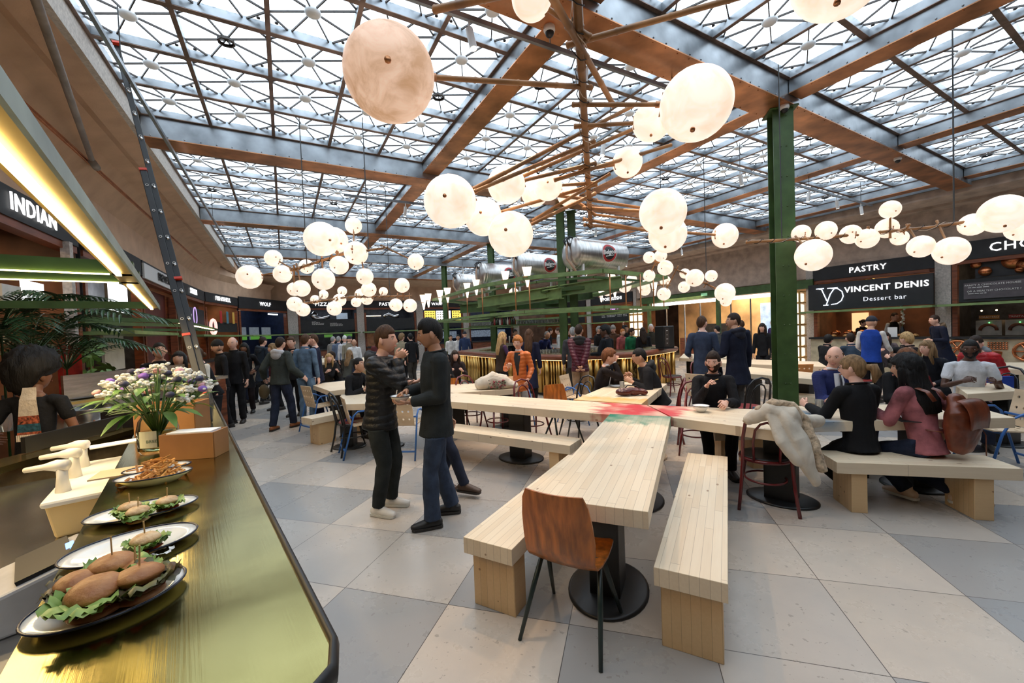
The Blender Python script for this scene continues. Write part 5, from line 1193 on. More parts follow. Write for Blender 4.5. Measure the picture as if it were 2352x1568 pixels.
for i in range(64):
    a = random.random() * 2 * pi; rr = .23 * sqrt(random.random()); top = Vector((rr * cos(a) * 1.05, rr * sin(a), .30 + .14 * (1 - (rr / .23) ** 2) + random.uniform(-.04, .04))); mid = Vector((rr * cos(a) * .3, rr * sin(a) * .3, .20))
    sm.tube([(-.02 * cos(a), -.02 * sin(a), .03), mid, top], .0028, 5); heads.append(top)
sm.build('stems', m_stem, bq, True)
lf = MB()
def leaf(mb, p, d, ln, w, droop=.3, n=6):
    d = Vector(d).normalized(); s = d.cross(Vector((0, 0, 1))); s = s.normalized() if s.length > .01 else Vector((1, 0, 0)); vs = []
    for j in range(n + 1):
        u = j / n; c = Vector(p) + d * ln * u + Vector((0, 0, -droop * ln * u * u)); ww = w * sin(pi * min(1, u * .93 + .05)) * .5
        vs += [c - s * ww + Vector((0, 0, ww * .35)), c, c + s * ww + Vector((0, 0, ww * .35))]
    mb.add(vs, [(j * 3 + k, j * 3 + k + 1, j * 3 + k + 4, j * 3 + k + 3) for j in range(n) for k in range(2)])
for i in range(70):
    a = random.random() * 2 * pi; z = random.uniform(.2, .38); r0 = .05 + .12 * random.random(); leaf(lf, (r0 * cos(a), r0 * sin(a), z), (cos(a), sin(a), random.uniform(-.2, .7)), random.uniform(.08, .16), random.uniform(.03, .05), random.uniform(.1, .6))
lf.build('leaves', m_leaf, bq, True)
kinds = [('white_flower', M('petal_white', (.85, .82, .74), .6, var=.05), .0095, 6), ('purple_flower', M('petal_purple', (.25, .12, .55), .6, var=.2), .022, 1), ('blue_thistle', M('thistle_blue', (.05, .05, .11), .6, var=.3), .02, 1), ('pink_flower', M('petal_pink', (.75, .38, .40), .6, var=.15), .02, 1)]
for i, h in enumerate(heads):
    nm, m, r, n = kinds[(0, 0, 2, 0, 1, 0, 3, 2)[i % 8]]; mb = MB()
    for j in range(n * (3 if n > 1 else 1)):
        o_ = Vector((random.gauss(0, .018), random.gauss(0, .018), random.gauss(0, .007))) if n > 1 else Vector()
        mb.ball(h + o_, (r, r, r * .75), 8, 6, fn=lambda d: 1 + .22 * sin(9 * atan2(d.y, d.x)) * (1 if r > .015 else 0))
    mb.build(nm, m, bq, True)
# ---- sauce dispensers, card terminal, bowl, platters
m_plw = M('white_plastic', (.82, .80, .74), .35, var=.02); m_ylw = M('cream_sauce_tub', (.80, .60, .28), .4, var=.03)
sc = G(165, 1215, .90); sdp = thing('sauce_dispenser', 'white topped tub with three sauce pumps at the left of the brass counter', 'sauce dispenser', K(-2.98, -.375, .88), krz)
MB().lathe([(.5, 0), (.56, .14)], n=4).v
tb = MB(); tb.add([(-.33, -.11, .0), (.33, -.11, 0), (.33, .11, 0), (-.33, .11, 0), (-.36, -.13, .155), (.36, -.13, .155), (.36, .13, .155), (-.36, .13, .155)], [(0, 3, 2, 1), (4, 5, 6, 7), (0, 1, 5, 4), (1, 2, 6, 5), (2, 3, 7, 6), (3, 0, 4, 7)]); tb.build('tub', m_ylw, sdp, bevel=.01)
MB().box((0, 0, .165), (.75, .28, .03)).build('lid', m_plw, sdp, bevel=.012)
for x in (.24, -.02, -.24):
    MB().tube([(x, -.09, .17), (x, -.09, .25), (x, -.09, .29)], [.028, .019, .019], 12).build('pump_tube', m_plw, sdp, True)
    MB().tube([(x + .01, -.07, .302), (x - .012, -.11, .302), (x - .04, -.15, .298), (x - .075, -.215, .290)], [.024, .026, .014, .012], 10).build('pump_spout', m_plw, sdp, True)
t = thing('card_terminal', 'grey card terminal with glowing blue strip at the lower left edge', 'card terminal', K(-1.98, -.42, .88), krz + .2)
bz = MB(); bz.add([(-.13, -.16, 0), (.13, -.16, 0), (.13, .12, 0), (-.13, .12, 0), (-.13, -.16, .10), (.13, -.16, .10), (.13, .12, .17), (-.13, .12, .17)], [(0, 3, 2, 1), (4, 5, 6, 7), (0, 1, 5, 4), (1, 2, 6, 5), (2, 3, 7, 6), (3, 0, 4, 7)]); bz.build('base', M('terminal_grey', (.45, .43, .42), .5), t, bevel=.01)
MB().box((0, .03, .155), (.22, .12, .012), R=Matrix.Rotation(.24, 3, 'X')).build('screen', m_black, t); MB().box((0, .09, .170), (.06, .02, .012), R=Matrix.Rotation(.24, 3, 'X')).build('blue_strip', EM('blue_led', (.1, .25, 1), 4), t)
bp_ = K(-3.75, -1.15, .952); t = thing('steel_bowl', 'wide stainless mixing bowl on a ring foot behind the cook', 'bowl', G(203, 976, .952))
MB().lathe([(.10, 0), (.10, .05), (.12, .06), (.22, .17), (.235, .175), (.22, .165), (.12, .065), (0, .055)], n=36, cap=False).build('bowl', m_chrome, t, True)
for s_ in (-1, 1): MB().tube([(s_ * .20, -.04, .15), (s_ * .27, -.03, .14), (s_ * .27, .03, .14), (s_ * .20, .04, .15)], .004, 6).build('handle', m_chrome, t, True)
for i, (x, y) in enumerate(((225, 896), (300, 892), (170, 903))):
    p = D(x, y, (5.0, 5.35, 4.65)[i]); p.z = 1.128; t = thing('platter', ('topped flatbread platter in the middle of the rear shelf', 'topped flatbread platter half behind the flowers', 'topped flatbread platter nearest the cook')[i], 'platter', p, 0, 'platters on the rear shelf')
    MB().lathe([(.02, 0), (.17, .0), (.19, .012), (.16, .006), (0, .004)], n=28, cap=False).build('plate', m_black, t, True); mb = MB(); random.seed(40 + i)
    for k in range(26): mb.ball((random.gauss(0, .07), random.gauss(0, .05), .014), (.025, .02, .010), 8, 5)
    mb.build('topping', M('mixed_topping', (.55, .12, .04), .5, var=.9, scale=25, col2=(.75, .68, .5)), t, True)
o = MB().box((0, 0, .1), (.36, .05, .2)).build('black_case', m_black, None, bevel=.02); o.location = G(285, 985, .952); o.rotation_euler = (0, 0, .1); tag(o, 'black padded case standing behind the larger brown box', 'case')
# jars at far left
for i, (x, y) in enumerate(((10, 905), (24, 900))):
    p = G(12 + 26 * i, 990 - 12 * i, .952); t = thing('storage_jar', ('tall glass storage jar at the left picture edge', 'second glass storage jar beside the cook')[i], 'jar', p); MB().lathe([(.05, 0), (.055, .18), (.04, .2), (.04, .26)], n=16).build('glass_body', m_gl, t, True); MB().tube([(0, 0, .26), (0, 0, .34)], .008, 6).build('spout', m_black, t)
# ---- palms and monstera behind the kiosk
def palm(loc, label, n, ln, seed, h=.6, wleaf=.035):
    random.seed(seed); t = thing('palm_plant', label, 'plant', loc, 0, 'palms behind the kiosk')
    MB().lathe([(.14, 0), (.18, .3), (.17, .3), (.15, .27), (0, .27)], n=20, cap=False).build('pot', m_black, t, True)
    for i in range(n):
        a = 2 * pi * i / n + random.uniform(-.3, .3); up = random.uniform(1.1, 2.8); L_ = ln * random.uniform(.7, 1.1); d = Vector((cos(a), sin(a), up)).normalized(); pts = []; 
        for j in range(9): u = j / 8; pts.append(Vector((0, 0, .28)) + Vector((0, 0, h * .3)) + d * L_ * u + Vector((cos(a), sin(a), 0)) * L_ * .45 * u * u - Vector((0, 0, .50 * L_ * u * u * u)))
        fr_ = MB(); fr_.tube([Vector((0, 0, .27))] + pts, [.010] + [.009 * (1 - j / 10) for j in range(9)], 5)
        for j in range(2, 9):
            for q in (0, .33, .66):
                if j == 8 and q: continue
                p = pts[j] if q == 0 else pts[j].lerp(pts[min(8, j + 1)], q); tg = (pts[min(8, j + 1)] - pts[j - 1]).normalized(); sd = tg.cross(Vector((0, 0, 1))); sd = sd.normalized() if sd.length > .01 else Vector((1, 0, 0))
                for s_ in (-1, 1): leaf(fr_, p, sd * s_ + tg * .8, L_ * (.34 - .018 * j), wleaf, .35, 3)
        fr_.build('frond', m_palm, t)
    return t
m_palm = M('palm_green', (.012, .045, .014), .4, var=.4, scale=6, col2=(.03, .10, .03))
def DF(px, w): q = D(px, 800, w); return Vector((q.x, q.y, 0))
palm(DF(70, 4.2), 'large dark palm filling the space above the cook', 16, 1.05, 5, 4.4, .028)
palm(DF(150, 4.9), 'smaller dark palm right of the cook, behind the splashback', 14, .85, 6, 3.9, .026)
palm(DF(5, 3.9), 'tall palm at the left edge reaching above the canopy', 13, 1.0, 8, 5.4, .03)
mo = thing('monstera_plant', 'leafy monstera with broad split leaves behind the steel splashback', 'plant', DF(212, 6.1)); random.seed(3)
MB().lathe([(.15, 0), (.2, .35), (.18, .35), (0, .3)], n=20, cap=False).build('pot', m_black, mo, True)
for i in range(16):
    a = random.random() * 2 * pi; z = random.uniform(.9, 1.75); r0 = random.uniform(.15, .4); c = Vector((r0 * cos(a), r0 * sin(a), z)); mb = MB(); mb.tube([(0, 0, .3), (r0 * .4 * cos(a), r0 * .4 * sin(a), z * .6), c], .006, 5)
    nrm = Vector((cos(a), sin(a), .6)).normalized(); s1, s2, _ = frame_from(nrm); R_ = random.uniform(.12, .19); vs = [c]; K_ = 28
    for k in range(K_): th = 2 * pi * k / K_; rr = R_ * (1 if k % 4 < 3 else .55) * (1 - .25 * cos(th)); vs.append(c + s1 * rr * cos(th) + s2 * rr * sin(th) - nrm * .04 * (rr / R_) ** 2)
    mb.add(vs, [(0, 1 + k, 1 + (k + 1) % K_) for k in range(K_)]); mb.build('leaf', m_leaf, mo)
# red lit mannequin-like fabric poster beyond the plants
o = MB().box((0, 0, .45), (.22, .05, 1.0)).build('red_banner', M('red_fabric', (.45, .02, .012), .7, var=.4, scale=8, bump=.5, bscale=12)); o.location = DF(158, 5.35); o.location.z = .8; o.rotation_euler = (0, 0, .8); tag(o, 'bright red patterned cloth hanging behind the palm fronds', 'cloth')
# second kiosk counter
t = thing('second_kiosk_counter', 'wooden and steel counter of the second kiosk behind the ladder', 'counter', G(300, 930))
a = G(215, 868, 1.1); b = G(478, 868, 1.1); MB().bar(Vector((a.x, a.y, 1.08)), Vector((b.x, b.y, 1.08)), .7, .05).build('worktop', m_chrome, t, world=True); MB().bar(Vector((a.x, a.y, .53)), Vector((b.x, b.y, .53)), .6, 1.05).build('front', m_walnut, t, world=True)
for i, (x, y) in enumerate(((440, 868), (415, 868))):
    o = MB().box((0, 0, .12), (.5, .25, .24)).build('crate', m_box); o.location = G(x, y, 1.1) ; o.location.z = 1.106; tag(o, ('brown crate on the second kiosk counter behind the ladder', 'brown crate left of the ladder on the second counter')[i], 'box')
# ================================================================ PEOPLE
SKINS = {'fair': (.74, .43, .32), 'tan': (.55, .30, .19), 'olive': (.48, .25, .155), 'brown': (.20, .085, .045), 'dark': (.085, .035, .02)}
HAIRS = {'black': (.008, .007, .007), 'dark': (.025, .013, .008), 'brown': (.07, .032, .014), 'auburn': (.15, .055, .02), 'blonde': (.45, .28, .12), 'dirty': (.22, .13, .06), 'ginger': (.40, .15, .04), 'grey': (.28, .27, .26), 'white': (.6, .58, .55)}
def remesh(mb, vox, smooth=3, noise_amp=0, nf=6, fn=None):
    me = bpy.data.meshes.new('r'); me.from_pydata([tuple(v) for v in mb.v], [], mb.f)
    bm = bmesh.new(); bm.from_mesh(me); bmesh.ops.recalc_face_normals(bm, faces=bm.faces); bm.to_mesh(me); bm.free()
    o = bpy.data.objects.new('r', me); COL.objects.link(o)
    m = o.modifiers.new('r', 'REMESH'); m.mode = 'VOXEL'; m.voxel_size = vox
    if smooth: m = o.modifiers.new('s', 'SMOOTH'); m.iterations = smooth; m.factor = .5
    dg = bpy.context.evaluated_depsgraph_get(); r = bpy.data.meshes.new_from_object(o.evaluated_get(dg))
    bpy.data.objects.remove(o); bpy.data.meshes.remove(me)
    out = MB(); out.v = [v.co.copy() for v in r.vertices]; out.f = [tuple(p.vertices) for p in r.polygons]
    if noise_amp or fn:
        for i, v in enumerate(r.vertices):
            n = v.normal; k = 0
            if noise_amp: c = v.co; k += noise_amp * (noise.noise(Vector((c.x * nf, c.y * nf, c.z * nf * .8))) + .5 * abs(noise.noise(Vector((c.x * nf * 2.3, c.y * nf * 2.3, c.z * nf * 1.4)))))
            if fn: k += fn(v.co)
            out.v[i] = v.co + n * k
    bpy.data.meshes.remove(r); return out
def ik(a, c, l1, l2, hint):
    """joint between a and c with bone lengths l1, l2, bending towards hint"""
    d = c - a; L_ = d.length; mx = (l1 + l2) * .995
    if L_ > mx: c = a + d * (mx / L_); d = c - a; L_ = mx
    d.normalize(); x = (l1 * l1 - l2 * l2 + L_ * L_) / (2 * L_); h = sqrt(max(0, l1 * l1 - x * x)); hv = hint - d * hint.dot(d)
    if hv.length < 1e-4: hv = Vector((0, 0, -1)) - d * -d.z
    return a + d * x + hv.normalized() * h, c
def head_r(d):
    """face surface as a factor on a unit direction; x right, y forward, z up"""
    g = lambda cx_, cz, sx, sz: math.exp(-((d.x - cx_) / sx) ** 2 - ((d.z - cz) / sz) ** 2)
    k = 1.0; f = max(0, d.y)
    if d.z < 0: k *= 1 - .10 * min(1, -d.z * 1.2) * abs(d.x) - .05 * (-d.z)
    k += f * (.17 * g(0, -.18, .11, .14) + .08 * g(0, .0, .07, .22) + .035 * g(0, -.48, .22, .05) + .03 * g(0, -.58, .2, .05) - .03 * g(0, -.53, .16, .02) + .06 * g(0, -.82, .25, .12) + .02 * g(0, .25, .5, .08))
    k -= f * (.06 * g(.32, .04, .13, .09) + .06 * g(-.32, .04, .13, .09)); k += f * .02 * (g(.42, -.22, .15, .15) + g(-.42, -.22, .15, .15))
    if d.y < 0: k += .05 * (-d.y) * max(0, .4 + d.z) - .10 * max(0, -d.z - .35) * -d.y
    return k
HRX, HRY, HRZ = .074, .094, .118
def hair_mesh(style, n=28, m=18):
    mb = MB(); long_ = style in ('long', 'longcurly')
    def fn(d):
        # hairline: forehead high, low at the nape
        line = .42 if d.y > 0 else .42 - 1.15 * min(1, -d.y * 1.2)
        if abs(d.x) > .75 and d.y > -.2: line = min(line, .12)
        if style == 'receding': line += .35 * max(0, d.y + .25)
        if style == 'balding': line = .0 + (2 if d.z > .45 and d.y > -.75 else 0); line = line if d.y < .15 else 3
        if style in ('long', 'longcurly', 'bun', 'bob', 'pony'): line -= .12 if d.y > 0 else .2
        if style in ('bob',): line -= .25 * max(0, abs(d.x) - .3)
        t = min(1, max(0, (d.z - line) / .14 + .5)); t = t * t * (3 - 2 * t)
        th = {'short': .10, 'receding': .07, 'balding': .06, 'crop': .05, 'quiff': .13, 'curly': .24, 'bigcurl': .30, 'afro': 1.35, 'long': .14, 'longcurly': .26, 'bun': .09, 'pony': .10, 'bob': .18}.get(style, .1)
        nz = noise.noise(d * (9 if style in ('curly', 'bigcurl', 'longcurly', 'afro') else 5)) * (.5 if style in ('curly', 'bigcurl', 'longcurly') else (.28 if style == 'afro' else .22))
        if style == 'quiff': th += .12 * max(0, d.z) * max(0, d.y + .4)
        if style == 'afro': th *= (.75 + .25 * d.z)
        if style in ('short', 'crop', 'quiff', 'receding'): th *= .30 + .70 * max(0, d.z)
        return head_r(d) * .93 * (1 - t) + t * (head_r(Vector((d.x, min(d.y, .3), d.z)).normalized()) * 1.02 + th * (1 + nz))
    mb.ball((0, 0, 0), (HRX, HRY, HRZ), n, m, fn=fn); return mb
def person(name_label, x, y, face, h=1.75, pose='stand', skin='fair', hair=('short', 'brown'), top=None, legs=None, shoes=(.02, .015, .012), L=None, R=None, lean=.03, turn=0, nod=0, tilt=0, near=0, seat=.45, feet=None, gaze=None, extras=(), grp=None, handL=None, handR=None, twist=0, kneeh=None):
    """face: direction the body faces (world). L, R: wrist targets in local metres (x right, y forward, z up)"""
    face = Vector((face[0], face[1], 0)).normalized(); t = thing('person', name_label, 'person', (x, y, 0), aim(face), grp)
    vx = {2: .0065, 1: .010, 0: .016}[near]; sit = pose == 'sit'
    hipz = (seat + .085) if sit else .52 * h
    hip = Vector((0, 0, hipz)); ca, sa = cos(lean), sin(lean)
    def up(dx, dy, dz):  # offset from the hip in the leaning torso frame
        v = Vector((dx, dy * ca + dz * sa, -dy * sa + dz * ca)); return hip + Matrix.Rotation(twist * max(0, min(1, dz / (.3 * h))), 3, 'Z') @ v
    waist = up(0, 0, .09 * h); chest = up(0, .01 * h, .20 * h); shc = up(0, -.005 * h, .295 * h); neck = up(0, .0, .325 * h); nk2 = up(0, .012 * h, .358 * h)
    hc = nk2 + Vector((0, .012 * h, .050 * h)) + Vector((0, sin(max(0, lean)) * .0, 0)); sw = .100 * h * (1 if (top or {}).get('fem') is None else .9)
    S_ = {s: up(s * sw, 0, .285 * h) for s in (-1, 1)}; Hp = {s: hip + Vector((s * .052 * h, 0, -.01 * h)) for s in (-1, 1)}
    ua, fa = .168 * h, .148 * h
    W_ = {-1: L, 1: R}; E_ = {}; 
    for s in (-1, 1):
        w = W_[s]
        if w is None: w = up(s * (sw + .03 * h), .03 * h, -.03 * h) if not sit else Vector((s * .16, .30, hipz + .12))
        else: w = Vector(w)
        hint = Vector((s * .28, -.55, -.85)) if w.z < S_[s].z - .16 * h else Vector((s * .25, .30, -1)); e, w = ik(S_[s], w, ua, fa, hint); E_[s] = e; W_[s] = w
    # ---- legs
    K_ = {}; A_ = {}
    for s in (-1, 1):
        ft = None if feet is None else feet[0 if s < 0 else 1]
        if sit: A = Vector(ft) if ft else Vector((s * .10, .40, .08)); 
        else: A = Vector(ft) if ft else Vector((s * .075, -.01 + .04 * s, .08))
        if len(A) == 2: A = Vector((A.x, A.y, .08))
        k, A = ik(Hp[s], A, .235 * h, .235 * h, Vector((s * .12, 1, .4 if sit else .05))); K_[s] = k; A_[s] = A
    sk = M('skin_' + skin, SKINS[skin], .5, var=.06, scale=10)
    b = MB(); q = h / 1.75
    b.caps([hip, waist, chest, shc], [(.105 * q, .068 * q), (.10 * q, .07 * q), (.13 * q, .085 * q), (.10 * q, .06 * q)], 12, up=(0, 1, 0))
    b.caps([shc, neck, nk2, hc - Vector((0, 0, .03))], [.065 * q, .056 * q, .052 * q, .05 * q], 12)
    for s in (-1, 1):
        b.caps([S_[s], S_[s].lerp(E_[s], .5), E_[s], E_[s].lerp(W_[s], .35), W_[s]], [.046 * q, .042 * q, .036 * q, .037 * q, .026 * q], 10)
        b.caps([Hp[s], Hp[s].lerp(K_[s], .5), K_[s], K_[s].lerp(A_[s], .35), A_[s]], [(.035 if sit else .050) * q, .050 * q, .044 * q, .044 * q, .034 * q], 10)
    body = remesh(b, max(vx, .009), 2)
    # ---- head with face
    Rh = Matrix.Rotation(turn, 3, 'Z') @ Matrix.Rotation(-nod, 3, 'X') @ Matrix.Rotation(tilt, 3, 'Y'); Rz = Matrix.Rotation(twist, 3, 'Z'); Rh = Rz @ Rh
    hs = h / 1.75 * 1.06; Mh = Matrix.Translation(hc) @ Rh.to_4x4() @ Matrix.Scale(hs, 4)
    hd = MB(); hd.ball((0, 0, 0), (HRX, HRY, HRZ), 36 if near else 20, 28 if near else 14, fn=head_r)
    for s in (-1, 1): hd.ball((s * .076, -.008, -.005), (.012, .020, .033), 10, 8, R=Matrix.Rotation(s * -.35, 3, 'Z'))
    body.merge(hd, Mh)
    # ---- hands
    def hand(s, w, e, opt):
        opt = opt or {}; d = Vector(opt.get('dir', (w - e).normalized())).normalized(); pn = Vector(opt.get('palm', (-s, .1, -.1))); pn = (pn - d * pn.dot(d)).normalized(); sd = d.cross(pn).normalized()
        if s * 0 + sd.dot(Vector((0, 0, 1))) < 0 and 'flip' not in opt: sd = -sd
        if 'flip' in opt and opt['flip']: sd = -sd
        cu = opt.get('curl', .5); mb = MB(); hh = q * 1.0
        mb.caps([w - d * .01, w + d * .03 * hh, w + d * .075 * hh], [(.024 * hh, .017 * hh), (.038 * hh, .015 * hh), (.040 * hh, .013 * hh)], 10, up=pn)
        for i in range(4):
            k = (i - 1.5) / 1.5; bs = w + d * (.083 - .006 * abs(k)) * hh - sd * k * -.031 * hh; ln = (.068, .078, .074, .058)[3 - i] * hh if True else 0
            a = cu * (1.0 + .12 * i); pts = [bs]; dd = d.copy(); 
            for j, fr_ in enumerate((.45, .32, .23)):
                ang = a * (.6 if j == 0 else .9); dd = (dd * cos(ang) + pn * sin(ang) * 1.0).normalized() if j == 0 else (dd * cos(ang) + (pn - dd * pn.dot(dd)).normalized() * sin(ang)).normalized() if (pn - dd * pn.dot(dd)).length > .05 else (dd * cos(ang) - d * sin(ang)).normalized()
                pts.append(pts[-1] + dd * ln * fr_)
            mb.caps(pts, [.0092 * hh, .0088 * hh, .0080 * hh, .0068 * hh], 8)
        tb = w + d * .022 * hh + sd * .030 * hh; mb.caps([tb, tb + (d * .6 + sd * .7 + pn * .3).normalized() * .034 * hh, tb + (d * .6 + sd * .7 + pn * .3).normalized() * .034 * hh + (d * .9 + pn * .55 * (.4 + cu)).normalized() * .032 * hh], [.0125 * hh, .0105 * hh, .0082 * hh], 8)
        return mb
    for s, o_ in ((-1, handL), (1, handR)):
        hm = hand(s, W_[s], E_[s], o_); body.merge(hm if near < 2 else remesh(hm, .0032, 1))
    body.build('body', sk, t, True)
    # ---- face details
    if True:
        me_, mi_ = M('eye_white', (.6, .57, .54), .3, var=0), M('iris_dark', (.03, .018, .01), .2, var=0); mb_w = M('brow_' + hair[1], tuple(c * .6 for c in HAIRS[hair[1]]), .7)
        for s in (-1, 1):
            e1 = MB(); e1.ball((s * .030, .079, .006), (.0125, .006, .0062), 10, 6); o_ = MB(); o_.merge(e1, Mh); eo = o_.build('eye', me_, t, True)
            if near:
                e2 = MB(); e2.ball((s * .030, .0845, .006), (.0055, .002, .0055), 8, 6); o_ = MB(); o_.merge(e2, Mh); o_.build('iris', mi_, eo, True)
            e3 = MB(); e3.tube([(s * .016, .091, .022), (s * .032, .090, .027), (s * .047, .079, .023)], [(.002, .0026)] * 3, 6); o_ = MB(); o_.merge(e3, Mh); o_.build('eyebrow', mb_w, t, True)
        lp = MB(); lp.tube([(-.024, .083, -.058), (-.01, .094, -.055), (0, .096, -.057), (.01, .094, -.055), (.024, .083, -.058)], [(.003, .0028)] * 5, 6); lp.tube([(-.02, .084, -.063), (0, .094, -.066), (.02, .084, -.063)], [(.003, .0035)] * 3, 6)
        o_ = MB(); o_.merge(lp, Mh); o_.build('lips', M('lips_' + skin, tuple(c * k for c, k in zip(SKINS[skin], (.75, .5, .5))), .45, var=0), t, True)
    # ---- hair
    hm_ = M('hair_' + hair[1] + '_m', HAIRS[hair[1]], .6, var=.22, scale=55, stretch=(1, 1, .10), bump=.7, bscale=90, spec=.25)
    st = hair[0]
    if st not in ('none', 'cap', 'beanie'):
        hb = MB(); hb.merge(hair_mesh(st, 40 if near or st == 'afro' else 26, 26 if near or st == 'afro' else 16), Mh)
        if st in ('long', 'longcurly'):
            r0 = .085 if st == 'long' else .11; wv = .0 if st == 'long' else .03
            pts = [Mh @ Vector((0, -.03, .05)), Mh @ Vector((0, -.06, -.03)), Mh @ Vector((0, -.075, -.12)), up(.0, -.085, .24 * h), up(.01, -.10, .17 * h)]
            c_ = MB(); c_.tube(pts, [(r0, .05), (r0 * 1.05, .06), (r0 * 1.1, .055), (r0 * 1.1, .04), (r0 * .7, .02)], 22, up=(0, 1, 0))
            for s in (-1, 1): c_.tube([Mh @ Vector((s * .06, .01, .07)), Mh @ Vector((s * .078, .015, -.02)), Mh @ Vector((s * .08, .02, -.12)), up(s * .075, .06, .23 * h)], [.02, .028, .028, .012], 10)
            for i, v in enumerate(c_.v): c_.v[i] = v + Vector((noise.noise(v * 22), noise.noise(v * 22 + Vector((5, 0, 0))), 0)) * (.008 + wv)
            hb.merge(c_)
        if st == 'bun': hb.ball(Mh @ Vector((0, -.105, .05)), (.045, .04, .042), 16, 10, fn=lambda d: 1 + .12 * noise.noise(d * 5))
        if st == 'pony':
            hb.tube([Mh @ Vector((0, -.09, .02)), Mh @ Vector((.0, -.15, .02)), Mh @ Vector((.0, -.17, -.04)), Mh @ Vector((0, -.15, -.12))], [.025, .042, .040, .012], 12)
        hb.build('hair', hm_, t, True)
    elif st == 'cap':
        hb = MB(); hb.ball((0, 0, .012), (HRX * 1.12, HRY * 1.12, HRZ * 1.02), 24, 14, fn=lambda d: 1 if d.z > .12 else .86); hb.tube([(0, .07, .045), (0, .12, .040), (0, .155, .03)], [(.07, .006), (.065, .005), (.03, .003)], 12, up=(0, 0, 1)); o_ = MB(); o_.merge(hb, Mh); o_.build('cap', M('cap_navy', (.012, .014, .025), .8), t, True)
    elif st == 'beanie':
        hb = MB(); hb.ball((0, 0, .012), (HRX * 1.14, HRY * 1.14, HRZ * 1.14), 24, 14, fn=lambda d: (1 if d.z > .18 else .86) + .03 * max(0, d.z)); o_ = MB(); o_.merge(hb, Mh); o_.build('beanie', M('beanie_' + hair[1], HAIRS[hair[1]], .9, bump=.5), t, True)
    if 'beard' in extras and near == 2:
        dp = .022 if 'beard' in extras else .012
        hb = MB(); hb.ball((0, 0, 0), (HRX, HRY, HRZ), 36, 24, fn=lambda d: (head_r(d) + dp + .02 * noise.noise(d * 20)) if (d.z < -.36 + .42 * abs(d.x) and d.y > -.05 and not (abs(d.x) < .27 and -.64 < d.z < -.42)) else head_r(d) * .9); o_ = MB(); o_.merge(hb, Mh); o_.build('beard', M('hair_' + hair[1] + '_m'), t, True)
    if 'glasses' in extras:
        gl_ = MB()
        for s in (-1, 1): gl_.tube([(s * .031 + .021 * cos(2 * pi * k / 14), .097, .004 + .016 * sin(2 * pi * k / 14)) for k in range(14)], .0016, 5, closed=True); gl_.tube([(s * .052, .095, .008), (s * .078, .02, .010)], .0016, 5)
        gl_.tube([(-.01, .099, .006), (.01, .099, .006)], .0016, 5); o_ = MB(); o_.merge(gl_, Mh); o_.build('spectacles', m_black, t, True)
    # ---- clothes
    T = dict(kind='jacket', col=(.02, .02, .02), fat=.022); T.update(top or {}); kind = T['kind']; ft_ = T['fat'] * (1.0)
    c = MB(); bot = T.get('bottom', {'jacket': -.06, 'puffer': -.07, 'coat': -.24, 'shirt': -.03, 'tee': -.05, 'sweater': -.07, 'suit': -.08, 'vest': -.05}.get(kind, -.05)) * h
    prs = []
    z = bot
    P_ = []; R_ = []
    if sit: bot = max(bot, -.04 * h)
    for u, rx, ry in ((bot, .112, .082), (bot * .5, .112, .082), (.03 * h, .105, .076), (.10 * h, .102, .074), (.19 * h, .116, .084), (.255 * h, .122, .076), (.290 * h, .100, .060), (.325 * h, .045, .045)):
        P_.append(up(0, .004 * h if u > .1 else 0, u)); R_.append((rx * q * T.get('wide', 1) + ft_, ry * q + ft_))
    if bot < -.15 * h:
        R_[0] = (R_[0][0] * 1.22, R_[0][1] * 1.3); R_[1] = (R_[1][0] * 1.1, R_[1][1] * 1.15)
    R_[0] = (R_[0][0] + .008, R_[0][1] + (.03 if sit else .022)); R_[1] = (R_[1][0] + .006, R_[1][1] + .014)
    c.tube(P_, R_, 18, up=(0, 1, 0))
    for s in (-1, 1):
        S, E, W = S_[s], E_[s], W_[s]; ar = .043 * q + ft_ * .55
        inn_ = S - Vector((s * .05 * q, 0, .0)) * 1
        if kind in ('tee', 'shortvest'): c.caps([inn_, S, S.lerp(E, .55)], [ar, ar * .98, ar * .95], 12)
        elif kind != 'vest':
            we = W - (W - E).normalized() * .015; c.caps([inn_, S], [ar, ar], 12); c.caps([S, S.lerp(E, .5), E], [ar, ar * .95, ar * .9], 12); c.tube([E, E.lerp(we, .05), E.lerp(we, .5), we], [ar * .9, ar * .9, ar * .82, max(.032, ar * .66)], 12); c.ball(E, ar * .9, 12, 8)
    fn = None
    if kind == 'puffer': fn = lambda co: .007 * abs(sin((co.z + .02 * sin(co.x * 9)) * 48)) - .003
    amp = {'puffer': .006, 'jacket': .015, 'coat': .012, 'suit': .008, 'sweater': .006, 'tee': .008, 'shirt': .008, 'vest': .006}.get(kind, .008)
    c = remesh(c, max(vx, .008) * (1 if near else 1.15), 4 if near else 2, amp, 7, fn)
    mt = M('cloth_%s_%02d%02d%02d' % (kind, *(int(k * 99) for k in T['col'])), T['col'], T.get('rough', .8 if kind != 'puffer' else .42), var=T.get('var', .12), scale=8, bump=.45, bscale=160 if kind in ('sweater', 'shirt') else 60, spec=.2 if kind != 'puffer' else .4)
    c.build({'puffer': 'puffer_jacket', 'vest': 'waistcoat', 'suit': 'suit_jacket'}.get(kind, kind), mt, t, True)
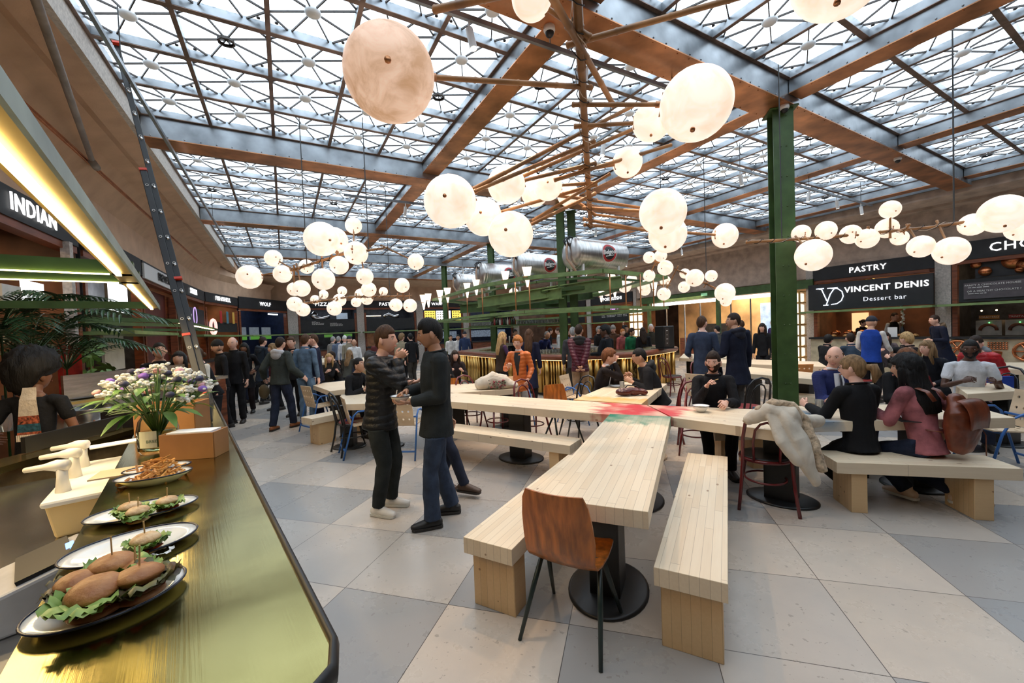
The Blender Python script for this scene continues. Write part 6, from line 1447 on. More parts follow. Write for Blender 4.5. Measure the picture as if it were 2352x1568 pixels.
    if kind in ('suit',) or T.get('shirt'):
        # shirt front showing in the opening, with collar and tie
        sh_ = MB(); f_ = ft_ + .014
        a0 = up(0, .080 * q + f_, .06 * h); a1 = up(0, .096 * q + f_, .17 * h); a2 = up(0, .082 * q + f_, .25 * h); a3 = up(0, .050 * q + f_, .31 * h)
        X_ = Matrix.Rotation(twist, 3, 'Z') @ Vector((1, 0, 0)); vs = []
        for p, w in ((a0, .012), (a1, .040), (a2, .066), (a3, .055)): vs += [p - X_ * w * q - Vector((0, .012, 0)), p, p + X_ * w * q - Vector((0, .012, 0))]
        sh_.add(vs, [(j * 3 + k, j * 3 + k + 1, j * 3 + k + 4, j * 3 + k + 3) for j in range(3) for k in range(2)]); sh_.build('shirt_front', M('shirtfront_%02d' % int((T.get('shirt') or (.75,))[0] * 99), T.get('shirt') or (.75, .76, .8), .7, var=.02), t, True)
        if T.get('tie'):
            ti = MB(); ti.tube([a3 + Vector((0, .012, -.01)), a2 + Vector((0, .012, 0)), a1 + Vector((0, .01, 0)), a0 + Vector((0, .008, 0))], [(.012, .006), (.016, .004), (.024, .004), (.026, .004)], 8, up=(0, 1, 0)); ti.build('tie', M('dark_tie', T['tie'], .6), t, True)
        cl_ = MB(); cl_.tube([neck + Matrix.Rotation(twist, 3, 'Z') @ Vector((.058 * q * cos(a), .052 * q * sin(a) + .01, .012 + .006 * sin(a * 2))) for a in [2 * pi * k / 20 + pi / 2 for k in range(20)]], [(.006, .016)] * 20, 8, closed=True, up=(0, 0, 1)); cl_.build('collar', M('white_shirt', (.75, .76, .8), .7, var=.02), t, True)
        for s in ((-1, 1) if (T.get('shirt') or (1,))[0] > .3 else ()):
            cf = MB(); d_ = (W_[s] - E_[s]).normalized(); cf.tube([W_[s] - d_ * .03, W_[s] - d_ * .002], [.034 * q, .034 * q], 14); cf.build('shirt_cuff', M('white_shirt', (.75, .76, .8), .7, var=.02), t, True)
    elif kind in ('jacket', 'puffer', 'coat', 'sweater', 'shirt') and T.get('hood') is None:
        cl_ = MB(); rr_ = (.062 + ft_ * .6) * q; cl_.tube([neck + Vector((rr_ * cos(a), rr_ * .9 * sin(a) + .008, .004 - .012 * sin(a))) for a in [2 * pi * k / 20 for k in range(20)]], [(.010, .018 if kind != 'sweater' else .009)] * 20, 8, closed=True, up=(0, 0, 1)); cl_.build('collar', mt, t, True)
    if T.get('hood'):
        hd_ = MB(); hd_.tube([up(cos(a) * .085 * q, -.02 - .02 * q + .085 * q * sin(a), .315 * h + (.03 if sin(a) < 0 else -.02) * (1 - abs(cos(a)))) for a in [pi + pi * k / 10 - .4 + .08 * k for k in range(11)]], [.03] + [.045] * 9 + [.03], 12); hd_.ball(up(0, -.10, .285 * h), (.10, .06, .085), 16, 10)
        hd_ = remesh(hd_, .010, 3, .008, 10); hd_.build('hood', M('hood_%02d%02d' % (int(T['hood'][0] * 99), int(T['hood'][1] * 99)), T['hood'], .8, bump=.3), t, True)
    if T.get('under'):   # a visible second garment (sleeves) under a waistcoat
        c2 = MB()
        for s in (-1, 1):
            S, E, W = S_[s], E_[s], W_[s]; c2.caps([S, S.lerp(E, .5), E], [.050, .048, .044], 12); c2.tube([E, E.lerp(W, .5), W - (W - E).normalized() * .02], [.044, .04, .034], 12)
        c2 = remesh(c2, .012, 2, .005); c2.build('sleeves', M('sleeve_%02d%02d%02d' % tuple(int(k * 99) for k in T['under']), T['under'], .8, bump=.3), t, True)
    # ---- trousers
    Lg = dict(col=(.02, .02, .025), fat=.014); Lg.update(legs or {}); c = MB(); lf_ = Lg['fat']
    c.caps([hip + Vector((-.05, 0, 0)) * q, hip + Vector((.05, 0, 0)) * q], [.085 * q + lf_] * 2, 12); c.tube([hip + Vector((0, 0, -.04)), waist - Vector((0, 0, .02))], [(.118 * q + lf_ * .5, .085 * q + lf_ * .5), (.108 * q + lf_ * .5, .078 * q + lf_ * .5)], 16, up=(0, 1, 0))
    for s in (-1, 1):
        H_, K, A = Hp[s], K_[s], A_[s]; c.caps([H_, H_.lerp(K, .5), K], [.080 * q + lf_, .068 * q + lf_, .053 * q + lf_], 12); c.caps([K, K.lerp(A, .4)], [.053 * q + lf_, .052 * q + lf_], 12); c.tube([K.lerp(A, .3), K.lerp(A, .7), A + (A - K).normalized() * .0], [.052 * q + lf_, (.046 + Lg.get('flare', 0)) * q + lf_, (.042 + Lg.get('flare', 0) * 2) * q + lf_], 12)
    c = remesh(c, max(vx, .009) * (1 if near else 1.15), 3, .009, 8)
    hemz = P_[0].z + .012; rx_, ry_ = R_[1][0] - .018, R_[1][1] - .018
    for v in c.v:
        if v.z > hemz and (not sit or v.y < .0):
            cx_, cy_ = P_[0].lerp(P_[3], min(1, max(0, (v.z - P_[0].z) / max(.01, P_[3].z - P_[0].z)))).xy
            dx, dy = v.x - cx_, v.y - cy_; e = sqrt((dx / rx_) ** 2 + (dy / ry_) ** 2)
            if e > .93: v.x = cx_ + dx * .93 / e; v.y = cy_ + dy * .93 / e
    c.build('trousers', M('cloth_leg_%02d%02d%02d' % tuple(int(k * 99) for k in Lg['col']), Lg['col'], .85, var=.2, scale=7, bump=.4, bscale=150, spec=.2), t, True)
    # ---- shoes
    for i, s in enumerate((-1, 1)):
        A = A_[s]; dirn = Vector((s * .18, 1, 0)).normalized()
        if feet and len(feet) > 2: dirn = Vector((*feet[2 + (0 if s < 0 else 1)], 0)).normalized()
        z0 = A.z - .08; dz = Vector((0, 0, 1)); A0 = Vector((A.x, A.y, z0)); c = MB()
        c.caps([A0 - dirn * .05 + dz * .045, A0 + dirn * .02 + dz * .05, A0 + dirn * .10 + dz * .038, A0 + dirn * .165 + dz * .030], [(.038, .043), (.040, .048), (.043, .036), (.036, .026)], 12, up=dz); c.caps([A0 + dz * .05, A0 + dz * .11], [.045, .042], 12)
        c = remesh(c, .008 if near else .012, 2); sb_ = MB(); sb_.add([], []); sm_ = M('shoe_%02d%02d%02d' % tuple(int(k * 99) for k in shoes), shoes, .5, var=.1, bump=.1)
        for k in range(len(c.v)):
            if c.v[k].z < z0 + .006: c.v[k].z = z0 + .006
        sh1 = c.build('shoe', sm_, t, True); so = MB(); pl_ = []
        sx_ = Vector((dirn.y, -dirn.x, 0))
        for u, w in ((-.085, .022), (-.07, .036), (0, .040), (.09, .046), (.16, .040), (.185, .020)): pl_.append((u, w))
        poly = [(A0 + dirn * u + sx_ * w) for u, w in pl_] + [(A0 + dirn * u - sx_ * w) for u, w in pl_[::-1]]; so.prism([(p.x, p.y) for p in poly], z0 + .0, z0 + .022); so.build('sole', M('sole_white', (.6, .58, .52), .6, var=.05) if sum(shoes) > 1 else M('sole_dark', (.02, .017, .015), .6), sh1)
    t['_s'] = 0; del t['_s']
    return t, dict(hc=t.matrix_basis @ hc, W={k: t.matrix_basis @ v for k, v in W_.items()}, S={k: t.matrix_basis @ v for k, v in S_.items()}, hip=t.matrix_basis @ hip, up=lambda *a: t.matrix_basis @ up(*a), Mh=t.matrix_basis @ Mh)
DRK = (.012, .012, .014); JN = (.035, .05, .085); DJN = (.018, .024, .045); NVY = (.010, .013, .035)
def P2(px, w): q = D(px, 800, w); return q.x, q.y
def toward(px, py): return (px, py)
# --- the two men standing in front
p = G(872, 1178); pA, iA = person('man in black puffer jacket and dark jeans, raising food to his mouth, facing right', p.x + .04, p.y + .04, (.96, -.10), 1.80, 'stand', 'fair', ('quiff', 'brown'), dict(kind='puffer', col=(.012, .013, .015), fat=.062, wide=.9, hood=(.012, .013, .015), bottom=-.06), dict(col=(.022, .026, .026), fat=.018), (.72, .68, .62), L=(-.14, .26, 1.24), R=(.03, .20, 1.50), lean=.07, nod=-.10, turn=-.05, near=2, feet=[(-.12, .02, .085), (.10, -.02, .085), (.05, 1), (.25, 1)], handL=dict(dir=(.1, .9, .1), palm=(0, 0, 1), curl=.25), handR=dict(dir=(.1, .6, .3), palm=(-.9, -.2, .2), curl=1.3))
p = G(992, 1196); pB, iB = person('man in dark ribbed sweater and blue jeans, holding a white bowl, facing left', p.x + .09, p.y - .02, (-.90, -.36), 1.84, 'stand', 'olive', ('quiff', 'black'), dict(kind='sweater', col=(.022, .027, .030), fat=.050, bottom=-.085, wide=.95), dict(col=JN, fat=.016, flare=.006), (.010, .010, .011), L=(-.06, .235, 1.13), R=(.12, .25, 1.20), lean=-.03, nod=.12, turn=-.15, near=2, feet=[(-.09, .09, .085), (.12, -.13, .085), (.1, 1), (.35, 1)], handL=dict(dir=(.1, .9, -.1), palm=(.1, 0, 1), curl=.45), handR=dict(dir=(-.6, .6, -.15), palm=(-.6, 0, -.7), curl=1.0))
def enamel_bowl(p, r, label, food=None, rz=0):
    t = thing('enamel_bowl', label, 'bowl', p, rz, 'white enamel bowls')
    MB().lathe([(r * .45, 0), (r * .5, .004), (r * .85, r * .45), (r, r * .72), (r * .96, r * .72), (r * .8, r * .42), (r * .45, .01), (0, .01)], n=32, cap=False).build('dish', m_enam, t, True)
    MB().tube([(r * cos(2 * pi * k / 32), r * sin(2 * pi * k / 32), r * .72) for k in range(32)], .003, 6, closed=True).build('rim', m_rim, t, True)
    MB().lathe([(0, r * .5), (r * .8, r * .48), (0, r * .45)], n=24, cap=False).build('contents', food or M('noodle_food', (.6, .35, .12), .5, var=.5, scale=40), t, True); return t
def at(i, s, dx=0, dy=0, dz=0): w = i['W'][s]; return w + Vector((dx, dy, dz))
enamel_bowl(at(iB, -1, -.09, .02, -.005), .085, 'white bowl with dark rim held in the sweater man\'s hand')
o = MB().tube([(0, 0, 0), (-.03, -.01, -.13)], .004, 6).build('fork', m_plaster); o.location = at(iB, 1, -.07, -.02, .02); tag(o, 'pale fork between the fingers of the man in the dark sweater', 'fork')
t = thing('flatbread', 'red and brown topped flatbread held out by the puffer jacket man', 'food', at(iA, -1, .10, 0, .015), 0)
MB().ball((0, 0, 0), (.10, .055, .012), 20, 8, R=Matrix.Rotation(-.5, 3, 'Y'), fn=lambda d: 1 + .1 * noise.noise(d * 4)).build('bread', M('bread_brown', (.35, .12, .04), .6, var=.4, scale=25), t, True)
MB().ball((0, 0, .012), (.07, .04, .012), 16, 8, R=Matrix.Rotation(-.5, 3, 'Y'), fn=lambda d: 1 + .3 * noise.noise(d * 7)).build('topping', M('mixed_topping'), t, True)
o = MB().ball((0, 0, 0), (.03, .02, .02), 12, 8).build('bite', M('bread_brown')); o.location = at(iA, 1, .07, 0, .05); tag(o, 'bite of food at the mouth of the puffer jacket man', 'food')
p = G(1052, 1122); person('person almost hidden behind the sweater man, only jeans and brown shoe showing', *P2(1000, 4.3), (.95, -.3), 1.55, 'stand', 'tan', ('short', 'dark'), dict(col=DRK), dict(col=DJN), (.06, .035, .025), near=1, feet=[(-.10, -.05, .085), (.02, .30, .085), (.1, 1), (.1, 1)])
# --- left group
p = G(650, 985); _, iC = person('man walking away in grey green bomber jacket with pale hood and jeans', p.x, p.y, (.1, 1), 1.76, 'stand', 'fair', ('crop', 'dark'), dict(kind='jacket', col=(.040, .048, .044), fat=.055, wide=1.12, hood=(.50, .50, .52), bottom=-.03), dict(col=DJN, fat=.02), (.25, .08, .02), L=(-.36, .05, .98), R=(.38, .12, .98), near=2, feet=[(-.10, -.14, .085), (.12, .15, .085), (-.1, 1), (.2, 1)])
t = thing('shoulder_bag', 'brown shoulder bag hanging from the walking man\'s left hand', 'bag', at(iC, -1, -.02, 0, -.36)); MB().ball((0, 0, .1), (.10, .07, .14), 16, 10, fn=lambda d: 1 + .08 * noise.noise(d * 4)).build('bag_body', M('olive_brown_bag', (.09, .065, .03), .6), t, True); MB().tube([(-.05, 0, .2), (0, 0, .36), (.05, 0, .2)], .008, 6).build('strap', m_black, t, True)
p = G(572, 948); person('woman in black roll neck and black coat looking back at the camera', p.x, p.y, (.25, -1), 1.66, 'stand', 'brown', ('long', 'black'), dict(kind='coat', col=(.008, .008, .010), fat=.024, bottom=-.16), dict(col=(.014, .009, .010)), (.01, .01, .01), near=1, L=(-.20, .12, 1.0))
p = G(592, 928); person('man in long dark blue coat walking away behind the black coated woman', p.x + .12, p.y + .1, (.3, 1), 1.80, 'stand', 'fair', ('short', 'dark'), dict(kind='coat', col=(.018, .028, .045), fat=.035, bottom=-.18, hood=(.018, .028, .045)), dict(col=DRK), near=1, feet=[(-.1, .2, .085), (.1, -.15, .085), (0, 1), (.2, 1)])
x, y = P2(538, 8.4); person('bald man in dark clothes behind the black coated woman', x, y, (.2, -1), 1.80, 'stand', 'fair', ('balding', 'grey'), dict(col=DRK), dict(col=DRK))
x, y = P2(508, 8.0); person('man in black beanie behind the second kiosk', x, y, (-.6, -.8), 1.74, 'stand', 'tan', ('beanie', 'black'), dict(col=DRK), dict(col=DRK))
x, y = P2(487, 6.9); person('cook with bun in black and cream jacket bending over the second counter', x, y, (-.5, -.85), 1.68, 'stand', 'fair', ('bun', 'brown'), dict(kind='vest', col=DRK, under=(.7, .66, .58), fat=.025), dict(col=DRK), lean=.35, nod=-.5, L=(-.2, .45, 1.08), R=(.2, .45, 1.08))
x, y = P2(425, 6.3); person('dark haired woman in black leaning over the second counter behind the ladder', x, y, (.4, -.9), 1.66, 'stand', 'tan', ('long', 'black'), dict(kind='sweater', col=DRK), dict(col=DRK), lean=.45, nod=-.3, L=(-.2, .45, 1.1), R=(.2, .45, 1.1))
x, y = P2(362, 6.15); _, i_ = person('cook with dark top knot and glasses in black, working behind the flowers', x, y, (.75, -.6), 1.74, 'stand', 'fair', ('bun', 'black'), dict(kind='tee', col=DRK), dict(col=DRK), near=1, lean=.10, nod=-.4, extras=('glasses',), L=(-.15, .25, 1.3), R=(.15, .25, 1.3))
_, iH = person('cook with big dark afro, black tee and woven white scarf seen from behind', -3.95, 3.30, (-.35, .9), 1.60, 'stand', 'brown', ('afro', 'black'), dict(kind='tee', col=(.012, .012, .015), fat=.022), dict(col=DRK), near=2, L=(-.34, .16, .98), R=(.25, .25, 1.0), turn=-.5, nod=-.15)
t = thing('woven_scarf', 'cream scarf with red and teal woven bands hanging down the cook\'s back', 'scarf', (0, 0, 0))
sc_ = MB(); u0 = iH['up']; rows_ = []
for j, (z, w) in enumerate(((.36, .035), (.33, .04), (.30, .045), (.26, .05), (.22, .055), (.18, .06), (.14, .065), (.115, .068))): rows_.append([u0(.035 + (-1 + 2 * k / 4) * w, -.125 - .015 * (1 if j > 1 else 0) + .008 * (j == 0), z * 1.60) for k in range(5)])
def strip(r0, r1, nm, m):
    mb = MB(); 
    for j in range(r0, r1): mb.add(rows_[j] + rows_[j + 1] + [v + Vector((.0, .012, 0)) for v in rows_[j] + rows_[j + 1]], [(k, k + 1, k + 6, k + 5) for k in range(4)] + [(k + 10, k + 11, k + 16, k + 15) for k in range(4)])
    mb.build(nm, m, t, True)
strip(0, 4, 'cream_part', M('cream_wool', (.68, .58, .46), .9, bump=.6, bscale=50)); strip(4, 5, 'red_band', M('red_band', (.30, .07, .03), .9, var=.5, scale=60)); strip(5, 6, 'teal_band', M('teal_band', (.02, .08, .11), .9, var=.3, scale=50)); strip(6, 7, 'red_band', M('red_band'))
fg = MB()
for k in range(14): c_ = rows_[7][0].lerp(rows_[7][4], k / 13); fg.tube([c_ + Vector((0, 0, .02)), c_ - Vector((0, 0, .03))], .005, 5)
fg.build('fringe', M('cream_wool'), t)
# middle left
x, y = P2(672, 9.0); person('man in black jacket facing us, hand near his mouth, left of the denim shirt', x, y, (.1, -1), 1.76, 'stand', 'fair', ('short', 'brown'), dict(kind='jacket', col=DRK), dict(col=DRK), R=(-.02, .2, 1.38))
x, y = P2(699, 8.3); person('man seen from behind in faded denim shirt and jeans', x, y, (.05, 1), 1.80, 'stand', 'fair', ('short', 'brown'), dict(kind='shirt', col=(.10, .16, .24), fat=.026, wide=1.05, var=.25), dict(col=(.12, .19, .28)), (.03, .03, .03), near=1, L=(-.1, .2, 1.1))
x, y = P2(727, 8.6); person('man in navy suit turned left, standing beside the denim shirt', x, y, (-.9, -.35), 1.80, 'stand', 'fair', ('receding', 'brown'), dict(kind='suit', col=NVY, fat=.026, shirt=(.7, .72, .76)), dict(col=NVY), near=1, turn=.1)
x, y = P2(795, 7.0); person('man in black coat eating at the table left of the standing men', x, y, (.9, -.3), 1.78, 'sit', 'tan', ('short', 'black'), dict(kind='coat', col=DRK, fat=.03, bottom=-.04), dict(col=DRK), near=1, lean=.35, nod=-.35, extras=('beard',), R=(.1, .42, .82), L=(-.1, .42, .82))
for (px, w, fc, hr, cl, sk_, lb, po) in [
 (750, 10.3, (.6, -.7), ('long', 'blonde'), (.03, .025, .02), 'fair', 'blonde woman in dark top at the table with coffee cups', 'sit'), (776, 10.5, (-.8, -.4), ('short', 'dark'), DRK, 'fair', 'man in black suit leaning over the coffee cups', 'sit'),
 (586, 11.5, (.2, -1), ('long', 'blonde'), (.5, .45, .38), 'fair', 'seated blonde woman in pale scarf far left', 'sit'), (608, 11.5, (-.4, -.9), ('long', 'dark'), DRK, 'fair', 'seated dark haired woman in black far left', 'sit'), (632, 9.8, (-.5, -.8), ('long', 'dirty'), (.08, .02, .03), 'fair', 'woman with long dark blonde hair left of the black jacket man', 'stand0'),
 (763, 15.5, (.4, 1), ('short', 'grey'), (.25, .24, .22), 'fair', 'grey haired person in pale jacket by the pizza stall', 'stand'), (778, 15.0, (-.3, 1), ('short', 'grey'), (.12, .16, .24), 'fair', 'grey haired man in light blue jacket by the pizza stall', 'stand'), (792, 14.6, (-.2, 1), ('beanie', 'white'), (.6, .6, .62), 'fair', 'cook in white with white hat by the pizza stall', 'stand'), (801, 13.6, (.1, 1), ('cap', 'dark'), (.3, .27, .2), 'fair', 'person in cap queuing at the pizza stall', 'stand'), (813, 13.6, (.5, -.8), ('none', 'dark'), (.7, .7, .7), 'tan', 'bald man in white tee by the pillar', 'stand0'), (795, 12.2, (.2, 1), ('long', 'dirty'), (.06, .06, .05), 'fair', 'seated blonde person seen from behind near the pillar', 'sit'),
 (867, 14, (.3, -1), ('short', 'brown'), (.12, .03, .03), 'fair', 'person in dark red jumper beside the oven hatch', 'stand0'), (922, 13.5, (.2, 1), ('bigcurl', 'dirty'), (.35, .30, .2), 'fair', 'curly haired person in pale top left of the dark haired man', 'stand'), (946, 13, (-.6, .6), ('short', 'black'), DRK, 'fair', 'person in black behind the two standing men', 'stand'),
 (1036, 17, (.2, -1), ('short', 'black'), (.65, .65, .65), 'tan', 'cook in white top by the rack of glasses', 'stand0'), (1053, 17, (.1, -1), ('short', 'black'), (.65, .65, .65), 'tan', 'second cook in white top by the rack of glasses', 'stand0'), (1068, 16.5, (.1, 1), ('cap', 'dark'), (.03, .05, .12), 'fair', 'person in dark blue behind the bar taps', 'stand'), (1006, 8.5, (.4, -1), ('short', 'black'), DRK, 'fair', 'dark haired person seated low behind the sweater man', 'sit'), (1043, 9.3, (.2, -.9), ('long', 'dark'), (.03, .02, .02), 'fair', 'child with dark hair seated right of the sweater man', 'sit'),
 (1237, 12.6, (.6, -.6), ('receding', 'grey'), (.02, .03, .12), 'tan', 'bartender in blue shirt bending behind the bar', 'lean'), (1182, 13.5, (.5, -.8), ('short', 'dark'), DRK, 'tan', 'barman behind the blonde woman', 'stand'), (1261, 15.5, (.9, .2), ('short', 'dark'), DRK, 'fair', 'person in black across the bar facing right', 'stand'), (1287, 15.2, (-.9, .2), ('short', 'brown'), (.6, .58, .54), 'fair', 'person in cream padded coat across the bar', 'stand'), (1303, 14.5, (.1, 1), ('beanie', 'dark'), (.02, .06, .25), 'fair', 'person in blue varsity jacket across the bar', 'stand0'),
 (1316, 9.2, (.2, .9), ('crop', 'grey'), (.05, .05, .055), 'fair', 'grey haired man in grey coat just behind the maroon jacket', 'standbar'), (1373, 13.3, (.7, -.5), ('crop', 'grey'), DRK, 'fair', 'man in black leather left behind the bar', 'stand'), (1412, 13.2, (-.6, -.6), ('beanie', 'grey'), (.10, .05, .03), 'fair', 'person in grey beanie and brown coat at the bar', 'stand'), (1428, 13.0, (.5, -.8), ('short', 'ginger'), (.45, .12, .12), 'fair', 'person in pink top at the bar', 'stand0'), (1437, 13.6, (.1, -.9), ('short', 'black'), DRK, 'tan', 'man with raised arm at the bar', 'stand'), (1449, 12.7, (.4, -.8), ('curly', 'dark'), (.02, .16, .07), 'tan', 'woman in green jacket and grey scarf at the bar', 'stand0'), (1479, 12.4, (.1, 1), ('long', 'dark'), DRK, 'fair', 'woman with long dark hair seen from behind at the bar', 'stand'), (1497, 13.6, (-.4, -.9), ('short', 'white'), (.04, .035, .025), 'fair', 'white haired man in glasses left of the loudspeaker', 'stand'),
 (1752, 11.0, (-.5, -.75), ('long', 'dark'), DRK, 'fair', 'woman in black leather jacket left of the green column', 'stand'), (1781, 13.5, (-.9, -.3), ('short', 'dark'), (.05, .03, .10), 'fair', 'man in purple shirt just left of the green column', 'stand'), (1706, 12.3, (.2, 1), ('short', 'brown'), (.05, .04, .035), 'fair', 'person in brown coat behind the navy coat', 'stand'), (1652, 11.8, (-.3, .9), ('short', 'black'), (.06, .06, .06), 'fair', 'person in grey between the two talking men', 'stand0'),
 (1890, 9.8, (.8, .1), ('bob', 'black'), DRK, 'fair', 'person in black with bag behind the suited man', 'sit'), (1980, 13.2, (.1, -1), ('bun', 'dark'), DRK, 'fair', 'shop assistant in black behind the pastry counter', 'stand0'), (2033, 10.0, (-.6, -.8), ('long', 'dark'), (.10, .08, .09), 'fair', 'dark haired woman in black vest right of the blue waistcoat', 'sit'), (1962, 9.0, (.3, .9), ('short', 'dark'), (.03, .05, .08), 'fair', 'seated person in dark teal left of the blue waistcoat', 'sit'), (2106, 7.9, (-.3, .9), ('curly', 'blonde'), (.015, .010, .010), 'fair', 'woman with curly blonde hair and black fur coat from behind', 'sit'), (2080, 8.4, (.5, .6), ('bob', 'dirty'), (.02, .02, .02), 'fair', 'fair haired woman beside the one in black fur', 'sit')]:
    x, y = P2(px, w); sit_ = po == 'sit'; hh = 1.64 if hr[0] in ('long', 'bob', 'bun') else 1.74
    if po == 'stand0': hh = 1.62
    person(lb, x, y, fc, hh, 'sit' if sit_ else 'stand', sk_, hr, dict(kind='jacket' if sum(cl) < .3 else 'shirt', col=cl, fat=.028), dict(col=random.choice((DRK, DJN, (.04, .035, .03)))), nod=-.1 if sit_ else 0, lean=.55 if po == 'lean' else (.2 if sit_ else .04), turn=random.uniform(-.3, .3), extras=('glasses',) if 'glasses' in lb and 'rack' not in lb else (), L=(-.14, .38, .86) if sit_ else ((-.2, .4, 1.1) if po == 'lean' else None), R=(.14, .38, .86) if sit_ else ((.1, .1, 1.75) if 'raised' in lb else None))
# --- bar group
x, y = P2(1150, 9.2); person('blonde woman in purple sleeves and brown padded waistcoat facing the bar', x, y, (.8, .45), 1.68, 'stand', 'fair', ('long', 'blonde'), dict(kind='vest', col=(.045, .028, .018), fat=.045, under=(.055, .018, .07)), dict(col=DRK), near=1, turn=-.1, R=(.1, .3, 1.15), L=(-.1, .3, 1.15))
_, i_ = person('boy with curly ginger hair in orange padded jacket', *P2(1192, 7.15), (-.35, -.9), 1.60, 'stand', 'fair', ('bigcurl', 'ginger'), dict(kind='puffer', col=(.62, .16, .035), fat=.030, bottom=-.12, shirt=DRK), dict(col=(.4, .38, .35)), near=1, turn=.1, R=(.12, .24, 1.08), L=(-.20, .14, .86), handR=dict(curl=1.0, dir=(-.5, .3, .8), palm=(-.3, .6, 0)))
x, y = P2(1215, 8.9); person('woman with long auburn hair in long navy coat, back to us', x, y, (.25, 1), 1.72, 'stand', 'fair', ('long', 'brown'), dict(kind='coat', col=NVY, fat=.035, bottom=-.27), dict(col=DRK), near=1)
x, y = P2(1331, 8.3); person('man in glossy maroon puffer jacket with hands clasped behind his back', x, y, (.15, 1), 1.78, 'stand', 'tan', ('short', 'dark'), dict(kind='puffer', col=(.07, .008, .018), fat=.048, wide=1.1, hood=(.015, .013, .016), bottom=-.06), dict(col=(.30, .20, .12)), near=1, L=(-.03, -.20, .92), R=(.03, -.20, .92), turn=-.3, handL=dict(dir=(.5, -.2, -.6)), handR=dict(dir=(-.5, -.2, -.6)))
x, y = P2(1396, 9.0); person('woman with short black curls in black top leaning at the bar, looking left', x, y, (-.5, .5), 1.74, 'stand', 'dark', ('curly', 'black'), dict(kind='sweater', col=(.01, .012, .016), fat=.022), dict(col=DRK), near=1, turn=.6, L=(-.15, .35, 1.1), R=(.2, .3, 1.08))
# --- two men talking
x, y = P2(1614, 7.4); person('man in blue grey suit jacket seen from behind, talking', x, y, (.35, .9), 1.84, 'stand', 'fair', ('short', 'brown'), dict(kind='suit', col=(.035, .048, .085), fat=.034, wide=1.1, bottom=-.12), dict(col=(.015, .018, .03)), near=1, turn=-.5, L=(-.22, .25, 1.1), R=(.22, .25, 1.1))
x, y = P2(1692, 6.9); person('man in long dark navy hooded coat and grey trousers, face turned left', x, y, (-.15, .95), 1.86, 'stand', 'tan', ('short', 'dark'), dict(kind='coat', col=(.008, .011, .026), fat=.05, wide=1.05, bottom=-.17, hood=(.008, .011, .026)), dict(col=(.07, .065, .065)), near=1, turn=1.15, nod=-.1, L=(-.2, .25, 1.1))
# --- seated at the big table
_, iE = person('bearded man in black jacket at the table, holding a spoon above a white bowl', *P2(1634, 4.85), (-.30, -.95), 1.72, 'sit', 'fair', ('quiff', 'dark'), dict(kind='jacket', col=(.010, .010, .012), fat=.034, wide=1.05), dict(col=(.012, .010, .012)), (.02, .015, .015), near=2, lean=.10, turn=-.35, nod=-.02, extras=('beard',), R=(.10, .30, 1.0), L=(-.07, .40, .83), handR=dict(dir=(-.2, .5, .5), palm=(-.6, .3, -.4), curl=1.15), handL=dict(dir=(.3, .7, -.1), palm=(.5, 0, -.6), curl=.8), seat=.46)
enamel_bowl(G(1610, 944, .757), .088, 'white bowl with dark rim on the table before the bearded man')
o = MB().bar((0, 0, 0), (.10, -.0, .03), .014, .003).build('wooden_spoon', m_stick); o.location = at(iE, 1, .0, -.06, .05); tag(o, 'small wooden spoon in the bearded man\'s hand', 'spoon')
_, iF = person('man in dark suit with tousled brown hair, sipping, at the back table arm', *P2(1366, 6.6), (.92, -.25), 1.76, 'sit', 'fair', ('curly', 'auburn'), dict(kind='suit', col=(.014, .010, .010), fat=.028, shirt=(.7, .7, .74)), dict(col=DRK), near=1, lean=.30, nod=.0, R=(.0, .30, 1.14), L=(-.08, .48, .90), handR=dict(curl=1.0, dir=(-.1, .3, .8), palm=(-.6, .3, 0)))
x, y = P2(1512, 6.25); person('man in black leather jacket and hood bending over the back table arm, back to us', x, y, (-.75, .15), 1.82, 'sit', 'tan', ('short', 'black'), dict(kind='jacket', col=(.016, .015, .014), fat=.05, wide=1.15, hood=(.012, .011, .012), rough=.38), dict(col=DRK), near=1, lean=.38, nod=.1, L=(-.2, .42, .86), R=(.2, .42, .86))
_, iG = person('balding man in blue suit, white shirt and dark tie at the right table', *P2(1896, 4.85), (.15, -.98), 1.78, 'sit', 'fair', ('balding', 'brown'), dict(kind='suit', col=(.018, .026, .10), fat=.034, wide=1.08, shirt=(.75, .76, .8), tie=(.02, .02, .03)), dict(col=(.012, .02, .06)), near=2, lean=.12, turn=-1.0, nod=.05, R=(.13, .40, .83), L=(-.12, .40, .83), handR=dict(curl=.6, dir=(-.7, .5, 0), palm=(0, 0, -1)), handL=dict(curl=.6, dir=(.7, .5, 0), palm=(0, 0, -1)))
_, iI = person('woman with fair bun in black jumper sitting on the bench, back to us', *P2(1972, 3.78), (-.08, .98), 1.70, 'sit', 'fair', ('pony', 'dirty'), dict(kind='sweater', col=(.009, .009, .010), fat=.032, wide=1.12), dict(col=(.012, .012, .014)), (.60, .50, .32), near=2, lean=.04, turn=.55, extras=('glasses',), L=(-.20, .38, .83), R=(.16, .36, .82), feet=[(-.10, -.02, .10), (.06, .10, .10), (.2, 1), (.1, 1)])
cb_ = MB(); u0 = iI['up']; cb_.tube([u0(.078 * cos(a), .078 * sin(a), .325 * 1.70) for a in [2 * pi * k / 20 for k in range(20)]], [(.010, .012)] * 20, 8, closed=True); 
_, iJ = person('woman with short brown hair in black, pointing across the table', *P2(2058, 4.85), (-.05, -1), 1.66, 'sit', 'fair', ('bob', 'auburn'), dict(kind='sweater', col=(.010, .009, .010), fat=.030), dict(col=DRK), near=2, lean=.18, turn=.05, L=(-.0, .34, .98), R=(.12, .36, .84), handL=dict(dir=(.25, .3, .75), palm=(.7, .2, -.2), curl=.9))
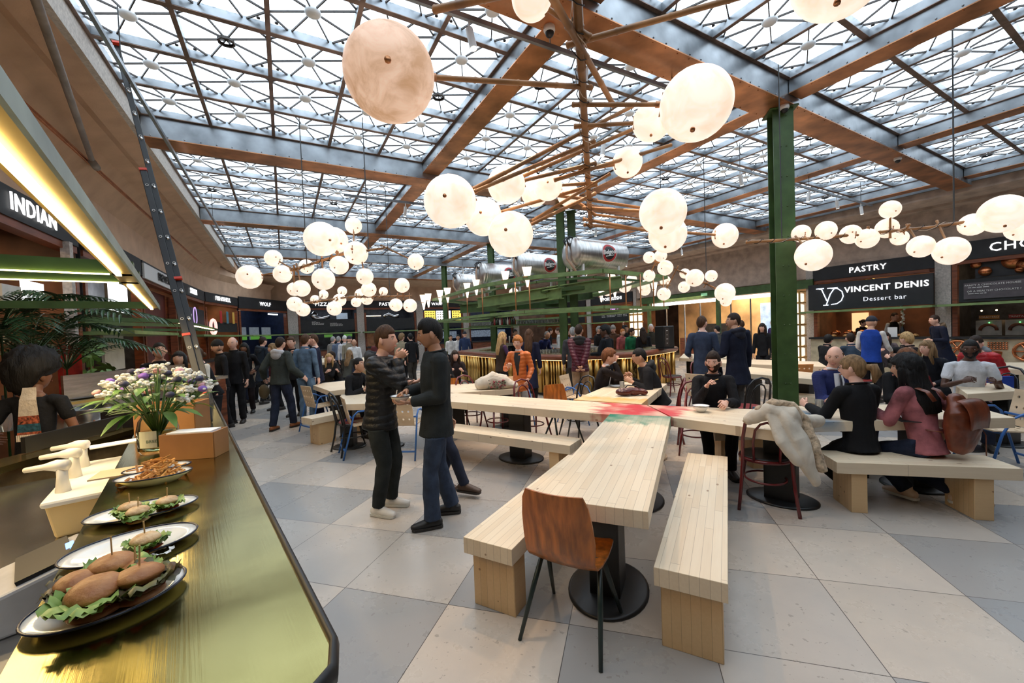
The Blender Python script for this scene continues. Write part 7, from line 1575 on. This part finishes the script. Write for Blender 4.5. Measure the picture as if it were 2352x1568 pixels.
_, iK = person('woman with dark wavy hair, pink chenille jumper and leather backpack on the bench', *P2(2125, 3.62), (-.28, .95), 1.70, 'sit', 'tan', ('longcurly', 'black'), dict(kind='sweater', col=(.36, .12, .13), fat=.034, wide=1.0, var=.25, fem=1), dict(col=DJN, fat=.02), (.62, .45, .33), near=2, lean=.16, turn=.45, L=(-.15, .38, .84), R=(.26, .02, .62), feet=[(-.05, .12, .10), (.16, -.16, .12), (0, 1), (.5, -.6)], handR=dict(dir=(.1, .3, -.8), curl=.7))
t = thing('leather_backpack', 'chestnut leather backpack hanging on the back of the woman in pink', 'backpack', iK['up'](.09, -.21, .13 * 1.7), aim(Vector((-.28, .95, 0))))
m_lea = M('chestnut_leather', (.17, .040, .016), .35, var=.25, scale=7, bump=.25, bscale=30)
mb = MB(); mb.caps([(0, -.02, -.17), (0, -.03, -.05), (0, -.03, .08), (0, 0, .15)], [(.14, .075), (.165, .10), (.155, .095), (.11, .05)], 20, up=(0, 1, 0)); remesh(mb, .009, 3, .012, 8).build('pack', m_lea, t, True)
mb = MB(); vs = []
for j in range(7):
    u = j / 6
    for k in range(7): v = -1 + k / 3; vs.append((v * (.145 - .03 * u * u * abs(v)), -.06 - .085 * sin(u * 1.9), .19 - .24 * u * u + .01 * (1 - v * v)))
mb.add(vs, [(j * 7 + k, j * 7 + k + 1, j * 7 + k + 8, j * 7 + k + 7) for j in range(6) for k in range(6)]); ob = mb.build('flap', m_lea, t, True); sm_ = ob.modifiers.new('solid', 'SOLIDIFY'); sm_.thickness = .008
uk = iK['up']
for s in (-1, 1): MB().tube([uk(s * .075, y_, z_ * 1.7) for y_, z_ in ((-.17, .235), (-.13, .285), (-.03, .315), (.08, .275), (.135, .19), (.10, .12), (-.06, .09), (-.17, .08))], [(.022, .005)] * 8, 8, up=(0, 1, 0)).build('shoulder_strap', m_lea, t, True, world=True)
MB().tube([(.13, -.06, -.02), (.16, -.1, -.12), (.165, -.1, -.30)], [(.012, .004)] * 3, 6).build('loose_strap', m_lea, t, True)
_, i_ = person('man in white tee shirt leaning on the next table with the drink cans', *P2(2222, 5.35), (-.62, -.75), 1.76, 'sit', 'dark', ('crop', 'black'), dict(kind='tee', col=(.66, .68, .72), fat=.028, wide=1.08), dict(col=DJN), near=2, lean=.20, turn=-.2, extras=('beard',), R=(.1, .38, .85), L=(-.18, .36, .84), handR=dict(curl=.8), handL=dict(curl=.8))
x, y = P2(2262, 6.6); person('person in red padded jacket with grey hood behind the white tee shirt', x, y, (-.9, -.3), 1.76, 'sit', 'fair', ('short', 'dark'), dict(kind='puffer', col=(.42, .015, .02), fat=.05, hood=(.16, .17, .18)), dict(col=DRK), near=1, lean=.35, extras=('glasses',))
x, y = P2(2155, 6.3); person('woman with highlighted blonde hair in black, looking left', x, y, (-.85, -.1), 1.66, 'sit', 'fair', ('long', 'dirty'), dict(kind='jacket', col=(.010, .011, .016)), dict(col=DRK), near=1, lean=.28, nod=-.15)
x, y = P2(2000, 8.0); person('man in navy cap and royal blue waistcoat standing before the pastry shop', x, y, (.55, .35), 1.72, 'stand', 'tan', ('cap', 'dark'), dict(kind='vest', col=(.012, .05, .30), fat=.040, wide=1.1, under=(.68, .66, .62)), dict(col=DRK), near=1, turn=-.4, extras=('beard',), R=(.22, .34, 1.02), L=(-.2, .3, 1.0))
x, y = P2(2051, 12.7); person('pastry cook in white jacket and black apron behind the counter', x, y, (.1, -1), 1.80, 'stand', 'fair', ('crop', 'dark'), dict(kind='vest', col=(.015, .015, .016), fat=.03, under=(.65, .65, .65)), dict(col=DRK), extras=('beard',), R=(.25, .25, 1.1), L=(-.25, .25, 1.1))
x, y = P2(2167, 9.8); person('man in navy coat with brown fur collar leaning at the counter, sunglasses on head', x, y, (-.9, .25), 1.70, 'stand', 'fair', ('short', 'dark'), dict(kind='coat', col=(.010, .013, .028), fat=.04, hood=(.14, .09, .05)), dict(col=DRK), near=1, lean=.22, nod=-.1, L=(-.2, .35, 1.08))
# ---- coat on the red chair
cq = thing('cream_coat', 'cream coat with fleece lining draped over the oxblood chair and table corner', 'coat', (0, 0, 0))
m_coat = M('cream_cotton', (.62, .55, .45), .85, var=.06, bump=.3, bscale=40); m_fl = M('fleece_lining', (.50, .38, .26), .95, var=.25, scale=30, bump=.8, bscale=60)
rb = b0.location; br_ = Matrix.Translation(rb) @ Matrix.Rotation(b0.rotation_euler[2], 4, 'Z')
mb = MB(); mb.caps([br_ @ Vector(q_) for q_ in ((-.14, -.28, .84), (.02, -.30, .93), (.16, -.27, .90), (.24, -.20, .82))], [.05, .075, .085, .06], 14)
mb.caps([br_ @ Vector(q_) for q_ in ((.14, -.30, .90), (.22, -.36, .72), (.27, -.36, .52), (.33, -.33, .36))], [(.09, .05), (.10, .045), (.085, .04), (.05, .035)], 14); mb.caps([br_ @ Vector(q_) for q_ in ((.05, -.33, .88), (.12, -.40, .70), (.20, -.42, .55))], [(.08, .04), (.09, .04), (.05, .03)], 14)
mb.caps([br_ @ Vector(q_) for q_ in ((.2, -.2, .86), (.32, -.1, .82), (.42, .02, .80))], [.07, .06, .04], 12)
remesh(mb, .008, 4, .020, 6.5).build('coat_shell', m_coat, cq, True)
mb = MB(); mb.tube([br_ @ Vector(q_) for q_ in ((-.16, -.27, .80), (-.06, -.30, .93), (.05, -.30, 1.0), (.18, -.25, .98), (.28, -.22, .84), (.34, -.27, .62), (.39, -.28, .44))], [.03, .035, .038, .04, .045, .045, .04], 12); remesh(mb, .009, 2, .012, 16).build('fleece_edge', m_fl, cq, True)
# ---- small things on tables
def tumbler(p, label, liquid, r=.038, h=.12):
    t = thing('tumbler', label, 'glass', p, 0, 'tumblers on the tables'); MB().lathe([(r * .82, .0), (r, h), (r * .95, h), (r * .76, .01), (0, .01)], n=20, cap=False).build('glass_wall', m_gl, t, True); MB().lathe([(0, .012), (r * .74, .012), (r * .86, h * .62), (0, h * .62)], n=20, cap=False).build('drink', liquid, t, True)
m_tea = M('amber_drink', (.55, .28, .03), .1, var=0, coat=.5); m_cola = M('dark_drink', (.03, .012, .006), .1, var=0, coat=.5)
tumbler(G(1882, 944, .755), 'tumbler of amber drink between the suited man and the bun haired woman', m_tea); tumbler(G(2098, 950, .755), 'tumbler of dark cola left of the pink jumper', m_cola, .042, .12); tumbler(G(1429, 894, .753), 'empty tumbler on the back table arm before the dark suited man', m_gl)
enamel_bowl(G(2082, 930, .755), .085, 'white bowl half hidden behind the cola tumbler'); t = plate(0, 0, 0, .11, .11, 'round white plate by the elbow of the bun haired woman', name='round_plate', grp='round plates'); t.location = G(2052, 958, .755)
t = plate(0, 0, 0, .12, .12, 'round white plate before the dark suited man', name='round_plate', grp='round plates'); t.location = G(1418, 888, .755)
o = MB().box((0, 0, .005), (.075, .15, .009)).build('mobile_phone', m_black, None, bevel=.003); o.location = G(2090, 968, .755); o.rotation_euler = (0, 0, 1.2); tag(o, 'black mobile phone lying beside the cola tumbler', 'phone')
o = MB().lathe([(.06, 0), (.065, .03), (.058, .03), (.055, .006), (0, .006)], n=24, cap=False).build('ashtray', m_plaster, None, True); o.location = G(2060, 945, .755); tag(o, 'small grey round dish behind the round white plate', 'dish')
for i, (x, c, lb) in enumerate(((2247, (.62, .30, .03), 'orange drink can, left of the two cans'), (2257, (.50, .02, .02), 'red drink can, right of the two cans'))):
    t = thing('drink_can', lb + ' on the far right table', 'can', G(x, 881 + 3 * i, .752)); MB().lathe([(.026, 0), (.033, .008), (.033, .155), (.027, .168), (.0, .166)], n=20).build('can_body', M('can_%d' % i, c, .3, var=.2, scale=14, metal=.3), t, True); MB().lathe([(.026, .166), (.027, .170), (.0, .169)], n=20).build('lid', m_chrome, t, True)
# dark handbag on the back arm
t = thing('handbag', 'crumpled dark brown leather handbag lying on the back table arm', 'handbag', G(1452, 908, .755)); mb = MB(); mb.caps([(-.16, 0, .05), (0, .02, .06), (.16, -.01, .045)], [(.06, .045), (.08, .055), (.055, .04)], 16, up=(0, 0, 1)); mb = remesh(mb, .008, 2, .02, 14)
for v in mb.v: v.z = max(v.z, .002)
mb.build('bag_body', M('oxblood_leather', (.09, .015, .010), .28, var=.3, bump=.3, bscale=30), t, True); MB().tube([(-.1, 0, .10), (-.05, .03, .14), (.06, .02, .13), (.1, -.02, .10)], .008, 6).build('handle', m_black, t, True)
# floral tote on far table
t = thing('floral_tote', 'cream coat and flower embroidered bag heaped on the table left of the boy', 'bag', G(1140, 892, .752)); mb = MB(); mb.caps([(-.25, 0, .08), (-.05, .02, .13), (.15, 0, .10), (.30, -.03, .05)], [(.12, .10), (.16, .15), (.13, .12), (.08, .05)], 16, up=(0, 0, 1)); mb = remesh(mb, .012, 3, .03, 6)
for v in mb.v: v.z = max(v.z, .002)
mb.build('fabric', m_coat, t, True); mb = MB(); random.seed(5)
for k in range(60): mb.ball((random.uniform(-.12, .16), -.13 + random.uniform(-.02, .02), random.uniform(.02, .16)), (.016, .010, .012), 6, 4)
mb.build('embroidered_flowers', M('embroidery', (.45, .05, .10), .8, var=1, scale=22, col2=(.05, .22, .12)), t, True)
for i, (x, y) in enumerate(((741, 823), (752, 823), (766, 824))): glass(G(x, y, .765), 'small coffee glass on the far left table', 'coffee glasses on the far left table')
o = MB().box((0, 0, .07), (.28, .14, .16)).build('black_handbag', m_black, None, bevel=.03); o.location = G(735, 925, .0); o.location.z = .46; tag(o, 'black handbag on the bench under the left table', 'handbag')
o = MB().box((0, 0, 0), (.5, .06, .5)).build('blue_cloth_seat', M('royal_blue_cloth', (.01, .05, .35), .8)); o.location = D(2285, 905, 6.0); o.location.z = .5; tag(o, 'royal blue jacket hanging below the far right table edge', 'jacket')
orc = D(2073, 772, 11.9); t = thing('orchid', 'tall stem of small white blooms in a dark vase on the pastry counter', 'flowers', (orc.x, orc.y, 1.085)); MB().lathe([(.05, 0), (.08, .1), (.04, .25), (.03, .3)], n=16).build('vase', m_black, t, True); MB().tube([(0, 0, .3), (.02, 0, .6), (0, 0, 1.15)], .008, 6).build('stem', m_stem, t); mb = MB(); random.seed(2)
for k in range(16): mb.ball((random.uniform(-.07, .07), random.uniform(-.04, .04), .38 + k * .052), (.042, .03, .03), 10, 6)
mb.build('blooms', m_plaster, t, True)
for i in range(7):
    p = WR(4.4 + .33 * i, RW - .2, 1.085); 
    if abs(i - 3) < 1: continue
    o = MB().lathe([(.05, 0), (.08, .02), (.07, .05), (.03, .08), (0, .085)], n=14).build('pastry', M('golden_pastry', (.5, .25, .08), .5, var=.3, scale=20), None, True); o.location = p; tag(o, 'small golden pastry displayed on the black pastry counter', 'pastry', 'pastries on the counter')
